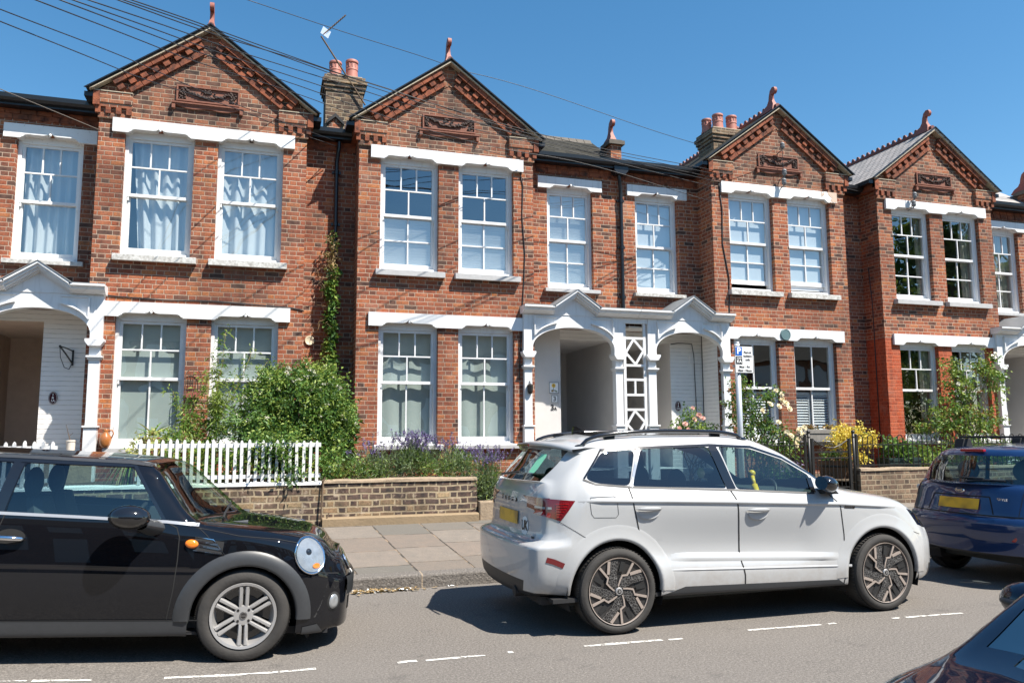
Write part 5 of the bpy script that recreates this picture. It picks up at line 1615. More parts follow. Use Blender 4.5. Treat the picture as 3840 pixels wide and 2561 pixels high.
        for (sc_, off) in ((1.0, .001), (1.0, .010), (.95, .018), (.885, .011)):
            r_ = onto(oval(c, .140*sc_, .104*sc_, rot), off); rings.append(r_+[r_[0]])
        hb.grid(rings, flip=(sd == 1)); ho = hb.build('headlight', MAT['chrome'], C, smooth=True)
        rf = MB(); rings = []
        for (sc_, off) in ((.86, .012), (.6, .009), (.3, .007), (.0, .006)):
            r_ = onto(oval(c, .140*sc_+.0005, .104*sc_+.0005, rot), off); rings.append(r_+[r_[0]])
        rf.grid(rings, flip=(sd == 1)); rf.build('lamp_reflector', MAT['reflector'], ho, smooth=True)
        rf = MB(); q, nn = S.at(c[0]-.01, c[1]+.03, sd); rf.lathe([(0, .0), (.018, .0), (.026, -.010), (.03, -.03)], 20)
        zx = nn; xx = Vector((0, 0, 1)).cross(zx).normalized(); yy = zx.cross(xx); M4 = Matrix.Translation(q+zx*.014) @ Matrix((xx, yy, zx)).transposed().to_4x4()
        rf.v = [tuple(M4 @ Vector(v)) for v in rf.v]; rf.build('projector', MAT['gloss_black'], ho, smooth=True)
        rf = MB(); rings = []
        for s_ in (1., .5, .01):
            r_ = onto(oval((c[0]+.05, c[1]-.07), .026*s_, .018*s_, 0., 18), .015); rings.append(r_+[r_[0]])
        rf.grid(rings, flip=(sd == 1)); rf.build('indicator', MAT['amber'], ho, smooth=True)
        rf = MB(); rings = []
        for (sc_, off) in ((.88, .016), (.6, .028), (.3, .034), (.0, .036)):
            r_ = onto(oval(c, .140*sc_+.0005, .104*sc_+.0005, rot), off); rings.append(r_+[r_[0]])
        rf.grid(rings, flip=(sd == 1)); rf.build('lens', MAT['lens'], ho, smooth=True)
        # side repeater and scuttle
        sc1 = MB(); 
        for (x0, z0, x1, z1, w) in ((-.445, .866, -.325, .850, .005), (-.425, .835, -.29, .815, .014), (-.41, .806, -.26, .782, .014), (-.325, .852, -.232, .748, .006), (-.45, .775, -.235, .748, .006)):
            S.ribbon(sc1, [(x0, z0), (x1, z1)], w, .007, sd)
        sc1.build('side_scuttle', MAT['chrome'], C)
        sc1 = MB(); S.ribbon(sc1, [(-.45, .815), (-.25, .795)], .085, .004, sd); sc1.build('scuttle_mesh', MAT['blackm'], C)
        rp = MB(); rings = []
        for s_, off in ((1., .006), (.9, .018), (.5, .023), (.01, .024)):
            r_ = onto(oval((-.463, .818), .045*s_, .030*s_, -.1, 22), off); rings.append(r_+[r_[0]])
        rp.grid(rings, flip=(sd == 1)); rp.build('side_repeater', MAT['amber'], C, smooth=True)
        # fog lamp, lower bumper details
        def blob(nm, cc, a, b, m, off=.006, rot=0., par=C):
            fb = MB(); rings = []
            for s_, o in ((1., .0), (.95, off), (.5, off*1.4), (.01, off*1.5)):
                r_ = onto(oval(cc, a*s_, b*s_, rot, 22), o); rings.append(r_+[r_[0]])
            fb.grid(rings, flip=(sd == 1)); return fb.build(nm, m, par, smooth=True)
        blob('fog_lamp_bezel', (.575, .40), .050, .072, MAT['gap'], .003)
        blob('fog_lamp', (.575, .40), .036, .056, MAT['reflector'], .008)
        # mirror
        mm = MB(); mm.ball((-.865, -sd*1.00, 1.005), (.135, .10, .082), 22, 14)
        mo = mm.build('door_mirror', MAT['gloss_black'], C, smooth=True)
        mm = MB(); rows = []
        for t in range(7):
            u = t/6; cx_, cy_, cz_ = -.80+.07*u, -sd*(.97-.16*u), .955-.035*u; r_ = .045+.03*u
            rows.append([(cx_+math.cos(a)*r_*1.05, cy_, cz_+math.sin(a)*r_*.75) for a in [2*PI*j/14 for j in range(15)]])
        mm.grid(rows, flip=(sd == 1)); mm.build('mirror_foot', MAT['plastic'], mo, smooth=True)
        # door handle
        hd = MB(); p, nn = S.at(-1.62, .83, sd)
        hd.tube([(-1.76, p.y-sd*.012, .838), (-1.73, p.y-sd*.04, .838), (-1.60, p.y-sd*.044, .834), (-1.53, p.y-sd*.03, .830), (-1.51, p.y-sd*.012, .829)], [.012, .017, .018, .016, .008], 10)
        hd.build('handle', MAT['chrome'], C, smooth=True)
        hd = MB(); r_ = onto(oval((-1.60, .838), .09, .052, 0.), .003); hd.face(r_); hd.build('handle_cup', MAT['gap'], C)
        # wheels
        for cx in (WX, WX-2.467): wheel(C, cx, -sd*.735, .326, .20, .224, -sd, 'double')
    # nose: grille, bonnet edge, plate
    def front_quad(nm, y0, y1, z0, z1, off, m, n=9, bow=0.):
        mb = MB(); rows = []
        for i in range(6):
            r_ = []
            for j in range(n+1):
                yy = y0+(y1-y0)*j/n; zz = z0+(z1-z0)*i/5-bow*(abs(yy)/max(abs(y0), 1e-3))**2
                p, nn = S.end(yy, zz, -1); r_.append((p if p is not None else Vector((.74, yy, zz)))+Vector((off, 0, 0)))
            rows.append(r_)
        mb.grid(rows); return mb.build(nm, m, C, smooth=True)
    gr = front_quad('grille', -.38, .38, .60, .70, .004, MAT['blackm'])
    gm = MB()
    for z in (.605, .63, .655, .68, .70):
        pts = []
        for j in range(21):
            yy = -.38+.76*j/20; p, nn = S.end(yy, z, -1); pts.append(p+Vector((.010, 0, 0)))
        gm.tube(pts, .0075, 6)
    for yy in (-.385, .385):
        pts = [S.end(yy, z, -1)[0]+Vector((.010, 0, 0)) for z in (.60, .63, .66, .70)]; gm.tube(pts, .009, 6)
    gm.build('grille_bars', MAT['chrome'], gr, smooth=True)
    front_quad('lower_grille', -.45, .45, .30, .40, .004, MAT['blackm'])
    bp = front_quad('bumper', -.62, .62, .44, .575, .028, MAT['p_black'], 18)
    pm = MB(); pm.box(.742, .752, -.26, .26, .45, .56); pm.build('number_plate', MAT['inkw'], C, bevel=.003)
    arch_liner(C, WX, .305, .40, .28, .80); arch_liner(C, WX-2.467, .305, .40, .28, .80)
    ub = MB(); ub.box(-2.9, .55, -.68, .68, .17, .22); ub.box(-2.0, -.36, -.79, .79, .19, .21); ub.prism([(.375, .19), (.43, .19), (.40, .13)], 'y', -.70, -.62); ub.build('underbody', MAT['blackm'], C)
    # inside
    cb = cabin(C, -2.6, -.3, .90, [(-1.38, -.34), (-1.38, .34), (-2.3, -.33), (-2.3, .33)], -.78, (-.93, -.34, .88), .70)
    dh = MB()
    for sd in (1, -1): dh.box(-1.62, -.72, -sd*.765, -sd*.71, .30, .935)
    dh.box(-.16+-.05, -.10, -.55, .55, .93, .955)
    dh.build('door_card', MAT['seat'], cb)
    rm = MB(); rm.ball((-.80, 0, 1.28), (.03, .12, .04), 12, 8); rm.tube([(-.80, 0, 1.30), (-.74, 0, 1.35)], .008, 6); rm.build('rear_view_mirror', MAT['plastic_d'], cb, smooth=True)
    wp = MB()
    for y0 in (-.5, .05):
        p = [S.bvh.ray_cast(Vector((x_, y_, 3.)), Vector((0, 0, -1)))[0]+Vector((0, 0, .012)) for x_, y_ in ((-.22-.12*abs(y0), y0), (-.28, y0+.2), (-.25, y0+.42))]
        wp.tube(p, .009, 6)
    wp.build('wiper', MAT['plastic_d'], C)
    ah = MB()
    return C
mini = build_mini()

# ---------------- blue hatchback seen from behind, and the dark car in the near corner
hatch_rows = [
 (.25, [(.64, .32), (.74, .34), (.80, .50), (.81, .68), (.79, .86, .04), (.765, 1.0, .08), (.70, 1.045, .11), (.60, 1.05, .06), (0, 1.055, -.10)]),
 (.36, [(.70, .30), (.79, .32), (.83, .49), (.838, .69), (.825, .89, .02), (.80, 1.03, .04), (.705, 1.20, .06), (.60, 1.21, .0), (0, 1.22, -.13)]),
 (.50, [(.72, .26), (.81, .28), (.835, .46), (.842, .69), (.83, .91), (.805, 1.04), (.665, 1.345, .02), (.56, 1.375, -.05), (0, 1.405, -.19)]),
 (.66, [(.72, .24), (.81, .25), (.835, .44), (.843, .69), (.832, .92), (.81, 1.035), (.665, 1.39), (.56, 1.425), (0, 1.455, -.04)]),
 (1.2, [(.72, .23), (.81, .24), (.835, .43), (.843, .68), (.832, .92), (.812, 1.01), (.668, 1.41), (.56, 1.452), (0, 1.480)]),
 (2.0, [(.72, .23), (.81, .24), (.835, .43), (.843, .68), (.832, .91), (.812, .985), (.665, 1.405), (.56, 1.445), (0, 1.475)]),
 (2.45, [(.72, .23), (.81, .24), (.835, .43), (.843, .68), (.832, .90), (.81, .97), (.665, 1.33), (.60, 1.36), (0, 1.415, .12)]),
 (2.85, [(.72, .22), (.81, .23), (.835, .42), (.843, .67), (.83, .88), (.80, .95), (.72, 1.10), (.66, 1.115), (0, 1.18, .18)]),
 (3.12, [(.72, .22), (.81, .23), (.835, .42), (.843, .66), (.825, .87), (.79, .93), (.735, .955), (.66, .965), (0, 1.0, .20)]),
 (3.4, [(.70, .22), (.80, .23), (.825, .41), (.83, .64), (.80, .83), (.74, .88), (.67, .90), (.55, .915), (0, .94, .10)]),
 (3.65, [(.66, .22), (.76, .23), (.79, .39), (.79, .60), (.73, .76), (.66, .80), (.58, .825), (.46, .84), (0, .86, .06)]),
 (3.80, [(.58, .24), (.66, .25), (.69, .38), (.69, .58), (.62, .66), (.55, .70), (.48, .72), (.36, .735), (0, .75, .05)])]
def build_hatch(name, label, pm, loc, rot, detail):
    C = thing(name, label, 'car', loc, local=True, rot=rot)
    S = Shell(hatch_rows, cap_r=.24, cap_f=.13)
    for cx in (.66, 3.15):
        P = circ(cx, .30, .36, 24, -.1, PI+.1); P = [(cx-.36, .05)]+P[::-1]+[(cx+.36, .05)]
        S.drop(S.cut(P[::-1], cond=side_cond))
    W = [('rear_door_glass', rounded([(.70, 1.355), (1.30, 1.385), (1.36, 1.015), (.72, 1.06)], .05), 'cglass_dark'), ('front_door_glass', rounded([(1.37, 1.385), (2.10, 1.37), (2.72, 1.06), (2.72, .985), (1.43, 1.01)], .03), 'cglass')]
    gl = [(nm, S.cut(P, cond=lambda f: side_cond(f) and f[S.lay] < 100), m) for nm, P, m in W]
    ws = S.mark([f for f in S.bm.faces if f[S.lay] == 7 and f.calc_center_median().x > 2.2 and 1.0 < f.calc_center_median().z < 1.435])
    rg = S.cut(rounded([(-.60, 1.345), (.60, 1.345), (.665, 1.055), (-.665, 1.055)], .06), ax='x', cond=lambda f: f.calc_center_median().x < .6)
    tls = []
    for sd in (1, -1):
        tls.append((sd, S.cut([(-sd*.665, 1.36), (-sd*.60, 1.36), (-sd*.675, 1.05), (-sd*.66, .87), (-sd*.90, .87), (-sd*.90, 1.06)], ax='x', cond=lambda f: f.calc_center_median().x < .62)))
    hls = S.cut([(3.35, .84), (3.62, .80), (3.84, .66), (3.70, .62), (3.45, .72)], cond=lambda f: f.calc_center_median().x > 3.2 and abs(f.calc_center_median().y) > .4)
    for nm, F, m in gl:
        for sd in (1, -1): S.take(F, nm, MAT[m], C, -.003, sd)
    S.take(ws, 'windscreen', MAT['wscreen_dark' if detail == 'near' else 'wscreen'], C, -.002)
    S.take(rg, 'rear_window', MAT['cglass'], C, -.003)
    for sd, F in tls: S.take(F, 'tail_light', MAT['red_lens'], C, .006, sd)
    for sd in (1, -1): S.take(hls, 'headlight', MAT['reflector'], C, .004, sd)
    S.finish('body', [MAT[pm], MAT['plastic_d']], C, lambda f, k: 1 if (k % 100 == 0 and k < 300) else 0)
    for sd in (1, -1):
        gp = MB(); S.ribbon(gp, [(1.33, 1.01), (1.36, .8), (1.36, .5), (1.38, .3)], .006, .002, sd); S.ribbon(gp, [(2.72, .98), (2.76, .8), (2.74, .4), (2.70, .28)], .006, .002, sd); S.ribbon(gp, [(.72, 1.05), (.75, .85), (.92, .62), (1.05, .5)], .006, .002, sd)
        gp.build('panel_gap', MAT['gap'], C)
        tr = MB(); S.ribbon(tr, [(.68, 1.055), (1.4, 1.005), (2.74, .975)], .016, .004, sd); S.ribbon(tr, [(1.335, 1.40), (1.395, 1.01)], .06, .003, sd); S.ribbon(tr, [(.70, 1.372), (1.3, 1.402), (2.10, 1.386), (2.74, 1.065)], .02, .003, sd); tr.build('window_trim', MAT['plastic_d'], C)
        mm = MB(); mm.ball((2.50, -sd*.955, 1.03), (.07, .105, .065), 18, 12); mm.prism([(2.47, .96), (2.60, .96), (2.58, 1.02), (2.50, 1.02)], 'y', -sd*.80, -sd*.90)
        mo = mm.build('door_mirror', MAT[pm], C, smooth=True)
        mm = MB(); mm.ball((2.53, -sd*.965, 1.03), (.05, .075, .02), 14, 8); mm.build('mirror_indicator', MAT['lens'] if detail != 'near' else MAT['plastic_d'], mo, smooth=True)
        hd = MB(); 
        for hx in (.95, 1.75):
            p, nn = S.at(hx, .87, sd); hd.tube([(hx-.09, p.y, .87), (hx-.07, p.y-sd*.03, .87), (hx+.07, p.y-sd*.03, .865), (hx+.09, p.y, .865)], .014, 8)
        hd.build('handle', MAT[pm], C, smooth=True)
        for cx in (.66, 3.15): wheel(C, cx, -sd*.735, .30, .19, .20, -sd, 'double')
    if detail == 'rear':
        def rq(nm, y0, y1, z0, z1, off, m, par=C):
            mb = MB(); rows = []
            for i in range(6):
                r_ = []
                for j in range(13):
                    yy = y0+(y1-y0)*j/12; zz = z0+(z1-z0)*i/5; p, nn = S.end(yy, zz, 1); r_.append((p if p is not None else Vector((.1, yy, zz)))+Vector((-off, 0, 0)))
                rows.append(r_)
            mb.grid(rows, flip=True); return mb.build(nm, m, par, smooth=True)
        rq('number_plate', -.26, .26, .785, .895, .012, MAT['nplate'])
        pr = MB()
        for (a, b) in (((-.36, .92), (.36, .92)), ((-.36, .92), (-.42, .745)), ((.36, .92), (.42, .745)), ((-.70, .73), (.70, .73))): S.ribbon(pr, [a, b], .012, .002, 1, ax='x')
        S.ribbon(pr, [(-.675, 1.05), (-.66, .74)], .006, .002, 1, ax='x'); S.ribbon(pr, [(.675, 1.05), (.66, .74)], .006, .002, 1, ax='x')
        pr.build('panel_gap', MAT['gap'], C)
        p, nn = S.end(0., .975, 1)
        bd = MB(); bd.lathe([(0, -.010), (.035, -.009), (.04, 0)], 24, axis='x'); bd.v = [(v[0]+p.x, v[1]*1.6, v[2]*.8+.975) for v in bd.v]; bd.build('badge_oval', MAT['chrome'], C, smooth=True)
        bd = MB(); bd.lathe([(0, -.0125), (.030, -.0105)], 24, axis='x'); bd.v = [(v[0]+p.x, v[1]*1.65, v[2]*.78+.975) for v in bd.v]; bo = bd.build('badge_field', MAT['p_blue'], C, smooth=True)
        M4 = Matrix.Translation((p.x-.0135, 0, .975)) @ Matrix(((0, 0, -1), (-1, 0, 0), (0, 1, 0))).to_4x4()
        text('badge_lettering', 'Ford', .038, MAT['chrome'], bo, M4, .0008, 1.1)
        q, nn = S.end(-.50, .90, 1)
        M4 = Matrix.Translation((q.x-.012, -.50, .90)) @ Matrix(((0, 0, -1), (-1, 0, 0), (0, 1, 0))).to_4x4()
        text('trim_lettering', 'STYLE', .034, MAT['chrome'], C, M4, .0012, 1.4)
        bl = MB(); bl.box(.285, .33, -.15, .15, 1.388, 1.418); bl.build('brake_lamp', MAT['red_lens'], C, bevel=.006)
        wp = MB(); pts = [S.end(y_, z_, 1)[0]+Vector((-.012, 0, 0)) for y_, z_ in ((-.02, 1.07), (-.12, 1.085), (-.30, 1.09), (-.42, 1.088))]
        wp.tube(pts, .010, 6); pts = [S.end(y_, z_, 1)[0]+Vector((-.016, 0, 0)) for y_, z_ in ((.14, 1.115), (-.0, 1.11), (-.2, 1.105))]; wp.tube(pts, .008, 6); wp.build('rear_wiper', MAT['plastic_d'], C)
        for sd in (1, -1):
            for z_ in (1.03, .965):
                p, nn = S.end(-sd*.735, z_, 1)
                lb = MB(); lb.lathe([(0, -.016), (.020, -.014), (.028, -.012), (.031, 0)], 20, axis='x'); lb.v = [(v[0]+p.x, v[1]-sd*.735, v[2]+z_) for v in lb.v]; lb.build('lamp_bowl', MAT['reflector'], C, smooth=True)
            p, nn = S.end(-sd*.60, .53, 1); lb = MB(); lb.lathe([(0, -.012), (.042, -.01), (.05, 0)], 22, axis='x'); lb.v = [(v[0]+p.x, v[1]-sd*.60, v[2]+.53) for v in lb.v]; lb.build('fog_lamp', MAT['red_lens'], C, smooth=True)
        # roof bars
        for bx in (.85, 1.75):
            rb = MB(); rb.box(bx-.02, bx+.02, -.66, .66, 1.535, 1.56)
            for sd in (1, -1): rb.prism([(bx-.09, 1.42), (bx+.09, 1.42), (bx+.05, 1.53), (bx-.05, 1.53)], 'y', -sd*.56, -sd*.68)
            rb.build('roof_bar', MAT['blackm'], C, bevel=.006)
        bm_ = MB()
        rows = []
        for j in range(17):
            yy = -.76+1.52*j/16; r_ = []
            for i, (zz, o) in enumerate(((.715, .001), (.70, .03), (.64, .045), (.55, .035), (.47, .001))):
                p, nn = S.end(yy, zz, 1); r_.append((p if p is not None else Vector((.1, yy, zz)))+Vector((-o, 0, 0)))
            rows.append(r_)
        bm_.grid(rows); bm_.build('bumper', MAT[pm], C, smooth=True)
    arch_liner(C, .66, .30, .385, .28, .80); arch_liner(C, 3.15, .30, .385, .28, .80)
    ub = MB(); ub.box(.4, 3.6, -.66, .66, .25, .30); ub.box(1.05, 2.75, -.78, .78, .24, .28); ub.build('underbody', MAT['blackm'], C)
    cabin(C, .35, 3.0, .95, [(1.75, -.34), (1.75, .34), (.85, -.36), (.85, .36), ], 2.55, (2.35, -.34, .95), .70)
    return C
blue = build_hatch('hatchback_car', 'dark blue hatchback with roof bars, seen from behind beyond the white car', 'p_blue', (7.30, 6.93, 0.), (0, 0, 0), 'rear')
near = build_hatch('hatchback_car', 'dark car cut off by the bottom right corner, its windscreen mirroring the houses', 'p_navy', (4.98, 1.12, -.0), (0, 0, PI), 'near')
# ------------------------------------------------------------------ camera (solved from the facade's verticals and courses)
CAM = Vector((0., 0., 1.594))
_f, _yaw, _pit, _rol = 2959.08, R(17.6514), R(6.7974), R(-.3198)
_fw = Vector((math.sin(_yaw)*math.cos(_pit), math.cos(_yaw)*math.cos(_pit), math.sin(_pit)))
_rt = Vector((math.cos(_yaw), -math.sin(_yaw), 0)); _up = _rt.cross(_fw)
_r2 = _rt*math.cos(_rol)+_up*math.sin(_rol); _u2 = _up*math.cos(_rol)-_rt*math.sin(_rol)
cd_ = bpy.data.cameras.new('camera'); cam = bpy.data.objects.new('camera', cd_); col.objects.link(cam)
cd_.sensor_width = 36; cd_.lens = _f/3840*36; cd_.clip_end = 3000; cd_.clip_start = .05
Mc = Matrix((_r2, _u2, -_fw)).transposed().to_4x4(); Mc.translation = CAM
cam.matrix_world = Mc; sc.camera = cam

# ------------------------------------------------------------------ ground
def hz(x):
    """the street climbs to the left of the gap between the cars"""
    if x >= .3: return 0.
    t = .3-x
    h = .075*t*t/2.4 if t < 1.2 else .075*(t-.6)
    return h if t < 8.5 else .075*7.9+.02*(1-math.exp(-(t-8.5)*.5))
def struct(mb, name, m, smooth=False):
    o = mb.build(name, m, None, smooth=smooth); o['kind'] = 'structure'; return o
XS = [-60, -40, -25, -15, -11]+[-10+.4*i for i in range(30)]+[2.5+i*.8 for i in range(24)]+[25, 35, 50, 80, 120]
def sheet(name, m, Y0, Z0, Y1, Z1, n=6, fz=None):
    mb = MB()
    mb.grid([[(x, Y0+(Y1-Y0)*j/n, Z0+(Z1-Z0)*j/n+hz(x)) for j in range(n+1)] for x in XS])
    return struct(mb, name, m, True)
mb = MB(); mb.grid([[(x, y, -.08) for y in (-900, -60, -3, 30, 900)] for x in (-900, -60, 0, 60, 900)]); struct(mb, 'ground', MAT['soil'])
sheet('road', MAT['asphalt'], -.55, .0, 8.55, .0, 12)
sheet('pavement', MAT['paving'], 8.66, .147, 11.05, .452, 8)
sheet('near_pavement', MAT['paving'], -3.8, .16, -.69, .14, 4)
for (y0, y1, fl) in ((8.5, 8.66, 1), (-.70, -.54, -1)):
    mb = MB()
    for (xa, xb) in zip(XS[:-1], XS[1:]):
        ha, hb = hz(xa), hz(xb); yk = y0 if fl > 0 else y1; yo = y1 if fl > 0 else y0
        prof = [(yk, -.05), (yk, .118), (yk+fl*.006, .133), (yk+fl*.02, .142), (yo, .149), (yo, -.05)]
        for (p, q) in zip(prof[:-1], prof[1:]):
            mb.face([(xa, p[0], p[1]+ha), (xb, p[0], p[1]+hb), (xb, q[0], q[1]+hb), (xa, q[0], q[1]+ha)])
    struct(mb, 'kerb', MAT['kerb'])
mb = MB()
rr = random.Random(3)
for (x0, x1, y0, y1) in ((-1.75, -1.35, 5.88, 5.86), (-1.32, -.98, 5.86, 5.85), (-.55, .42, 5.86, 5.83), (.98, 1.12, 5.80, 5.80), (1.18, 1.62, 5.79, 5.78), (1.80, 1.84, 5.80, 5.80), (2.40, 3.05, 5.78, 5.75), (3.10, 3.22, 5.74, 5.74), (3.86, 4.55, 5.80, 5.77), (4.62, 4.70, 5.77, 5.77), (5.28, 5.36, 5.76, 5.76), (5.42, 6.02, 5.75, 5.72), (6.8, 7.6, 5.72, 5.7)):
    n = max(2, int((x1-x0)/.1)); w0 = .023
    rows = []
    for i in range(n+1):
        t = i/n; x = x0+(x1-x0)*t; y = y0+(y1-y0)*t; w = w0*rr.uniform(.55, 1.15)
        rows.append([(x, y-w+rr.uniform(-.006, .006), hz(x)+.004), (x, y+w+rr.uniform(-.006, .006), hz(x)+.004)])
    mb.grid(rows)
struct(mb, 'road_marking', MAT['paintline'])
# front gardens
mb = MB()
for (xa, xb, za) in ((-9., 4.9, .93), (9.4, 20., .80)):
    mb.grid([[(x, y, za+.02*math.sin(x*3+y*2)) for y in (10.95, 11.6, 12.4, 13.49)] for x in [xa+(xb-xa)*i/20 for i in range(21)]])
struct(mb, 'garden_soil', MAT['soil'])
mb = MB(); mb.box(4.9, 9.4, 11.04, 16.5, .3, .62); struct(mb, 'garden_path', MAT['paving'])

# ------------------------------------------------------------------ garden walls, fences, gate
def garden_wall(name, label, x0, x1, zt, m, cap='coping', plinth=True):
    T = thing(name, label, 'wall', ((x0+x1)/2, 11., .4))
    mb = MB(); mb.box(x0, x1, 10.9, 11.13, .3, zt-.012); mb.build('brickwork', MAT[m], T)
    if cap:
        cb = MB(); n = int((x1-x0)/.22); r_ = random.Random(int(x0*10)+50); rows = []
        for i in range(n+1):
            x = x0+(x1-x0)*i/n; j = r_.uniform(-.006, .010)
            rows.append([(x, 10.884+r_.uniform(-.006, .006), zt-.022), (x, 10.889, zt+.008+j), (x, 10.93, zt+.022+j), (x, 11.12, zt+.02+j), (x, 11.145, zt-.02)])
        cb.grid(rows); cb.face(rows[0]); cb.face(rows[-1][::-1]); cb.build('coping', MAT[cap], T, smooth=False)
    if plinth:
        pb = MB(); pb.prism([(10.79, .38), (10.79, .515), (10.81, .53), (10.8995, .535), (10.8995, .38)], 'x', x0, x1); pb.build('plinth', MAT['plinth'], T)
    return T
garden_wall('garden_wall', 'low sooty stock brick wall with sandy plinth, in front of the lavender', .815, 2.94, .998, 'brick_stock')
garden_wall('garden_wall', 'low brick wall carrying the white picket fence', -4.4, .80, .985, 'brick_stock', 'inkw', False)
garden_wall('garden_wall', 'low brown stone wall under the black railings on the right', 9.53, 16.5, 1.0, 'brick_stock_red', 'coping', False)
garden_wall('garden_wall', 'low wall behind the white car, under short black railings', 7.2, 8.58, .80, 'brick_stock_red', 'coping', False)
st = thing('stone_block', 'low stone kerb block at the right end of the stock brick wall', 'stone block', (3.3, 10.95, .45))
mb = MB(); mb.box(2.96, 4.6, 10.84, 11.2, .40, .685); mb.build('block', MAT['coping'], st, bevel=.02)

def picket(name, label, xs, top):
    T = thing(name, label, 'fence', ((xs[0]+xs[-1])/2, 10.95, .98))
    mb = MB(); r_ = random.Random(5)
    for i, x in enumerate(xs):
        t = top(x)+r_.uniform(-.008, .008); w = .019; lean = r_.uniform(-.008, .008)
        P = [(x-w, 1.01), (x+w, 1.01), (x+w+lean, t-.035), (x+w*.6+lean, t-.012), (x+lean, t), (x-w*.6+lean, t-.012), (x-w+lean, t-.035)]
        mb.prism(P, 'y', 10.905, 10.925)
    mb.build('pickets', MAT['white'], T)
    mb = MB(); a, b = xs[0]-.05, xs[-1]+.05
    mb.box(a, b, 10.926, 10.96, top(a)-.115, top(a)-.06); mb.box(a, b, 10.926, 10.96, 1.06, 1.11)
    mb.build('rail', MAT['white'], T)
    return T
picket('picket_fence', 'white picket fence on the low wall in front of the big flowering bush', [-1.42+.0863*i for i in range(26)], lambda x: 1.575-.012*(x+1.4))
picket('picket_fence', 'short white picket fence left of the path, above the black car roof', [-4.2+.1*i for i in range(19)], lambda x: 1.56)

def railing(name, label, x0, x1, zb, zt, step=.105):
    T = thing(name, label, 'railing', ((x0+x1)/2, 11.0, zb))
    mb = MB(); n = int((x1-x0)/step)
    for i in range(0, n):
        x = x0+i*step
        if i % 2 == 0:
            pts = [(x, 11.01, zb)]+[(x, 11.01, zt-.12)]+[(x+step*.5-step*.5*math.cos(a), 11.01, zt-.06+step*.62*math.sin(a)) for a in [PI*k/8 for k in range(9)]]+[(x+step, 11.01, zt-.12), (x+step, 11.01, zb)]
            mb.tube(pts, .0085, 6)
    mb.build('bars', MAT['iron'], T)
    mb = MB()
    for z in (zb+.07, zt-.16): mb.box(x0-.02, x1+.02, 10.998, 11.022, z-.008, z+.008)
    mb.build('rail', MAT['iron'], T)
    for x in (x0-.03, x1+.03):
        mb = MB(); mb.box(x-.018, x+.018, 10.99, 11.03, zb-.05, zt-.02); mb.ball((x, 11.01, zt), .026, 10, 8); mb.build('post', MAT['iron'], T)
    return T
railing('railings', 'black hoop topped railings on the brown stone wall at the right', 9.60, 15.4, 1.0, 1.57)
railing('railings', 'short black hoop topped railings between the white roses and the gate', 7.3, 8.52, .80, 1.57)
gt = thing('garden_gate', 'black wrought iron gate with scrolls between two iron posts', 'gate', (9.05, 10.98, .6))
mb = MB()
for x in (8.66, 9.40): mb.box(x-.022, x+.022, 10.96, 11.004, .62, 1.52)
for z in (.72, 1.20, 1.30): mb.box(8.682, 9.378, 10.970, 10.994, z-.010, z+.010)
mb.tube([(8.68, 10.982, 1.50)]+[(8.68+.70*t, 10.982, 1.50-.14*math.sin(PI*t)) for t in (.2, .4, .6, .8)]+[(9.38, 10.982, 1.50)], .010, 6)
mb.build('frame', MAT['iron'], gt)
mb = MB()
for i in range(9): mb.tube([(8.75+.078*i, 10.982, .72), (8.75+.078*i, 10.982, 1.20)], .007, 6)
mb.build('bars', MAT['iron'], gt)
mb = MB()
for (cx, cz, r_) in ((8.84, 1.30, .06), (9.22, 1.30, .06), (9.03, 1.41, .07), (8.86, 1.40, .05), (9.20, 1.40, .05)):
    mb.tube([(cx+r_*(1-.045*k)*math.cos(.55*k), 10.982, cz+r_*(1-.045*k)*math.sin(.55*k)) for k in range(18)], .006, 6)
mb.build('scrollwork', MAT['iron'], gt)
for x in (8.60, 9.49):
    mb = MB(); mb.tube([(x, 10.98, .55), (x, 10.98, 1.60)], .023, 10); mb.ball((x, 10.98, 1.625), .032, 12, 8); mb.tube([(x, 10.98, 1.54), (x, 10.98, 1.555)], .030, 10)
    mb.build('post', MAT['iron'], gt, smooth=True)

# ------------------------------------------------------------------ parking sign
sg = thing('parking_sign', 'grey post with a permit holders parking sign, behind the white car', 'sign', (6.87, 10.3, .40))
mb = MB(); mb.tube([(6.87, 10.32, .35), (6.87, 10.32, 2.96)], .042, 16); mb.tube([(6.87, 10.32, 2.96), (6.87, 10.32, 2.985)], .036, 16); mb.build('post', MAT['steel'], sg, smooth=True)
mb = MB(); mb.box(6.79, 7.105, 10.262, 10.266, 2.515, 2.92); pl = mb.build('sign_plate', MAT['inkw'], sg)
mb = MB()
for z in (2.62, 2.82): mb.box(6.81, 6.93, 10.267, 10.36, z-.015, z+.015)
mb.build('clip', MAT['steel'], sg)
mb = MB(); z0, z1, x0, x1 = 2.512, 2.923, 6.787, 7.108
for a in ((x0, x1, z0, z0+.006), (x0, x1, z1-.006, z1), (x0, x0+.006, z0+.006, z1-.006), (x1-.006, x1, z0+.006, z1-.006)): mb.box(a[0], a[1], 10.2595, 10.2675, a[2], a[3])
mb.build('sign_border', MAT['ink'], pl)
MAT['sign_blue'] = plain('sign_blue', (.01, .10, .42), .4, var=.04)
mb = MB(); mb.box(6.80, 6.915, 10.2590, 10.2615, 2.775, 2.905); mb.build('blue_panel', MAT['sign_blue'], pl)
mb = MB(); mb.box(6.805, 6.915, 10.2590, 10.2615, 2.645, 2.76); mb.build('black_panel', MAT['ink'], pl)
def wtext(body, x, z, size, m, par, y=10.2575, sx=1., bold=0., name='lettering'):
    return text(name, body, size, MAT[m], par, Matrix.Translation((x, y, z)) @ Matrix.Rotation(PI/2, 4, 'X'), .0005, sx, bold)
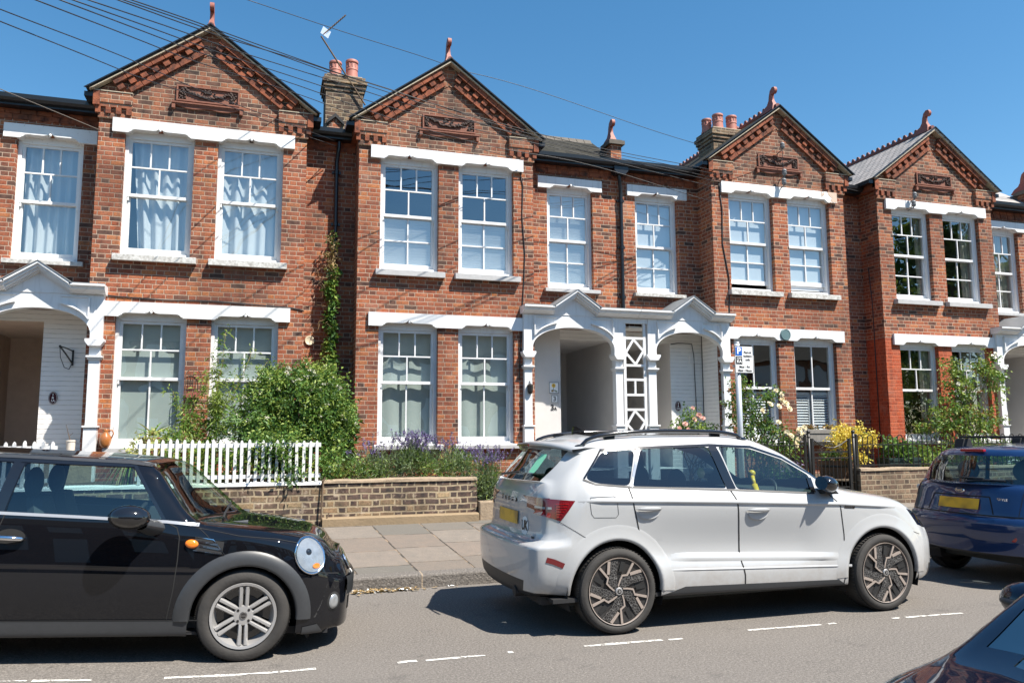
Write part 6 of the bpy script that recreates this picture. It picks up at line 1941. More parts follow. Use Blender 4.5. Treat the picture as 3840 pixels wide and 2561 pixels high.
wtext('P', 6.858, 2.842, .135, 'inkw', pl, bold=.004)
wtext('KA', 6.86, 2.685, .062, 'inkw', pl, bold=.002); wtext('ZONE', 6.86, 2.733, .030, 'inkw', pl, bold=.0008)
for i, t_ in enumerate(('Permit', 'holders', 'only')): wtext(t_, 7.010, 2.825-.055*i, .047, 'ink', pl, bold=.0012)
wtext('Mon - Fri', 6.95, 2.605, .048, 'ink', pl, bold=.0012); wtext('10am - Noon', 6.95, 2.55, .046, 'ink', pl, bold=.0012)

# ------------------------------------------------------------------ things on the porch and house walls
def plaque_oval(label, x, z, lines):
    T = thing('house_number_plaque', label, 'plaque', (x, YR+.0, z-.1))
    mb = MB(); mb.v = []; P = [(x+.062*math.cos(a), z+.10*math.sin(a)) for a in [2*PI*k/32 for k in range(32)]]
    mb.prism(P, 'y', YR+.010, YR+.029); o = mb.build('plate', MAT['plaque'], T, angle=50)
    mb = MB(); mb.tube([(x+.054*math.cos(a), YR+.0095, z+.091*math.sin(a)) for a in [2*PI*k/32 for k in range(32)]], .002, 5, closed=True); mb.build('rim', MAT['inkw'], o)
    for i, t_ in enumerate(lines): wtext(t_, x, z+.05-.048*i, .052, 'inkw', o, YR+.0085, bold=.001)
plaque_oval('dark red oval number plaque on white brick beside the left passage', -3.126, 2.225, ('1', '&', '1A'))
plaque_oval('dark red oval number plaque on white brick above the pink roses', 7.955, 2.16, ('5', '&', '5A'))
T = thing('wall_tile', 'small framed picture of a yellow flower above the number 3', 'tile', (5.305, YR, 2.40))
mb = MB(); mb.box(5.205, 5.405, YR+.010, YR+.029, 2.385, 2.60); o = mb.build('tile', MAT['inkw'], T)
mb = MB()
for a in ((5.205, 5.405, 2.385, 2.397), (5.205, 5.405, 2.588, 2.60), (5.205, 5.217, 2.397, 2.588), (5.393, 5.405, 2.397, 2.588)): mb.box(a[0], a[1], YR+.006, YR+.011, a[2], a[3])
mb.build('frame', MAT['lead'], o)
mb = MB()
for k in range(11):
    a = 2*PI*k/11; mb.ball((5.30+.026*math.cos(a), YR+.008, 2.535+.026*math.sin(a)), (.014, .004, .014), 8, 5)
mb.build('petals', MAT['yellow'], o)
mb = MB(); mb.ball((5.30, YR+.006, 2.535), (.017, .004, .017), 10, 6); mb.ball((5.275, YR+.008, 2.435), (.026, .004, .022), 10, 6); mb.build('flower_centre', MAT['cane'], o)
mb = MB(); mb.tube([(5.30, YR+.007, 2.51), (5.295, YR+.007, 2.44)], .004, 5); mb.ball((5.325, YR+.008, 2.44), (.022, .003, .010), 8, 5); mb.ball((5.355, YR+.008, 2.425), (.020, .003, .012), 8, 5); mb.build('stem', MAT['leaf_d'], o)
T = thing('house_number', 'white square number 3 with a dark border on the porch wall', 'house number', (5.317, YR, 2.20))
mb = MB(); mb.box(5.245, 5.39, YR+.012, YR+.029, 2.205, 2.355); o = mb.build('plate', MAT['inkw'], T)
mb = MB()
for a in ((5.25, 5.385, 2.21, 2.217), (5.25, 5.385, 2.343, 2.35), (5.25, 5.257, 2.217, 2.343), (5.378, 5.385, 2.217, 2.343)): mb.box(a[0], a[1], YR+.009, YR+.0125, a[2], a[3])
mb.build('border', MAT['ink'], o); wtext('3', 5.318, 2.28, .12, 'ink', o, YR+.0095, bold=.002)
T = thing('house_number', 'loose black digits 3A below the framed number 3', 'house number', (5.30, YR, 2.07))
wtext('3', 5.275, 2.115, .15, 'ink', T, YR+.022, bold=.004, name='digit'); wtext('A', 5.335, 2.095, .085, 'ink', T, YR+.022, bold=.003, name='digit')
T = thing('wall_bracket', 'black iron hanging bracket on the white brick of the left porch', 'bracket', (-2.95, YR, 2.7))
mb = MB(); y_ = YR
mb.box(-2.895, -2.868, y_+.012, y_+.029, 2.74, 2.99); mb.tube([(-2.88, y_+.01, 2.97), (-2.97, y_-.12, 3.01), (-3.02, y_-.22, 3.02)], .010, 6); mb.tube([(-2.88, y_+.01, 2.77), (-2.95, y_-.10, 2.90), (-3.02, y_-.22, 3.02)], .014, 6)
mb.tube([(-3.02, y_-.22, 3.0), (-3.01, y_-.2, 2.85), (-2.97, y_-.1, 2.70), (-2.92, y_, 2.68), (-2.89, y_, 2.76)], .006, 6); mb.ball((-3.02, y_-.22, 3.02), .02, 8, 6)
mb.build('ironwork', MAT['iron'], T)
T = thing('air_vent', 'round cream air vent in the recess beside the climbing plant', 'vent', (.775, YR, 3.2))
mb = MB(); mb.lathe([(.082, YR), (.082, YR-.02), (.072, YR-.028), (.06, YR-.022), (.0, YR-.018)], 28, (.775, 0, 3.25), 'y'); mb.build('cowl', plain('cream_plastic', (.62, .54, .38), .5), T, angle=40)
T = thing('air_vent', 'square painted grille on the white brick of the right porch', 'vent', (8.33, YR, 3.05))
mb = MB()
for i in range(6): mb.box(8.24+.032*i, 8.262+.032*i, YR+.005, YR+.029, 3.02, 3.19)
mb.box(8.23, 8.44, YR+.015, YR+.0295, 3.01, 3.20); mb.build('grille', MAT['white_brick'], T)
T = thing('round_plaque', 'round grey green plaque on the white lintel above the shutters', 'plaque', (10.09, 13.44, 3.5))
mb = MB(); mb.lathe([(.118, 13.445), (.118, 13.425), (.105, 13.418), (.10, 13.424), (0., 13.423)], 36, (10.09, 0, 3.592), 'y'); o = mb.build('disc', MAT['teal'], T, angle=40)
T = thing('plant_cage', 'rusty wire bird cage hung on the brick pier between two windows', 'cage', (-1.03, 13.45, 2.2))
mb = MB()
for k in range(7):
    xx = -1.14+.22*k/6; mb.tube([(xx, 13.44, 2.36), (xx, 13.44, 2.56+.09*math.sin(PI*k/6))], .004, 5)
mb.tube([(-1.03+.115*math.cos(a), 13.44, 2.55+.125*math.sin(a)) for a in [PI*k/14 for k in range(15)]], .007, 6)
mb.tube([(-1.145, 13.44, 2.55), (-1.145, 13.44, 2.30)], .006, 6); mb.tube([(-.915, 13.44, 2.55), (-.915, 13.44, 2.30)], .006, 6)
for z in (2.36, 2.46): mb.tube([(-1.15, 13.44, z), (-.91, 13.44, z)], .005, 5)
mb.build('wires', MAT['bark'], T)
mb = MB(); mb.box(-1.13, -.93, 13.41, 13.499, 2.22, 2.30); mb.build('tray', MAT['terra'], T)
T = thing('cable_junction', 'small dark lantern on the brick beside the white porch column', 'junction', (4.60, 13.4, 2.3))
mb = MB(); mb.box(4.56, 4.63, 13.46, 13.499, 2.40, 2.55); mb.tube([(4.595, 13.47, 2.52), (4.595, 13.40, 2.56), (4.595, 13.38, 2.53)], .008, 6)  # simple made-up shape standing in for a dark tangle where cables meet
mb.lathe([(.02, 2.52), (.055, 2.49), (.05, 2.38), (.035, 2.34), (.0, 2.33)], 8, (4.595, 13.38, 0)); mb.build('body', MAT['iron'], T)

# cable brackets on the right-hand gables
def insulators(label, x, pts):
    T = thing('cable_bracket', label, 'bracket', (x, YF, pts[0][1]))
    mb = MB()
    for (dx, z) in pts:
        mb.tube([(x+dx, YF, z-.10), (x+dx, YF-.16, z-.08), (x+dx, YF-.17, z-.0)], .012, 6)
        mb.lathe([(.02, z-.06), (.045, z-.04), (.05, z), (.035, z+.015), (.048, z+.03), (.045, z+.06), (.02, z+.08), (0, z+.085)], 14, (x+dx, YF-.17, 0))
    mb.build('insulator', MAT['lead'], T, angle=50)
    mb = MB(); zs = [p[1] for p in pts]
    mb.tube([(x, YF-.17, min(zs)-.05), (x+.01, YF-.15, (min(zs)+max(zs))/2), (x, YF-.17, max(zs))], .006, 5); mb.build('wire', MAT['cable'], T)
insulators('grey pot insulators on the gable over the damaged lintel', 10.15, [(0., 7.52), (.02, 6.95), (0., 6.75)])
insulators('dark cable bracket low on the right-hand gable', 13.50, [(.02, 6.76), (-.02, 6.57)])

# ------------------------------------------------------------------ aerial and overhead cables
T = thing('tv_aerial', 'television aerial with white reflector on the left chimney', 'aerial', (1.45, 14.66, 7.6))
A0, A1, A2 = Vector((1.735, 14.66, 7.90)), Vector((.885, 14.66, 9.16)), Vector((1.335, 14.66, 9.66))
mb = MB(); mb.tube([A0, A1], .016, 8); mb.build('mast', MAT['bark'], T)
mb = MB(); d = (A2-A1).normalized(); B0 = A1+d*.05
mb.tube([B0, A2], .013, 8)
nrm = d.cross(Vector((0, 1, 0))).normalized()
for k in range(9):
    p = B0+(A2-B0)*(.25+.085*k); mb.tube([p-Vector((0, .05, 0)), p+Vector((0, .05, 0))], .005, 5)
mb.build('boom', MAT['bark'], T)
mb = MB(); c = A1+d*.12
for o in (-1, 1):
    q = [c+nrm*.02*o+Vector((0, 0, 0))]
mb.T = None
u_, v_ = Vector((.86, .1, -.5)).normalized()*.085, Vector((.35, 0, .94)).normalized()*.075
P = [c-u_-v_, c+u_-v_, c+u_+v_, c-u_+v_]
n_ = u_.cross(v_).normalized()*.006
mb.face(P); mb.face([p+n_ for p in P][::-1])
for i in range(4): mb.face([P[i], P[i]+n_, P[(i+1) % 4]+n_, P[(i+1) % 4]])
mb.build('reflector', MAT['alu'], T)

def at(u, v, Y):
    d = _fw+_r2*((u-1920)/_f)+_u2*((1280.5-v)/_f)
    return CAM+d*(Y/d.y)
def cable(P, r=.0075, m='cable', label='thin black overhead cable slanting down across the house fronts', group='overhead cables'):
    W = [at(*p) for p in P]
    t = [0.]
    for a, b in zip(W[:-1], W[1:]): t.append(t[-1]+(b-a).length)
    f = [pchip(t, [w[i] for w in W]) for i in range(3)]
    n = 26
    pts = [tuple(ff(t[-1]*k/n) for ff in f) for k in range(n+1)]
    mb = MB(); mb.tube(pts, r, 6)
    o = mb.build('overhead_cable', MAT[m], None, smooth=True)
    tag(o, label, 'cable', group)
for P in ([(-60, 12, 7.8), (625, 285, 11), (1256, 530, 13.85)], [(-60, 57, 7.8), (466, 269, 10.5), (1000, 455, 13.0), (1256, 548, 13.85)],
          [(100, -12, 7), (625, 192, 9.5), (1230, 395, 12), (1960, 602, 13.36)], [(190, -12, 7), (658, 165, 9), (1240, 365, 11.5), (2030, 583, 13.3), (2690, 762, 13.42)],
          [(236, -12, 7), (700, 155, 9), (1225, 330, 11), (2015, 540, 12.8), (2690, 705, 13.42)], [(292, -12, 7), (767, 150, 9), (1360, 340, 11), (2010, 520, 12.5), (2680, 668, 13.42)],
          [(400, -14, 7), (768, 118, 8.5), (1228, 263, 10.5), (1500, 350, 11.3), (2012, 500, 12), (2680, 640, 13.42)], [(455, -12, 7), (790, 104, 8.5), (1234, 263, 10.5), (1490, 345, 11.3), (2020, 512, 12), (2690, 655, 13.42)],
          [(330, -12, 7.2), (790, 158, 9.2), (1240, 300, 11)][:0] or [(420, -14, 7.1), (785, 112, 8.6), (1238, 276, 10.6), (1495, 360, 11.4), (2015, 526, 12.1), (2690, 682, 13.42)]):
    cable(P, .0065)
cable([(-60, 310, 10.6), (373, 488, 13.42)], .0065, 'cable_pale', 'pale cable ending at the top of the leftmost bay', None)
cable([(890, -12, 12.), (1280, 118, 13), (1664, 241, 14), (1755, 272, 14.2), (2558, 524, 14.5), (2650, 552, 14.6)], .006, 'cable', 'lone thin cable high against the sky, passing behind the second gable', None)
cable([(2690, 668, 13.42), (2925, 548, 13.3)], .005, 'cable', 'short thin cable climbing to the insulators on the third gable', None)
cable([(3155, 703, 13.6), (3300, 735, 13.8), (3420, 742, 13.34)], .006, 'cable', 'thin cable drooping between the two right-hand gables', None)
# cables clipped along the walls
def wallcable(label, pts, r=.008, m='cable'):
    mb = MB(); mb.tube(pts, r, 6); o = mb.build('wall_cable', MAT[m], None, smooth=True); tag(o, label, 'cable')
wallcable('black cable sagging along the brick above the lower left lintel', [(-2.52, 13.49, 3.82), (-2.2, 13.49, 3.79), (-1.5, 13.49, 3.765), (-.8, 13.49, 3.78), (-.1, 13.49, 3.75), (.45, 13.49, 3.725), (.62, 13.49, 3.69), (.64, 13.6, 3.69)], .010)
wallcable('tangle of thin black cables running down the pier left of the double porch', [(4.45, 13.49, 6.55), (4.52, 13.485, 6.2), (4.50, 13.49, 5.6), (4.55, 13.485, 4.9), (4.52, 13.49, 4.3), (4.50, 13.485, 4.02), (4.45, 13.49, 3.2), (4.43, 13.49, 2.6)], .009)
wallcable('black cables running down the left edge of the third bay', [(8.70, 13.49, 6.7), (8.76, 13.485, 6.1), (8.74, 13.49, 5.4), (8.86, 13.485, 4.7), (8.84, 13.49, 4.0), (8.85, 13.485, 3.2)], .011)
wallcable('black pipe down the shaded return of the fourth bay', [(12.64, 13.86, 5.2), (12.64, 13.80, 4.4), (12.635, 13.80, 3.0), (12.635, 13.80, 1.0)], .014)
wallcable('black cable hanging down the white brick in the right porch', [(7.83, 14.07, 3.40), (8.0, 14.07, 3.43), (8.30, 14.06, 3.42), (8.34, 14.06, 3.2), (8.36, 14.065, 2.4), (8.37, 14.065, 1.4)], .008)
wallcable('thin black cable hanging in front of the left white column of the double porch', [(4.80, 13.62, 3.42), (4.77, 13.75, 3.2), (4.765, 13.9, 2.6), (4.76, 13.9, 1.9), (4.78, 13.9, 1.1)], .007)
# ------------------------------------------------------------------ plants
def leaves(name, parent, blobs, n, size, ms, wts, aspect=.45, shell=.55, droop=.2, up=.35, seed=1, jitter=.35, bend=.25, stuff=None):
    """blobs: (centre, radii, weight). every leaf is a small folded blade"""
    rg = np.random.default_rng(seed)
    W = np.array([b[2] for b in blobs], float); W /= W.sum()
    which = rg.choice(len(blobs), n, p=W)
    C = np.array([b[0] for b in blobs])[which]; Rr = np.array([b[1] for b in blobs])[which]
    d = rg.normal(size=(n, 3)); d /= np.linalg.norm(d, axis=1)[:, None]
    rad = rg.random(n)**shell
    # lumpy surface: sprays of growth
    ph = rg.random((7, 3))*6.28; fr = rg.normal(size=(7, 3))*3.2
    lump = 1+.13*sum(np.sin(d@fr[k]+ph[k, 0]) for k in range(7))/1.6
    P = C+d*Rr*(rad*lump)[:, None]
    a = d*np.array([1, 1, .4])+rg.normal(size=(n, 3))*jitter*2+np.array([0, 0, up])
    a /= np.linalg.norm(a, axis=1)[:, None]
    b = np.cross(a, rg.normal(size=(n, 3))); b /= np.linalg.norm(b, axis=1)[:, None]
    c = np.cross(a, b)
    L = size*(.6+.8*rg.random(n))[:, None]; Wd = L*aspect*.5
    v0 = P; v1 = P+a*L*.45+b*Wd+c*L*bend*.25; v3 = P+a*L*.45-b*Wd+c*L*bend*.25; v2 = P+a*L-np.array([0, 0, 1.])*L*droop
    V = np.stack([v0, v1, v2, v3], 1).reshape(-1, 3)
    root = parent
    while root is not None and root.parent is not None: root = root.parent
    if root is not None: V = V-np.array(ORG.get(root.name, Vector((0, 0, 0))))
    me = bpy.data.meshes.new(name)
    me.vertices.add(4*n); me.vertices.foreach_set('co', V.ravel())
    me.loops.add(6*n); me.polygons.add(2*n)
    base = np.arange(n)*4
    idx = np.stack([base, base+1, base+2, base, base+2, base+3], 1).ravel()
    me.loops.foreach_set('vertex_index', idx.astype(np.int32))
    me.polygons.foreach_set('loop_start', (np.arange(2*n)*3).astype(np.int32)); me.polygons.foreach_set('loop_total', np.full(2*n, 3, np.int32))
    for m in ms: me.materials.append(MAT[m])
    w = np.array(wts, float); w /= w.sum()
    # materials follow sprays, not single leaves only
    cl = (np.sin(P@np.array([5.1, 3.3, 4.7])+seed)+rg.normal(size=n)*.9)
    rank = np.argsort(np.argsort(cl))/n
    mi = np.searchsorted(np.cumsum(w), rank).clip(0, len(ms)-1)
    me.polygons.foreach_set('material_index', np.repeat(mi, 2).astype(np.int32))
    me.update(calc_edges=True); me.validate()
    o = bpy.data.objects.new(name, me); col.objects.link(o); o.parent = parent
    if stuff: o['kind'] = 'stuff'
    return o

def sprays(name, parent, blobs, ns, per, size, ms, wts, aspect=.4, length=.16, shell=.45, up=.5, out=.35, seed=1, droop=.25, spread=.035):
    """leafy shoots: every shoot is a short axis carrying small folded leaves, so the crown has clumps and gaps"""
    rg = np.random.default_rng(seed)
    W = np.array([b[2] for b in blobs], float); W /= W.sum()
    wh = rg.choice(len(blobs), ns, p=W)
    C = np.array([b[0] for b in blobs])[wh]; Rr = np.array([b[1] for b in blobs])[wh]
    d = rg.normal(size=(ns, 3)); d /= np.linalg.norm(d, axis=1)[:, None]
    P = C+d*Rr*(rg.random(ns)**shell)[:, None]
    ax = d*np.array([1, 1, .7])+rg.normal(size=(ns, 3))*.45+np.array([0, 0, up]); ax /= np.linalg.norm(ax, axis=1)[:, None]
    L = length*(.5+rg.random(ns)**1.5*1.3)
    n = ns*per
    k = np.repeat(np.arange(ns), per); t = rg.random(n)
    A = ax[k]
    Q = P[k]+A*(L[k]*(t-1+out*2))[:, None]+rg.normal(size=(n, 3))*spread
    a = A*.8+rg.normal(size=(n, 3))*.75; a /= np.linalg.norm(a, axis=1)[:, None]
    b = np.cross(a, rg.normal(size=(n, 3))); b /= np.linalg.norm(b, axis=1)[:, None]
    c = np.cross(a, b)
    S = size*(.55+.8*rg.random(n))[:, None]; Wd = S*aspect*.5
    V = np.stack([Q, Q+a*S*.45+b*Wd+c*S*.07, Q+a*S-np.array([0, 0, 1.])*S*droop, Q+a*S*.45-b*Wd+c*S*.07], 1).reshape(-1, 3)
    root = parent
    while root.parent is not None: root = root.parent
    V = V-np.array(ORG.get(root.name, Vector((0, 0, 0))))
    me = bpy.data.meshes.new(name)
    me.vertices.add(4*n); me.vertices.foreach_set('co', V.ravel())
    me.loops.add(6*n); me.polygons.add(2*n); base = np.arange(n)*4
    me.loops.foreach_set('vertex_index', np.stack([base, base+1, base+2, base, base+2, base+3], 1).ravel().astype(np.int32))
    me.polygons.foreach_set('loop_start', (np.arange(2*n)*3).astype(np.int32)); me.polygons.foreach_set('loop_total', np.full(2*n, 3, np.int32))
    for m in ms: me.materials.append(MAT[m])
    w = np.array(wts, float); w /= w.sum()
    sm = np.searchsorted(np.cumsum(w), rg.random(ns)).clip(0, len(ms)-1); lm = np.searchsorted(np.cumsum(w), rg.random(n)).clip(0, len(ms)-1)
    mi = np.where(rg.random(n) < .7, sm[k], lm)
    me.polygons.foreach_set('material_index', np.repeat(mi, 2).astype(np.int32))
    me.update(calc_edges=True); me.validate()
    o = bpy.data.objects.new(name, me); col.objects.link(o); o.parent = parent
    return o

def stems(name, parent, base, tips, r0, r1, m, seed=1, wob=.06, n=6):
    rg = random.Random(seed); mb = MB()
    for i, t in enumerate(tips):
        b = base[i % len(base)] if isinstance(base, list) else base
        pts = []
        for k in range(n+1):
            u = k/n; pts.append((b[0]+(t[0]-b[0])*u+rg.uniform(-wob, wob)*math.sin(PI*u), b[1]+(t[1]-b[1])*u+rg.uniform(-wob, wob)*math.sin(PI*u), b[2]+(t[2]-b[2])*u**.85))
        mb.tube(pts, [r0+(r1-r0)*k/n for k in range(n+1)], 6)
    return mb.build(name, MAT[m], parent, smooth=True)

def rnd_in(blob, n, rg, k=.9):
    out = []
    for i in range(n):
        d = Vector((rg.gauss(0, 1), rg.gauss(0, 1), rg.gauss(0, 1))).normalized()
        out.append(tuple(blob[0][j]+d[j]*blob[1][j]*k for j in range(3)))
    return out

def blooms(name, parent, pts, r, m, seed=1, petals=9, centre=None):
    rg = random.Random(seed); mb = MB()
    for p in pts:
        rr = r*rg.uniform(.75, 1.2); n = Vector((rg.uniform(-.5, .3), -1., rg.uniform(.0, .9))).normalized()
        u = n.orthogonal().normalized(); w = n.cross(u); c = Vector(p)
        for ring, (rad, lift, cnt) in enumerate(((1., .15, petals), (.68, .4, petals-2), (.36, .62, petals-4))):
            for k in range(max(3, cnt)):
                a = 2*PI*k/max(3, cnt)+ring*.4+rg.uniform(-.1, .1); e = (u*math.cos(a)+w*math.sin(a)); s = n.cross(e)
                b = c+n*rr*lift*.3; tip = c+e*rr*rad+n*rr*lift; wd = rr*rad*.55
                mb.face([b, b+e*rr*rad*.55+s*wd+n*rr*lift*.35, tip, b+e*rr*rad*.55-s*wd+n*rr*lift*.35])
    return mb.build(name, MAT[m], parent)

# big flowering bush behind the picket fence
T = thing('bush', 'big round green bush with cream flower clusters behind the picket fence', 'bush', (.5, 12., .93))
bb = [((.50, 12.05, 1.98), (.74, .62, .62), 5), ((.02, 12.0, 1.80), (.45, .5, .48), 2.2), ((.95, 11.95, 1.86), (.40, .45, .50), 2.2), ((.45, 11.75, 1.45), (.72, .45, .45), 2.2), ((.70, 12.1, 2.42), (.42, .4, .25), 1.2), ((.25, 12.1, 2.35), (.35, .35, .26), 1.), ((.22, 11.2, 1.42), (.42, .22, .26), 1.2), ((.20, 10.97, 1.36), (.36, .10, .20), .7)]
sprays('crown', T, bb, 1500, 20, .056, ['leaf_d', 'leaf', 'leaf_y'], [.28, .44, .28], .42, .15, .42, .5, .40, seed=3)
leaves('inner_leaves', T, [(b_[0], tuple(.78*r_ for r_ in b_[1]), b_[2]) for b_ in bb], 4500, .075, ['leaf_d', 'leaf'], [.8, .2], .5, .5, seed=13)  # darker core leaves: the crown's inner shadow put into the leaf colour
stems('stem', T, [(.42, 12., .9), (.55, 12.05, .9), (.3, 12., .9)], rnd_in(bb[0], 14, random.Random(2), .7), .022, .006, 'bark', 3)
rg = random.Random(5)
fl = [p for b in bb[:3]+bb[4:6] for p in rnd_in(b, 26, rg, 1.02) if p[1] < b[0][1]+.1]
leaves('flowers', T, [(p, (.03, .03, .022), 1) for p in fl], 1500, .022, ['flower_w', 'leaf_y'], [.8, .2], .8, .5, seed=8)
# under it: shrubs showing between the pickets
T = thing('shrub', 'low green shrub poking between the pickets under the big bush', 'shrub', (0., 11.3, .93))
sprays('foliage', T, [((-.95, 11.35, 1.18), (.4, .25, .26), 1), ((-.3, 11.25, 1.2), (.4, .25, .25), 1), ((.35, 11.2, 1.2), (.42, .3, .28), 1.2), ((.35, 10.98, 1.10), (.25, .14, .14), .6), ((.9, 11.2, 1.22), (.3, .3, .3), .9)], 330, 16, .055, ['leaf_d', 'leaf', 'leaf_y'], [.3, .5, .2], .5, .15, seed=11)
stems('stem', T, [(-.9, 11.4, .92), (0, 11.4, .92), (.6, 11.4, .92)], [(-.95, 11.3, 1.3), (-.2, 11.3, 1.3), (.4, 11.2, 1.3), (.9, 11.2, 1.35)], .012, .005, 'bark', 2)
T = thing('bush', 'dark green bush in the corner right of the picket fence', 'bush', (1.15, 12.6, .93))
leaves('foliage', T, [((1.18, 12.5, 1.45), (.26, .3, .42), 1), ((1.28, 12.4, 1.78), (.18, .2, .22), .5)], 1700, .075, ['leaf_d', 'leaf'], [.7, .3], .55, .4, seed=12)
stems('stem', T, (1.15, 12.6, .9), [(1.2, 12.5, 1.7), (1.1, 12.5, 1.5), (1.3, 12.4, 1.8)], .014, .005, 'bark', 2)
# bamboo
T = thing('bamboo', 'feathery light green bamboo in front of the left ground floor windows', 'bamboo', (-.7, 12.3, .93))
tips = [(-.52, 12.2, 3.12), (-.62, 12.3, 2.75), (-.15, 12.3, 2.85), (-.95, 12.25, 2.25), (-1.1, 12.2, 2.05), (-.35, 12.2, 2.5), (-.75, 12.2, 2.55), (-.85, 12.3, 1.9), (.1, 12.3, 2.75), (-1.2, 12.2, 2.25)]
stems('cane', T, [(-.7, 12.35, .92), (-.6, 12.4, .92), (-.8, 12.35, .92)], tips, .008, .002, 'cane', 6, .05, 8)
bl = []
rg = random.Random(9)
for t in tips:
    for k in range(9):
        u = .35+.65*k/8; b = (-.7, 12.35, .92)
        bl.append(((b[0]+(t[0]-b[0])*u+rg.uniform(-.06, .06), b[1]+(t[1]-b[1])*u, b[2]+(t[2]-b[2])*u**.85), (.09, .09, .10), 1.2-u*.7))
bl += [((-.60, 12.2, 1.95), (.10, .12, .45), 14), ((-1.02, 12.2, 1.75), (.12, .12, .22), 6), ((-.75, 12.1, 1.42), (.36, .2, .20), 10)]
leaves('foliage', T, bl, 4200, .075, ['leaf', 'leaf_y'], [.35, .65], .16, .6, .35, .1, seed=4, jitter=.7)
# variegated shrub, spiky plant, jug, pot
T = thing('shrub', 'small yellow variegated shrub at the left end of the picket fence', 'shrub', (-1.35, 11.6, .93))
leaves('foliage', T, [((-1.35, 11.6, 1.45), (.28, .22, .24), 1), ((-1.12, 11.6, 1.58), (.16, .15, .14), .5), ((-1.55, 11.6, 1.3), (.18, .15, .2), .4)], 1500, .05, ['leaf_var', 'leaf_y', 'leaf'], [.55, .3, .15], .5, .4, seed=5)
stems('stem', T, (-1.35, 11.6, .92), [(-1.4, 11.6, 1.5), (-1.2, 11.6, 1.6), (-1.5, 11.6, 1.4)], .01, .004, 'bark')
T = thing('agave', 'spiky striped agave in front of the left ground floor window', 'plant', (-1.43, 12.1, .93))
mb = MB()
for k in range(15):
    a = 2*PI*k/15+.2; e = .25+.9*((k*7) % 5)/5; L = .26+.05*((k*3) % 4)
    d = Vector((math.cos(a)*math.cos(e), math.sin(a)*math.cos(e), math.sin(e))); s = d.cross(Vector((0, 0, 1))).normalized(); b = Vector((-1.43, 12.1, 1.62))
    rows = []
    for i in range(6):
        t = i/5; w = .026*(1-t)**.7+.001; p = b+d*L*t-Vector((0, 0, .10*t*t)); up_ = d.cross(s)*-1
        rows.append([p-s*w+up_*w*.5, p, p+s*w+up_*w*.5])
    mb.mi = k % 2; mb.grid(rows)
mb.build('blades', [MAT['leaf'], MAT['leaf_var']], T)
mb = MB(); mb.lathe([(.09, .93), (.10, 1.25), (.13, 1.55), (.14, 1.60), (.12, 1.60), (.0, 1.58)], 20, (-1.43, 12.1, 0)); mb.build('pot', MAT['terra'], T, angle=40)
T = thing('clay_jug', 'glazed brown clay jug with handle on the left windowsill', 'jug', (-2.24, 13.40, 1.45))
mb = MB(); mb.lathe([(.0, 1.45), (.055, 1.45), (.075, 1.49), (.088, 1.56), (.078, 1.62), (.04, 1.665), (.036, 1.70), (.05, 1.725), (.042, 1.725), (.03, 1.70)], 24, (-2.24, 13.42, 0)); mb.build('vessel', plain('brown_glaze', (.36, .13, .035), .25, coat=.6, var=.35), T, smooth=True)
mb = MB(); mb.tube([(-2.20, 13.42, 1.70), (-2.15, 13.42, 1.71), (-2.13, 13.42, 1.66), (-2.16, 13.42, 1.58)], .010, 8); mb.build('handle', plain('brown_glaze_handle', (.36, .13, .035), .25), T, smooth=True)
T = thing('flower_pot', 'small white pot with a bare twig in the left porch', 'flower pot', (-2.72, 13.5, 1.40))
mb = MB(); mb.lathe([(.0, 1.38), (.055, 1.38), (.065, 1.54), (.072, 1.545), (.07, 1.565), (.06, 1.565), (.05, 1.53), (0, 1.53)], 18, (-2.72, 13.5, 0)); mb.build('pot', plain('pale_pot', (.66, .60, .52), .7), T, angle=40)
mb = MB(); mb.tube([(-2.72, 13.5, 1.53), (-2.76, 13.5, 1.65), (-2.80, 13.5, 1.80)], [.009, .006, .003], 6); mb.tube([(-2.75, 13.5, 1.62), (-2.70, 13.5, 1.67)], .004, 5); mb.tube([(-2.60, 13.5, 1.53), (-2.585, 13.5, 1.72)], .004, 5); mb.build('twig', MAT['bark'], T)
mb = MB(); mb.box(-3.1, -2.4, 13.35, 13.9, .9, 1.38); o = mb.build('porch_ledge', MAT['coping'], None); tag(o, 'low stone ledge in the left porch under the small white pot', 'ledge')
# climber on the downpipe
T = thing('climbing_plant', 'leafy climber with dry brown tendrils on the downpipe between two bays', 'climber', (1.15, 13.95, .93))
leaves('foliage', T, [((1.12+.05*math.sin(k*1.7), 13.86, 2.2+.14*k), (.06+.05*math.sin(k*2.3)**2, .07, .12), 1) for k in range(17)], 1500, .075, ['leaf_d', 'leaf', 'leaf_y'], [.35, .4, .25], .6, .5, .3, seed=6)
leaves('dry_leaves', T, [((1.12+.06*math.sin(k*2.1), 13.86, 4.3+.09*k), (.12-.006*k, .08, .08), 1) for k in range(10)], 420, .06, ['dry', 'leaf_d'], [.75, .25], .4, .5, .4, seed=7)
tw = []
rg = random.Random(4)
for k in range(26): z = rg.uniform(3.6, 5.0); tw.append((1.12+rg.uniform(-.30, .12), 13.86+rg.uniform(-.1, .1), z-rg.uniform(.0, .5)))
stems('tendrils', T, [(1.14, 13.92, 3.8), (1.12, 13.92, 4.4), (1.15, 13.92, 4.8)], tw, .006, .002, 'dry', 4, .1)
stems('stem', T, (1.14, 13.95, .9), [(1.14, 13.93, 5.1), (1.10, 13.93, 4.6)], .02, .006, 'bark', 4, .05, 10)
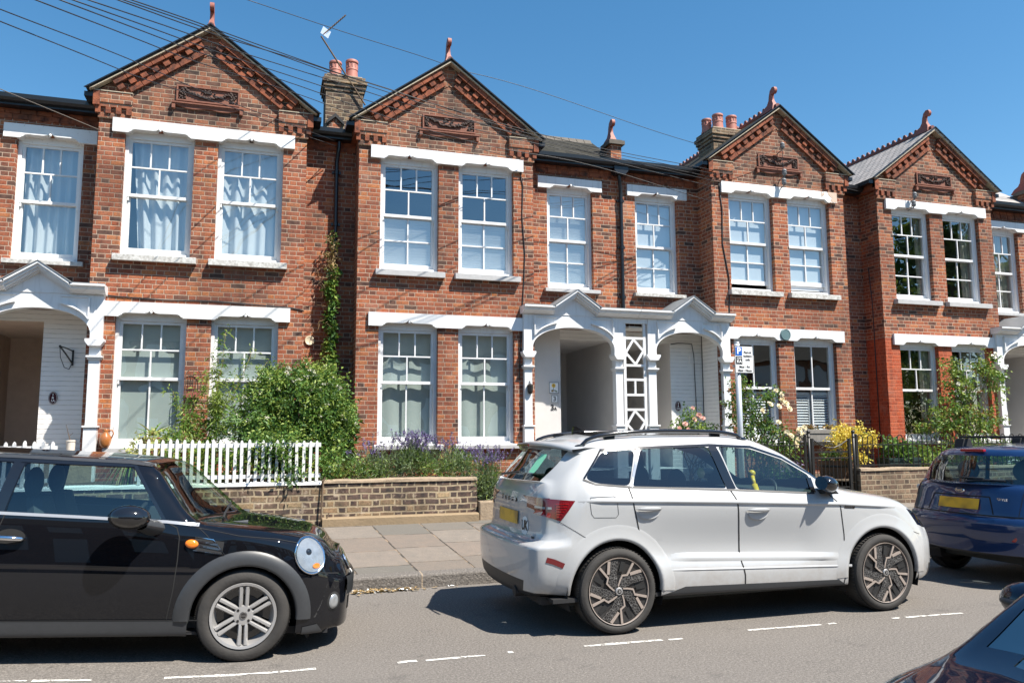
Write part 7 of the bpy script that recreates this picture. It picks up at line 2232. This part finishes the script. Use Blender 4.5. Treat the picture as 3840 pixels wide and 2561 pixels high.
# straw-coloured grass and lavender
T = thing('ornamental_grass', 'clump of yellowing strappy grass between picket fence and lavender', 'grass clump', (1.05, 11.5, .93))
mb = MB(); rg = random.Random(8)
for k in range(90):
    a = rg.uniform(0, 2*PI); L = rg.uniform(.3, .55); lean = rg.uniform(.25, 1.)
    d = Vector((math.cos(a), math.sin(a), 0)); s = Vector((-d.y, d.x, 0)); b = Vector((1.05+rg.uniform(-.06, .06), 11.45+rg.uniform(-.06, .06), .95)); rows = []
    for i in range(6):
        t = i/5; p = b+d*L*lean*t+Vector((0, 0, L*(t-.75*lean*t*t))); w = .008*(1-t)+.001; rows.append([p-s*w, p+s*w])
    mb.mi = k % 3 == 0; mb.grid(rows)
mb.build('blades', [MAT['straw'], MAT['leaf_y']], T)
def lavender(label, cx, cy, cz, rx, ry, rz, n, seed, dens=1.):
    T = thing('lavender', label, 'lavender', (cx, cy, cz-rz))
    leaves('foliage', T, [((cx, cy, cz), (rx, ry, rz), 1), ((cx-rx*.5, cy-.05, cz-.05), (rx*.5, ry, rz*.8), .5), ((cx+rx*.5, cy, cz-.03), (rx*.5, ry, rz*.8), .5)], n, .07, ['leaf_grey', 'leaf_grey', 'leaf_y', 'leaf'], [.4, .25, .15, .2], .16, .5, .1, .9, seed, jitter=.4)
    rg = random.Random(seed); mb = MB(); fb = []
    for k in range(int(n/16*dens)):
        b = Vector((cx+rg.gauss(0, .5)*rx, cy+rg.gauss(0, .4)*ry, cz+rz*.3)); L = rz*rg.uniform(.7, 1.5)
        d = Vector((rg.gauss(0, .35), rg.gauss(-.1, .3), 1)).normalized(); t = b+d*L
        mb.tube([b, (b+t)/2+Vector((rg.uniform(-.01, .01), 0, 0)), t], .0022, 4, cap=False)
        for i in range(5): fb.append((tuple(t-d*(.016*i)), (.009, .009, .010), 1))
    mb.build('stalks', MAT['leaf_grey'], T); leaves('flowers', T, fb, len(fb)*5, .018, ['lav'], [1], .6, .6, seed=seed+1)
lavender('lavender clump with sparse spikes next to the yellowing grass', 1.55, 11.55, 1.14, .36, .3, .24, 2600, 21, .25)
lavender('dense purple lavender in the middle above the stock brick wall', 2.15, 11.5, 1.20, .32, .3, .28, 3000, 22)
lavender('grey green lavender at the right part of the stock brick wall', 2.75, 11.5, 1.16, .32, .3, .25, 2600, 23, .3)
lavender('purple lavender hanging over the right end of the stock brick wall', 3.12, 11.05, .96, .20, .2, .30, 1800, 24, .8)
T = thing('twig', 'thin bare sticks leaning on the seam of the stock brick wall', 'stick', (.81, 10.85, .45))
mb = MB(); mb.tube([(.80, 10.84, .42), (.806, 10.85, .72), (.82, 10.86, 1.01), (.85, 10.86, 1.06)], .011, 6); mb.tube([(.84, 10.80, .44), (.90, 10.82, .60)], .008, 6); mb.build('stick', MAT['bark'], T)
# roses
def rose(label, blobs, n, flowers, fm, seed, base, leafw=(.4, .4, .15, .05), fr=.055, name='rose_bush', size=.075):
    T = thing(name, label, 'rose bush', (blobs[0][0][0], blobs[0][0][1], .7))
    sprays('foliage', T, blobs, n//12, 13, size*.78, ['leaf_d', 'leaf', 'leaf_y', 'leaf_red'], leafw, .55, .17, .5, .3, .4, seed)
    rg = random.Random(seed); tips = [p for b in blobs for p in rnd_in(b, 4, rg, .9)]
    stems('stem', T, base, tips, .014, .004, 'bark', seed, .12, 7)
    if flowers: blooms('flower', T, flowers, fr, fm, seed)
    return T
rose('white rose bush in full bloom beside the parking sign post', [((8.25, 12.2, 2.05), (.34, .25, .42), 2.2), ((8.45, 12.1, 1.55), (.55, .35, .38), 3), ((8.80, 12., 1.36), (.36, .3, .25), 1.6), ((8.15, 12.25, 2.42), (.16, .14, .18), .5), ((8.72, 12.1, 2.25), (.16, .14, .1), .4)], 3600,
     [(8.72, 11.95, 2.36), (8.80, 11.9, 2.30), (8.55, 11.9, 2.12), (8.72, 11.88, 2.08), (8.86, 11.88, 2.13), (8.95, 11.9, 2.04), (8.80, 11.9, 2.20), (8.72, 11.7, 1.62), (8.80, 11.68, 1.56), (8.95, 11.7, 1.50), (9.05, 11.7, 1.58), (9.12, 11.75, 1.70), (8.98, 11.7, 1.66), (8.9, 11.7, 1.42), (8.6, 11.75, 1.80), (8.35, 11.85, 2.0)], 'flower_c', 31, [(8.35, 12.3, .6), (8.6, 12.3, .6), (8.9, 12.2, .6)], fr=.062)
rose('pink rose bush in front of the right arch of the double porch', [((7.42, 12.6, 1.58), (.42, .25, .26), 2), ((7.3, 12.6, 1.85), (.2, .16, .16), .8), ((7.75, 12.6, 1.5), (.22, .2, .2), .8)], 1500,
     [(7.30, 12.4, 2.06), (7.42, 12.4, 1.93), (7.33, 12.4, 1.86), (7.14, 12.4, 1.78), (7.02, 12.4, 1.70), (7.18, 12.38, 1.68), (7.5, 12.4, 1.88)], 'flower_p', 32, [(7.4, 12.7, .6), (7.5, 12.7, .6)], (.2, .45, .35, 0.), .05)
rose('tall climbing rose with reddish shoots trained on the bright red house front', [((13.95, 13.05, 2.05), (.72, .22, .34), 3.2), ((13.35, 13.0, 1.75), (.48, .22, .26), 1.6), ((14.55, 13.0, 1.80), (.55, .25, .30), 2), ((14.05, 13.1, 2.62), (.38, .18, .26), 1.2), ((13.95, 13.1, 3.02), (.20, .14, .22), .7), ((14.85, 13.1, 2.98), (.30, .18, .32), 1.5), ((15.15, 13.1, 2.75), (.26, .18, .40), 1.3), ((14.45, 13.1, 2.50), (.30, .18, .2), .7), ((14.1, 12.9, 1.45), (.5, .3, .25), 1.3)], 5200,
     [(15.05, 12.95, 3.28), (14.98, 12.95, 3.22), (13.95, 12.95, 2.62), (13.3, 12.9, 1.4)], 'flower_w', 33, [(14.3, 13.2, .7), (14.5, 13.25, .7)], (.14, .36, .40, .10), .06, size=.085)
T = thing('shrub', 'bright golden yellow shrub next to the garden gate', 'shrub', (9.95, 11.6, .8))
sprays('foliage', T, [((9.95, 11.6, 1.58), (.28, .2, .16), 2), ((10.22, 11.6, 1.50), (.30, .2, .14), 1.6), ((9.75, 11.55, 1.42), (.26, .2, .14), 1.4), ((10.0, 11.5, 1.25), (.3, .2, .12), .8)], 190, 13, .06, ['leaf_gold', 'leaf_gold', 'leaf_y'], [.6, .32, .08], .5, .13, seed=41)
stems('stem', T, (10.0, 11.65, .78), [(9.9, 11.6, 1.6), (10.2, 11.6, 1.6), (9.75, 11.6, 1.5)], .012, .004, 'bark')
T = thing('window_planter', 'weathered grey wooden trough with dried flowers on the shuttered window sill', 'planter', (10.67, 13.3, 1.45))
mb = MB(); mb.box(10.24, 11.08, 13.20, 13.385, 1.455, 1.66); mb.box(10.22, 11.10, 13.185, 13.39, 1.60, 1.68); mb.build('trough', plain('grey_timber', (.20, .185, .165), .8, var=.35, vscale=18), T, bevel=.006)
leaves('dried_flowers', T, [((10.45, 13.3, 1.72), (.20, .07, .06), 1), ((10.9, 13.3, 1.72), (.15, .07, .06), .8)], 420, .045, ['dry', 'leaf_red', 'leaf_d'], [.6, .25, .15], .6, .6, seed=42)
T = thing('plant_tub', 'dark green slatted plastic tub on the wall behind the railings', 'plant pot', (10.8, 11.35, .8))
mb = MB(); mb.prism([(10.50, .90), (11.12, .90), (11.17, 1.17), (10.45, 1.17)], 'y', 11.25, 11.55)
for k in range(4): mb.box(10.47-.0, 11.14, 11.238, 11.2495, .93+.06*k, .965+.06*k)
mb.build('tub', plain('dark_green_plastic', (.012, .03, .026), .5), T)
leaves('foliage', T, [((10.8, 11.4, 1.32), (.34, .2, .2), 1)], 700, .08, ['leaf_d', 'leaf'], [.5, .5], .5, .45, seed=43)
T = thing('plant_tub', 'weathered half barrel planter behind the gate post', 'plant pot', (9.95, 11.95, .62))
mb = MB(); mb.lathe([(.22, .62), (.27, .85), (.30, 1.12), (.28, 1.12), (.25, 1.05), (0, 1.04)], 24, (9.95, 12.0, 0)); mb.build('staves', plain('brown_staves', (.16, .09, .05), .8, var=.35), T, angle=40)
mb = MB()
for z, r_ in ((.72, .245), (1.02, .292)): mb.lathe([(r_, z-.02), (r_+.006, z), (r_, z+.02)], 24, (9.95, 12., 0))
mb.build('hoop', MAT['iron'], T)
leaves('foliage', T, [((9.95, 12., 1.18), (.26, .2, .12), 1)], 400, .06, ['leaf_d', 'leaf'], [.5, .5], .5, .45, seed=44)
for (lab, x, y, z, rx, rz, sd, ms) in (('tufted green border plants behind the right-hand railings', 11.9, 11.6, 1.12, .75, .28, 45, ['leaf', 'leaf_y', 'leaf_d']), ('leafy green plants below the climbing rose, behind the railings', 13.4, 11.9, 1.15, .8, .32, 46, ['leaf_d', 'leaf', 'leaf_y']), ('pale green plants at the far right, behind the blue car', 15.1, 11.8, 1.2, .7, .4, 47, ['leaf_y', 'leaf', 'flower_w']), ('small green plants with bluish flowers behind the gate', 8.9, 12.2, .85, .55, .22, 48, ['leaf', 'leaf_d', 'lav'])):
    T = thing('border_plant', lab, 'plants', (x, y, z-rz)); leaves('foliage', T, [((x, y, z), (rx, .3, rz), 1), ((x-rx*.5, y, z+.05), (rx*.4, .25, rz), .5), ((x+rx*.5, y, z), (rx*.4, .25, rz*1.1), .5)], 1500, .085, ms, [.45, .35, .2], .3, .55, .25, .5, sd)
    stems('stem', T, (x, y, z-rz-.1), rnd_in(((x, y, z), (rx, .3, rz)), 8, random.Random(sd), .8), .006, .003, 'leaf_d', sd)
# drooping palm seen through the windows of the black car
T = thing('cordyline', 'drooping straw coloured palm leaves seen through the black car windows', 'palm', (-1.62, 11.3, .93))
mb = MB(); rg = random.Random(12)
for k in range(70):
    a = rg.uniform(0, 2*PI); L = rg.uniform(.45, .8); d = Vector((math.cos(a), math.sin(a)*.7, 0)); s = Vector((-d.y, d.x, 0)).normalized(); b = Vector((-1.55, 11.35, 1.36)); rows = []; e = rg.uniform(-.2, .5)
    for i in range(7):
        t = i/6; p = b+d*L*.75*t+Vector((0, 0, L*(e*t-1.05*t*t))); w = .013*(1-t)+.002; rows.append([p-s*w, p+s*w])
    mb.mi = k % 4 == 0; mb.grid(rows)
mb.build('fronds', [MAT['straw'], MAT['leaf_y']], T)
mb = MB(); mb.tube([(-1.60, 11.4, .9), (-1.58, 11.38, 1.15), (-1.55, 11.35, 1.38)], .04, 8); mb.build('trunk', MAT['bark'], T, smooth=True)

# litter in the gutter
rg = np.random.default_rng(5); n = 240
mb = MB(); rr = random.Random(77)
for k in range(260):
    x = .95+abs(rr.gauss(0, .38)); y = 8.46-abs(rr.gauss(0, .05)); z = hz(x)+.006+rr.uniform(0, .018); a = rr.uniform(0, 6.28); s = rr.uniform(.012, .035)
    c, s_ = math.cos(a)*s, math.sin(a)*s; e = rr.uniform(-.6, .6)*s
    mb.mi = 0 if rr.random() < .8 else 1
    mb.face([(x-c, y-s_, z), (x+s_*.6, y-c*.6, z+abs(e)), (x+c, y+s_, z+e*.5), (x-s_*.6, y+c*.6, z+abs(e)*.4)])
o = mb.build('leaf_litter', [MAT['dry'], MAT['inkw']], None); o['kind'] = 'stuff'
tag(o, 'dry brown leaves and scraps lying in the gutter by the kerb', 'leaf litter')

# ------------------------------------------------------------------ across the street: what the panes and the paint mirror
T = thing('terraced_row', 'brick terrace across the street, seen only as reflections in glass and paint', 'houses', (5., -16., 0.))
mb = MB(); ops = []
for k in range(16):
    x0 = -24+4.*k
    ops += [(x0+.6, x0+1.6, 1.3, 3.3), (x0+2.3, x0+3.3, .2, 2.4), (x0+.6, x0+1.6, 4.3, 5.9), (x0+2.3, x0+3.3, 4.3, 5.9)]
for a, b, c, d in ops: mb.box(a, b, -15.98, -15.9, c, d)
mb.build('window', MAT['curtain'], T)
mb = MB(); mb.box(-24, 40, -24, -16., 0, 6.2); mb.build('wall', MAT['brick_dark'], T)
mb = MB(); mb.prism([(-15.7, 6.2), (-20, 8.8), (-24.3, 6.2)], 'x', -24.1, 40.1); mb.build('roof', MAT['slate'], T)
T = thing('tree', 'leafy street tree further right, seen only as a reflection in the upper windows', 'tree', (33., -3., 0.))
mb = MB(); mb.tube([(33, -3, 0), (33.1, -3, 3.), (33, -3.1, 6.), (32.8, -3., 9.)], [.28, .22, .16, .06], 10); mb.build('trunk', MAT['bark'], T, smooth=True)
rg = random.Random(3)
leaves('crown', T, [((33+rg.gauss(0, 2.6), -3+rg.gauss(0, 1.6), 9.+rg.gauss(0, 2.2)), (1.5, 1.4, 1.2), 1) for _ in range(22)], 9000, .38, ['leaf_d', 'leaf', 'leaf_y'], [.5, .35, .15], .6, .45, seed=51)

# ------------------------------------------------------------------ light
SUN = Vector((.36, -.42, .83)).normalized()
w = bpy.data.worlds.new('World'); sc.world = w; w.use_nodes = True
nt = w.node_tree; nt.nodes.clear()
sky = nt.nodes.new('ShaderNodeTexSky'); sky.sky_type = 'NISHITA'; sky.sun_disc = False
sky.sun_elevation = math.asin(SUN.z); sky.sun_rotation = math.atan2(SUN.x, SUN.y)
sky.air_density = 1.0; sky.dust_density = .25; sky.ozone_density = 1.2; sky.altitude = 0
bg = nt.nodes.new('ShaderNodeBackground'); bg.inputs[1].default_value = .086
wo = nt.nodes.new('ShaderNodeOutputWorld')
hs = nt.nodes.new('ShaderNodeHueSaturation'); hs.inputs['Saturation'].default_value = 1.3; hs.inputs['Hue'].default_value = .492
nt.links.new(sky.outputs[0], hs.inputs['Color']); nt.links.new(hs.outputs[0], bg.inputs[0]); nt.links.new(bg.outputs[0], wo.inputs[0])
sl = bpy.data.lights.new('sun', 'SUN'); sl.energy = 5.; sl.angle = R(.53); sl.color = (1., .94, .85)
so = bpy.data.objects.new('sun', sl); col.objects.link(so)
so.rotation_euler = (-SUN).to_track_quat('-Z', 'Y').to_euler()
so.location = SUN*40
sc.view_settings.view_transform = 'Standard'; sc.view_settings.look = 'None'; sc.view_settings.gamma = 1.; sc.view_settings.exposure = 1.05
try: sc.view_settings.use_curve_mapping = False
except Exception: pass
sc.cycles.max_bounces = 8; sc.cycles.transparent_max_bounces = 16; sc.cycles.sample_clamp_indirect = 6.
sc.cycles.caustics_reflective = False; sc.cycles.caustics_refractive = False
sc.cycles.use_denoising = True
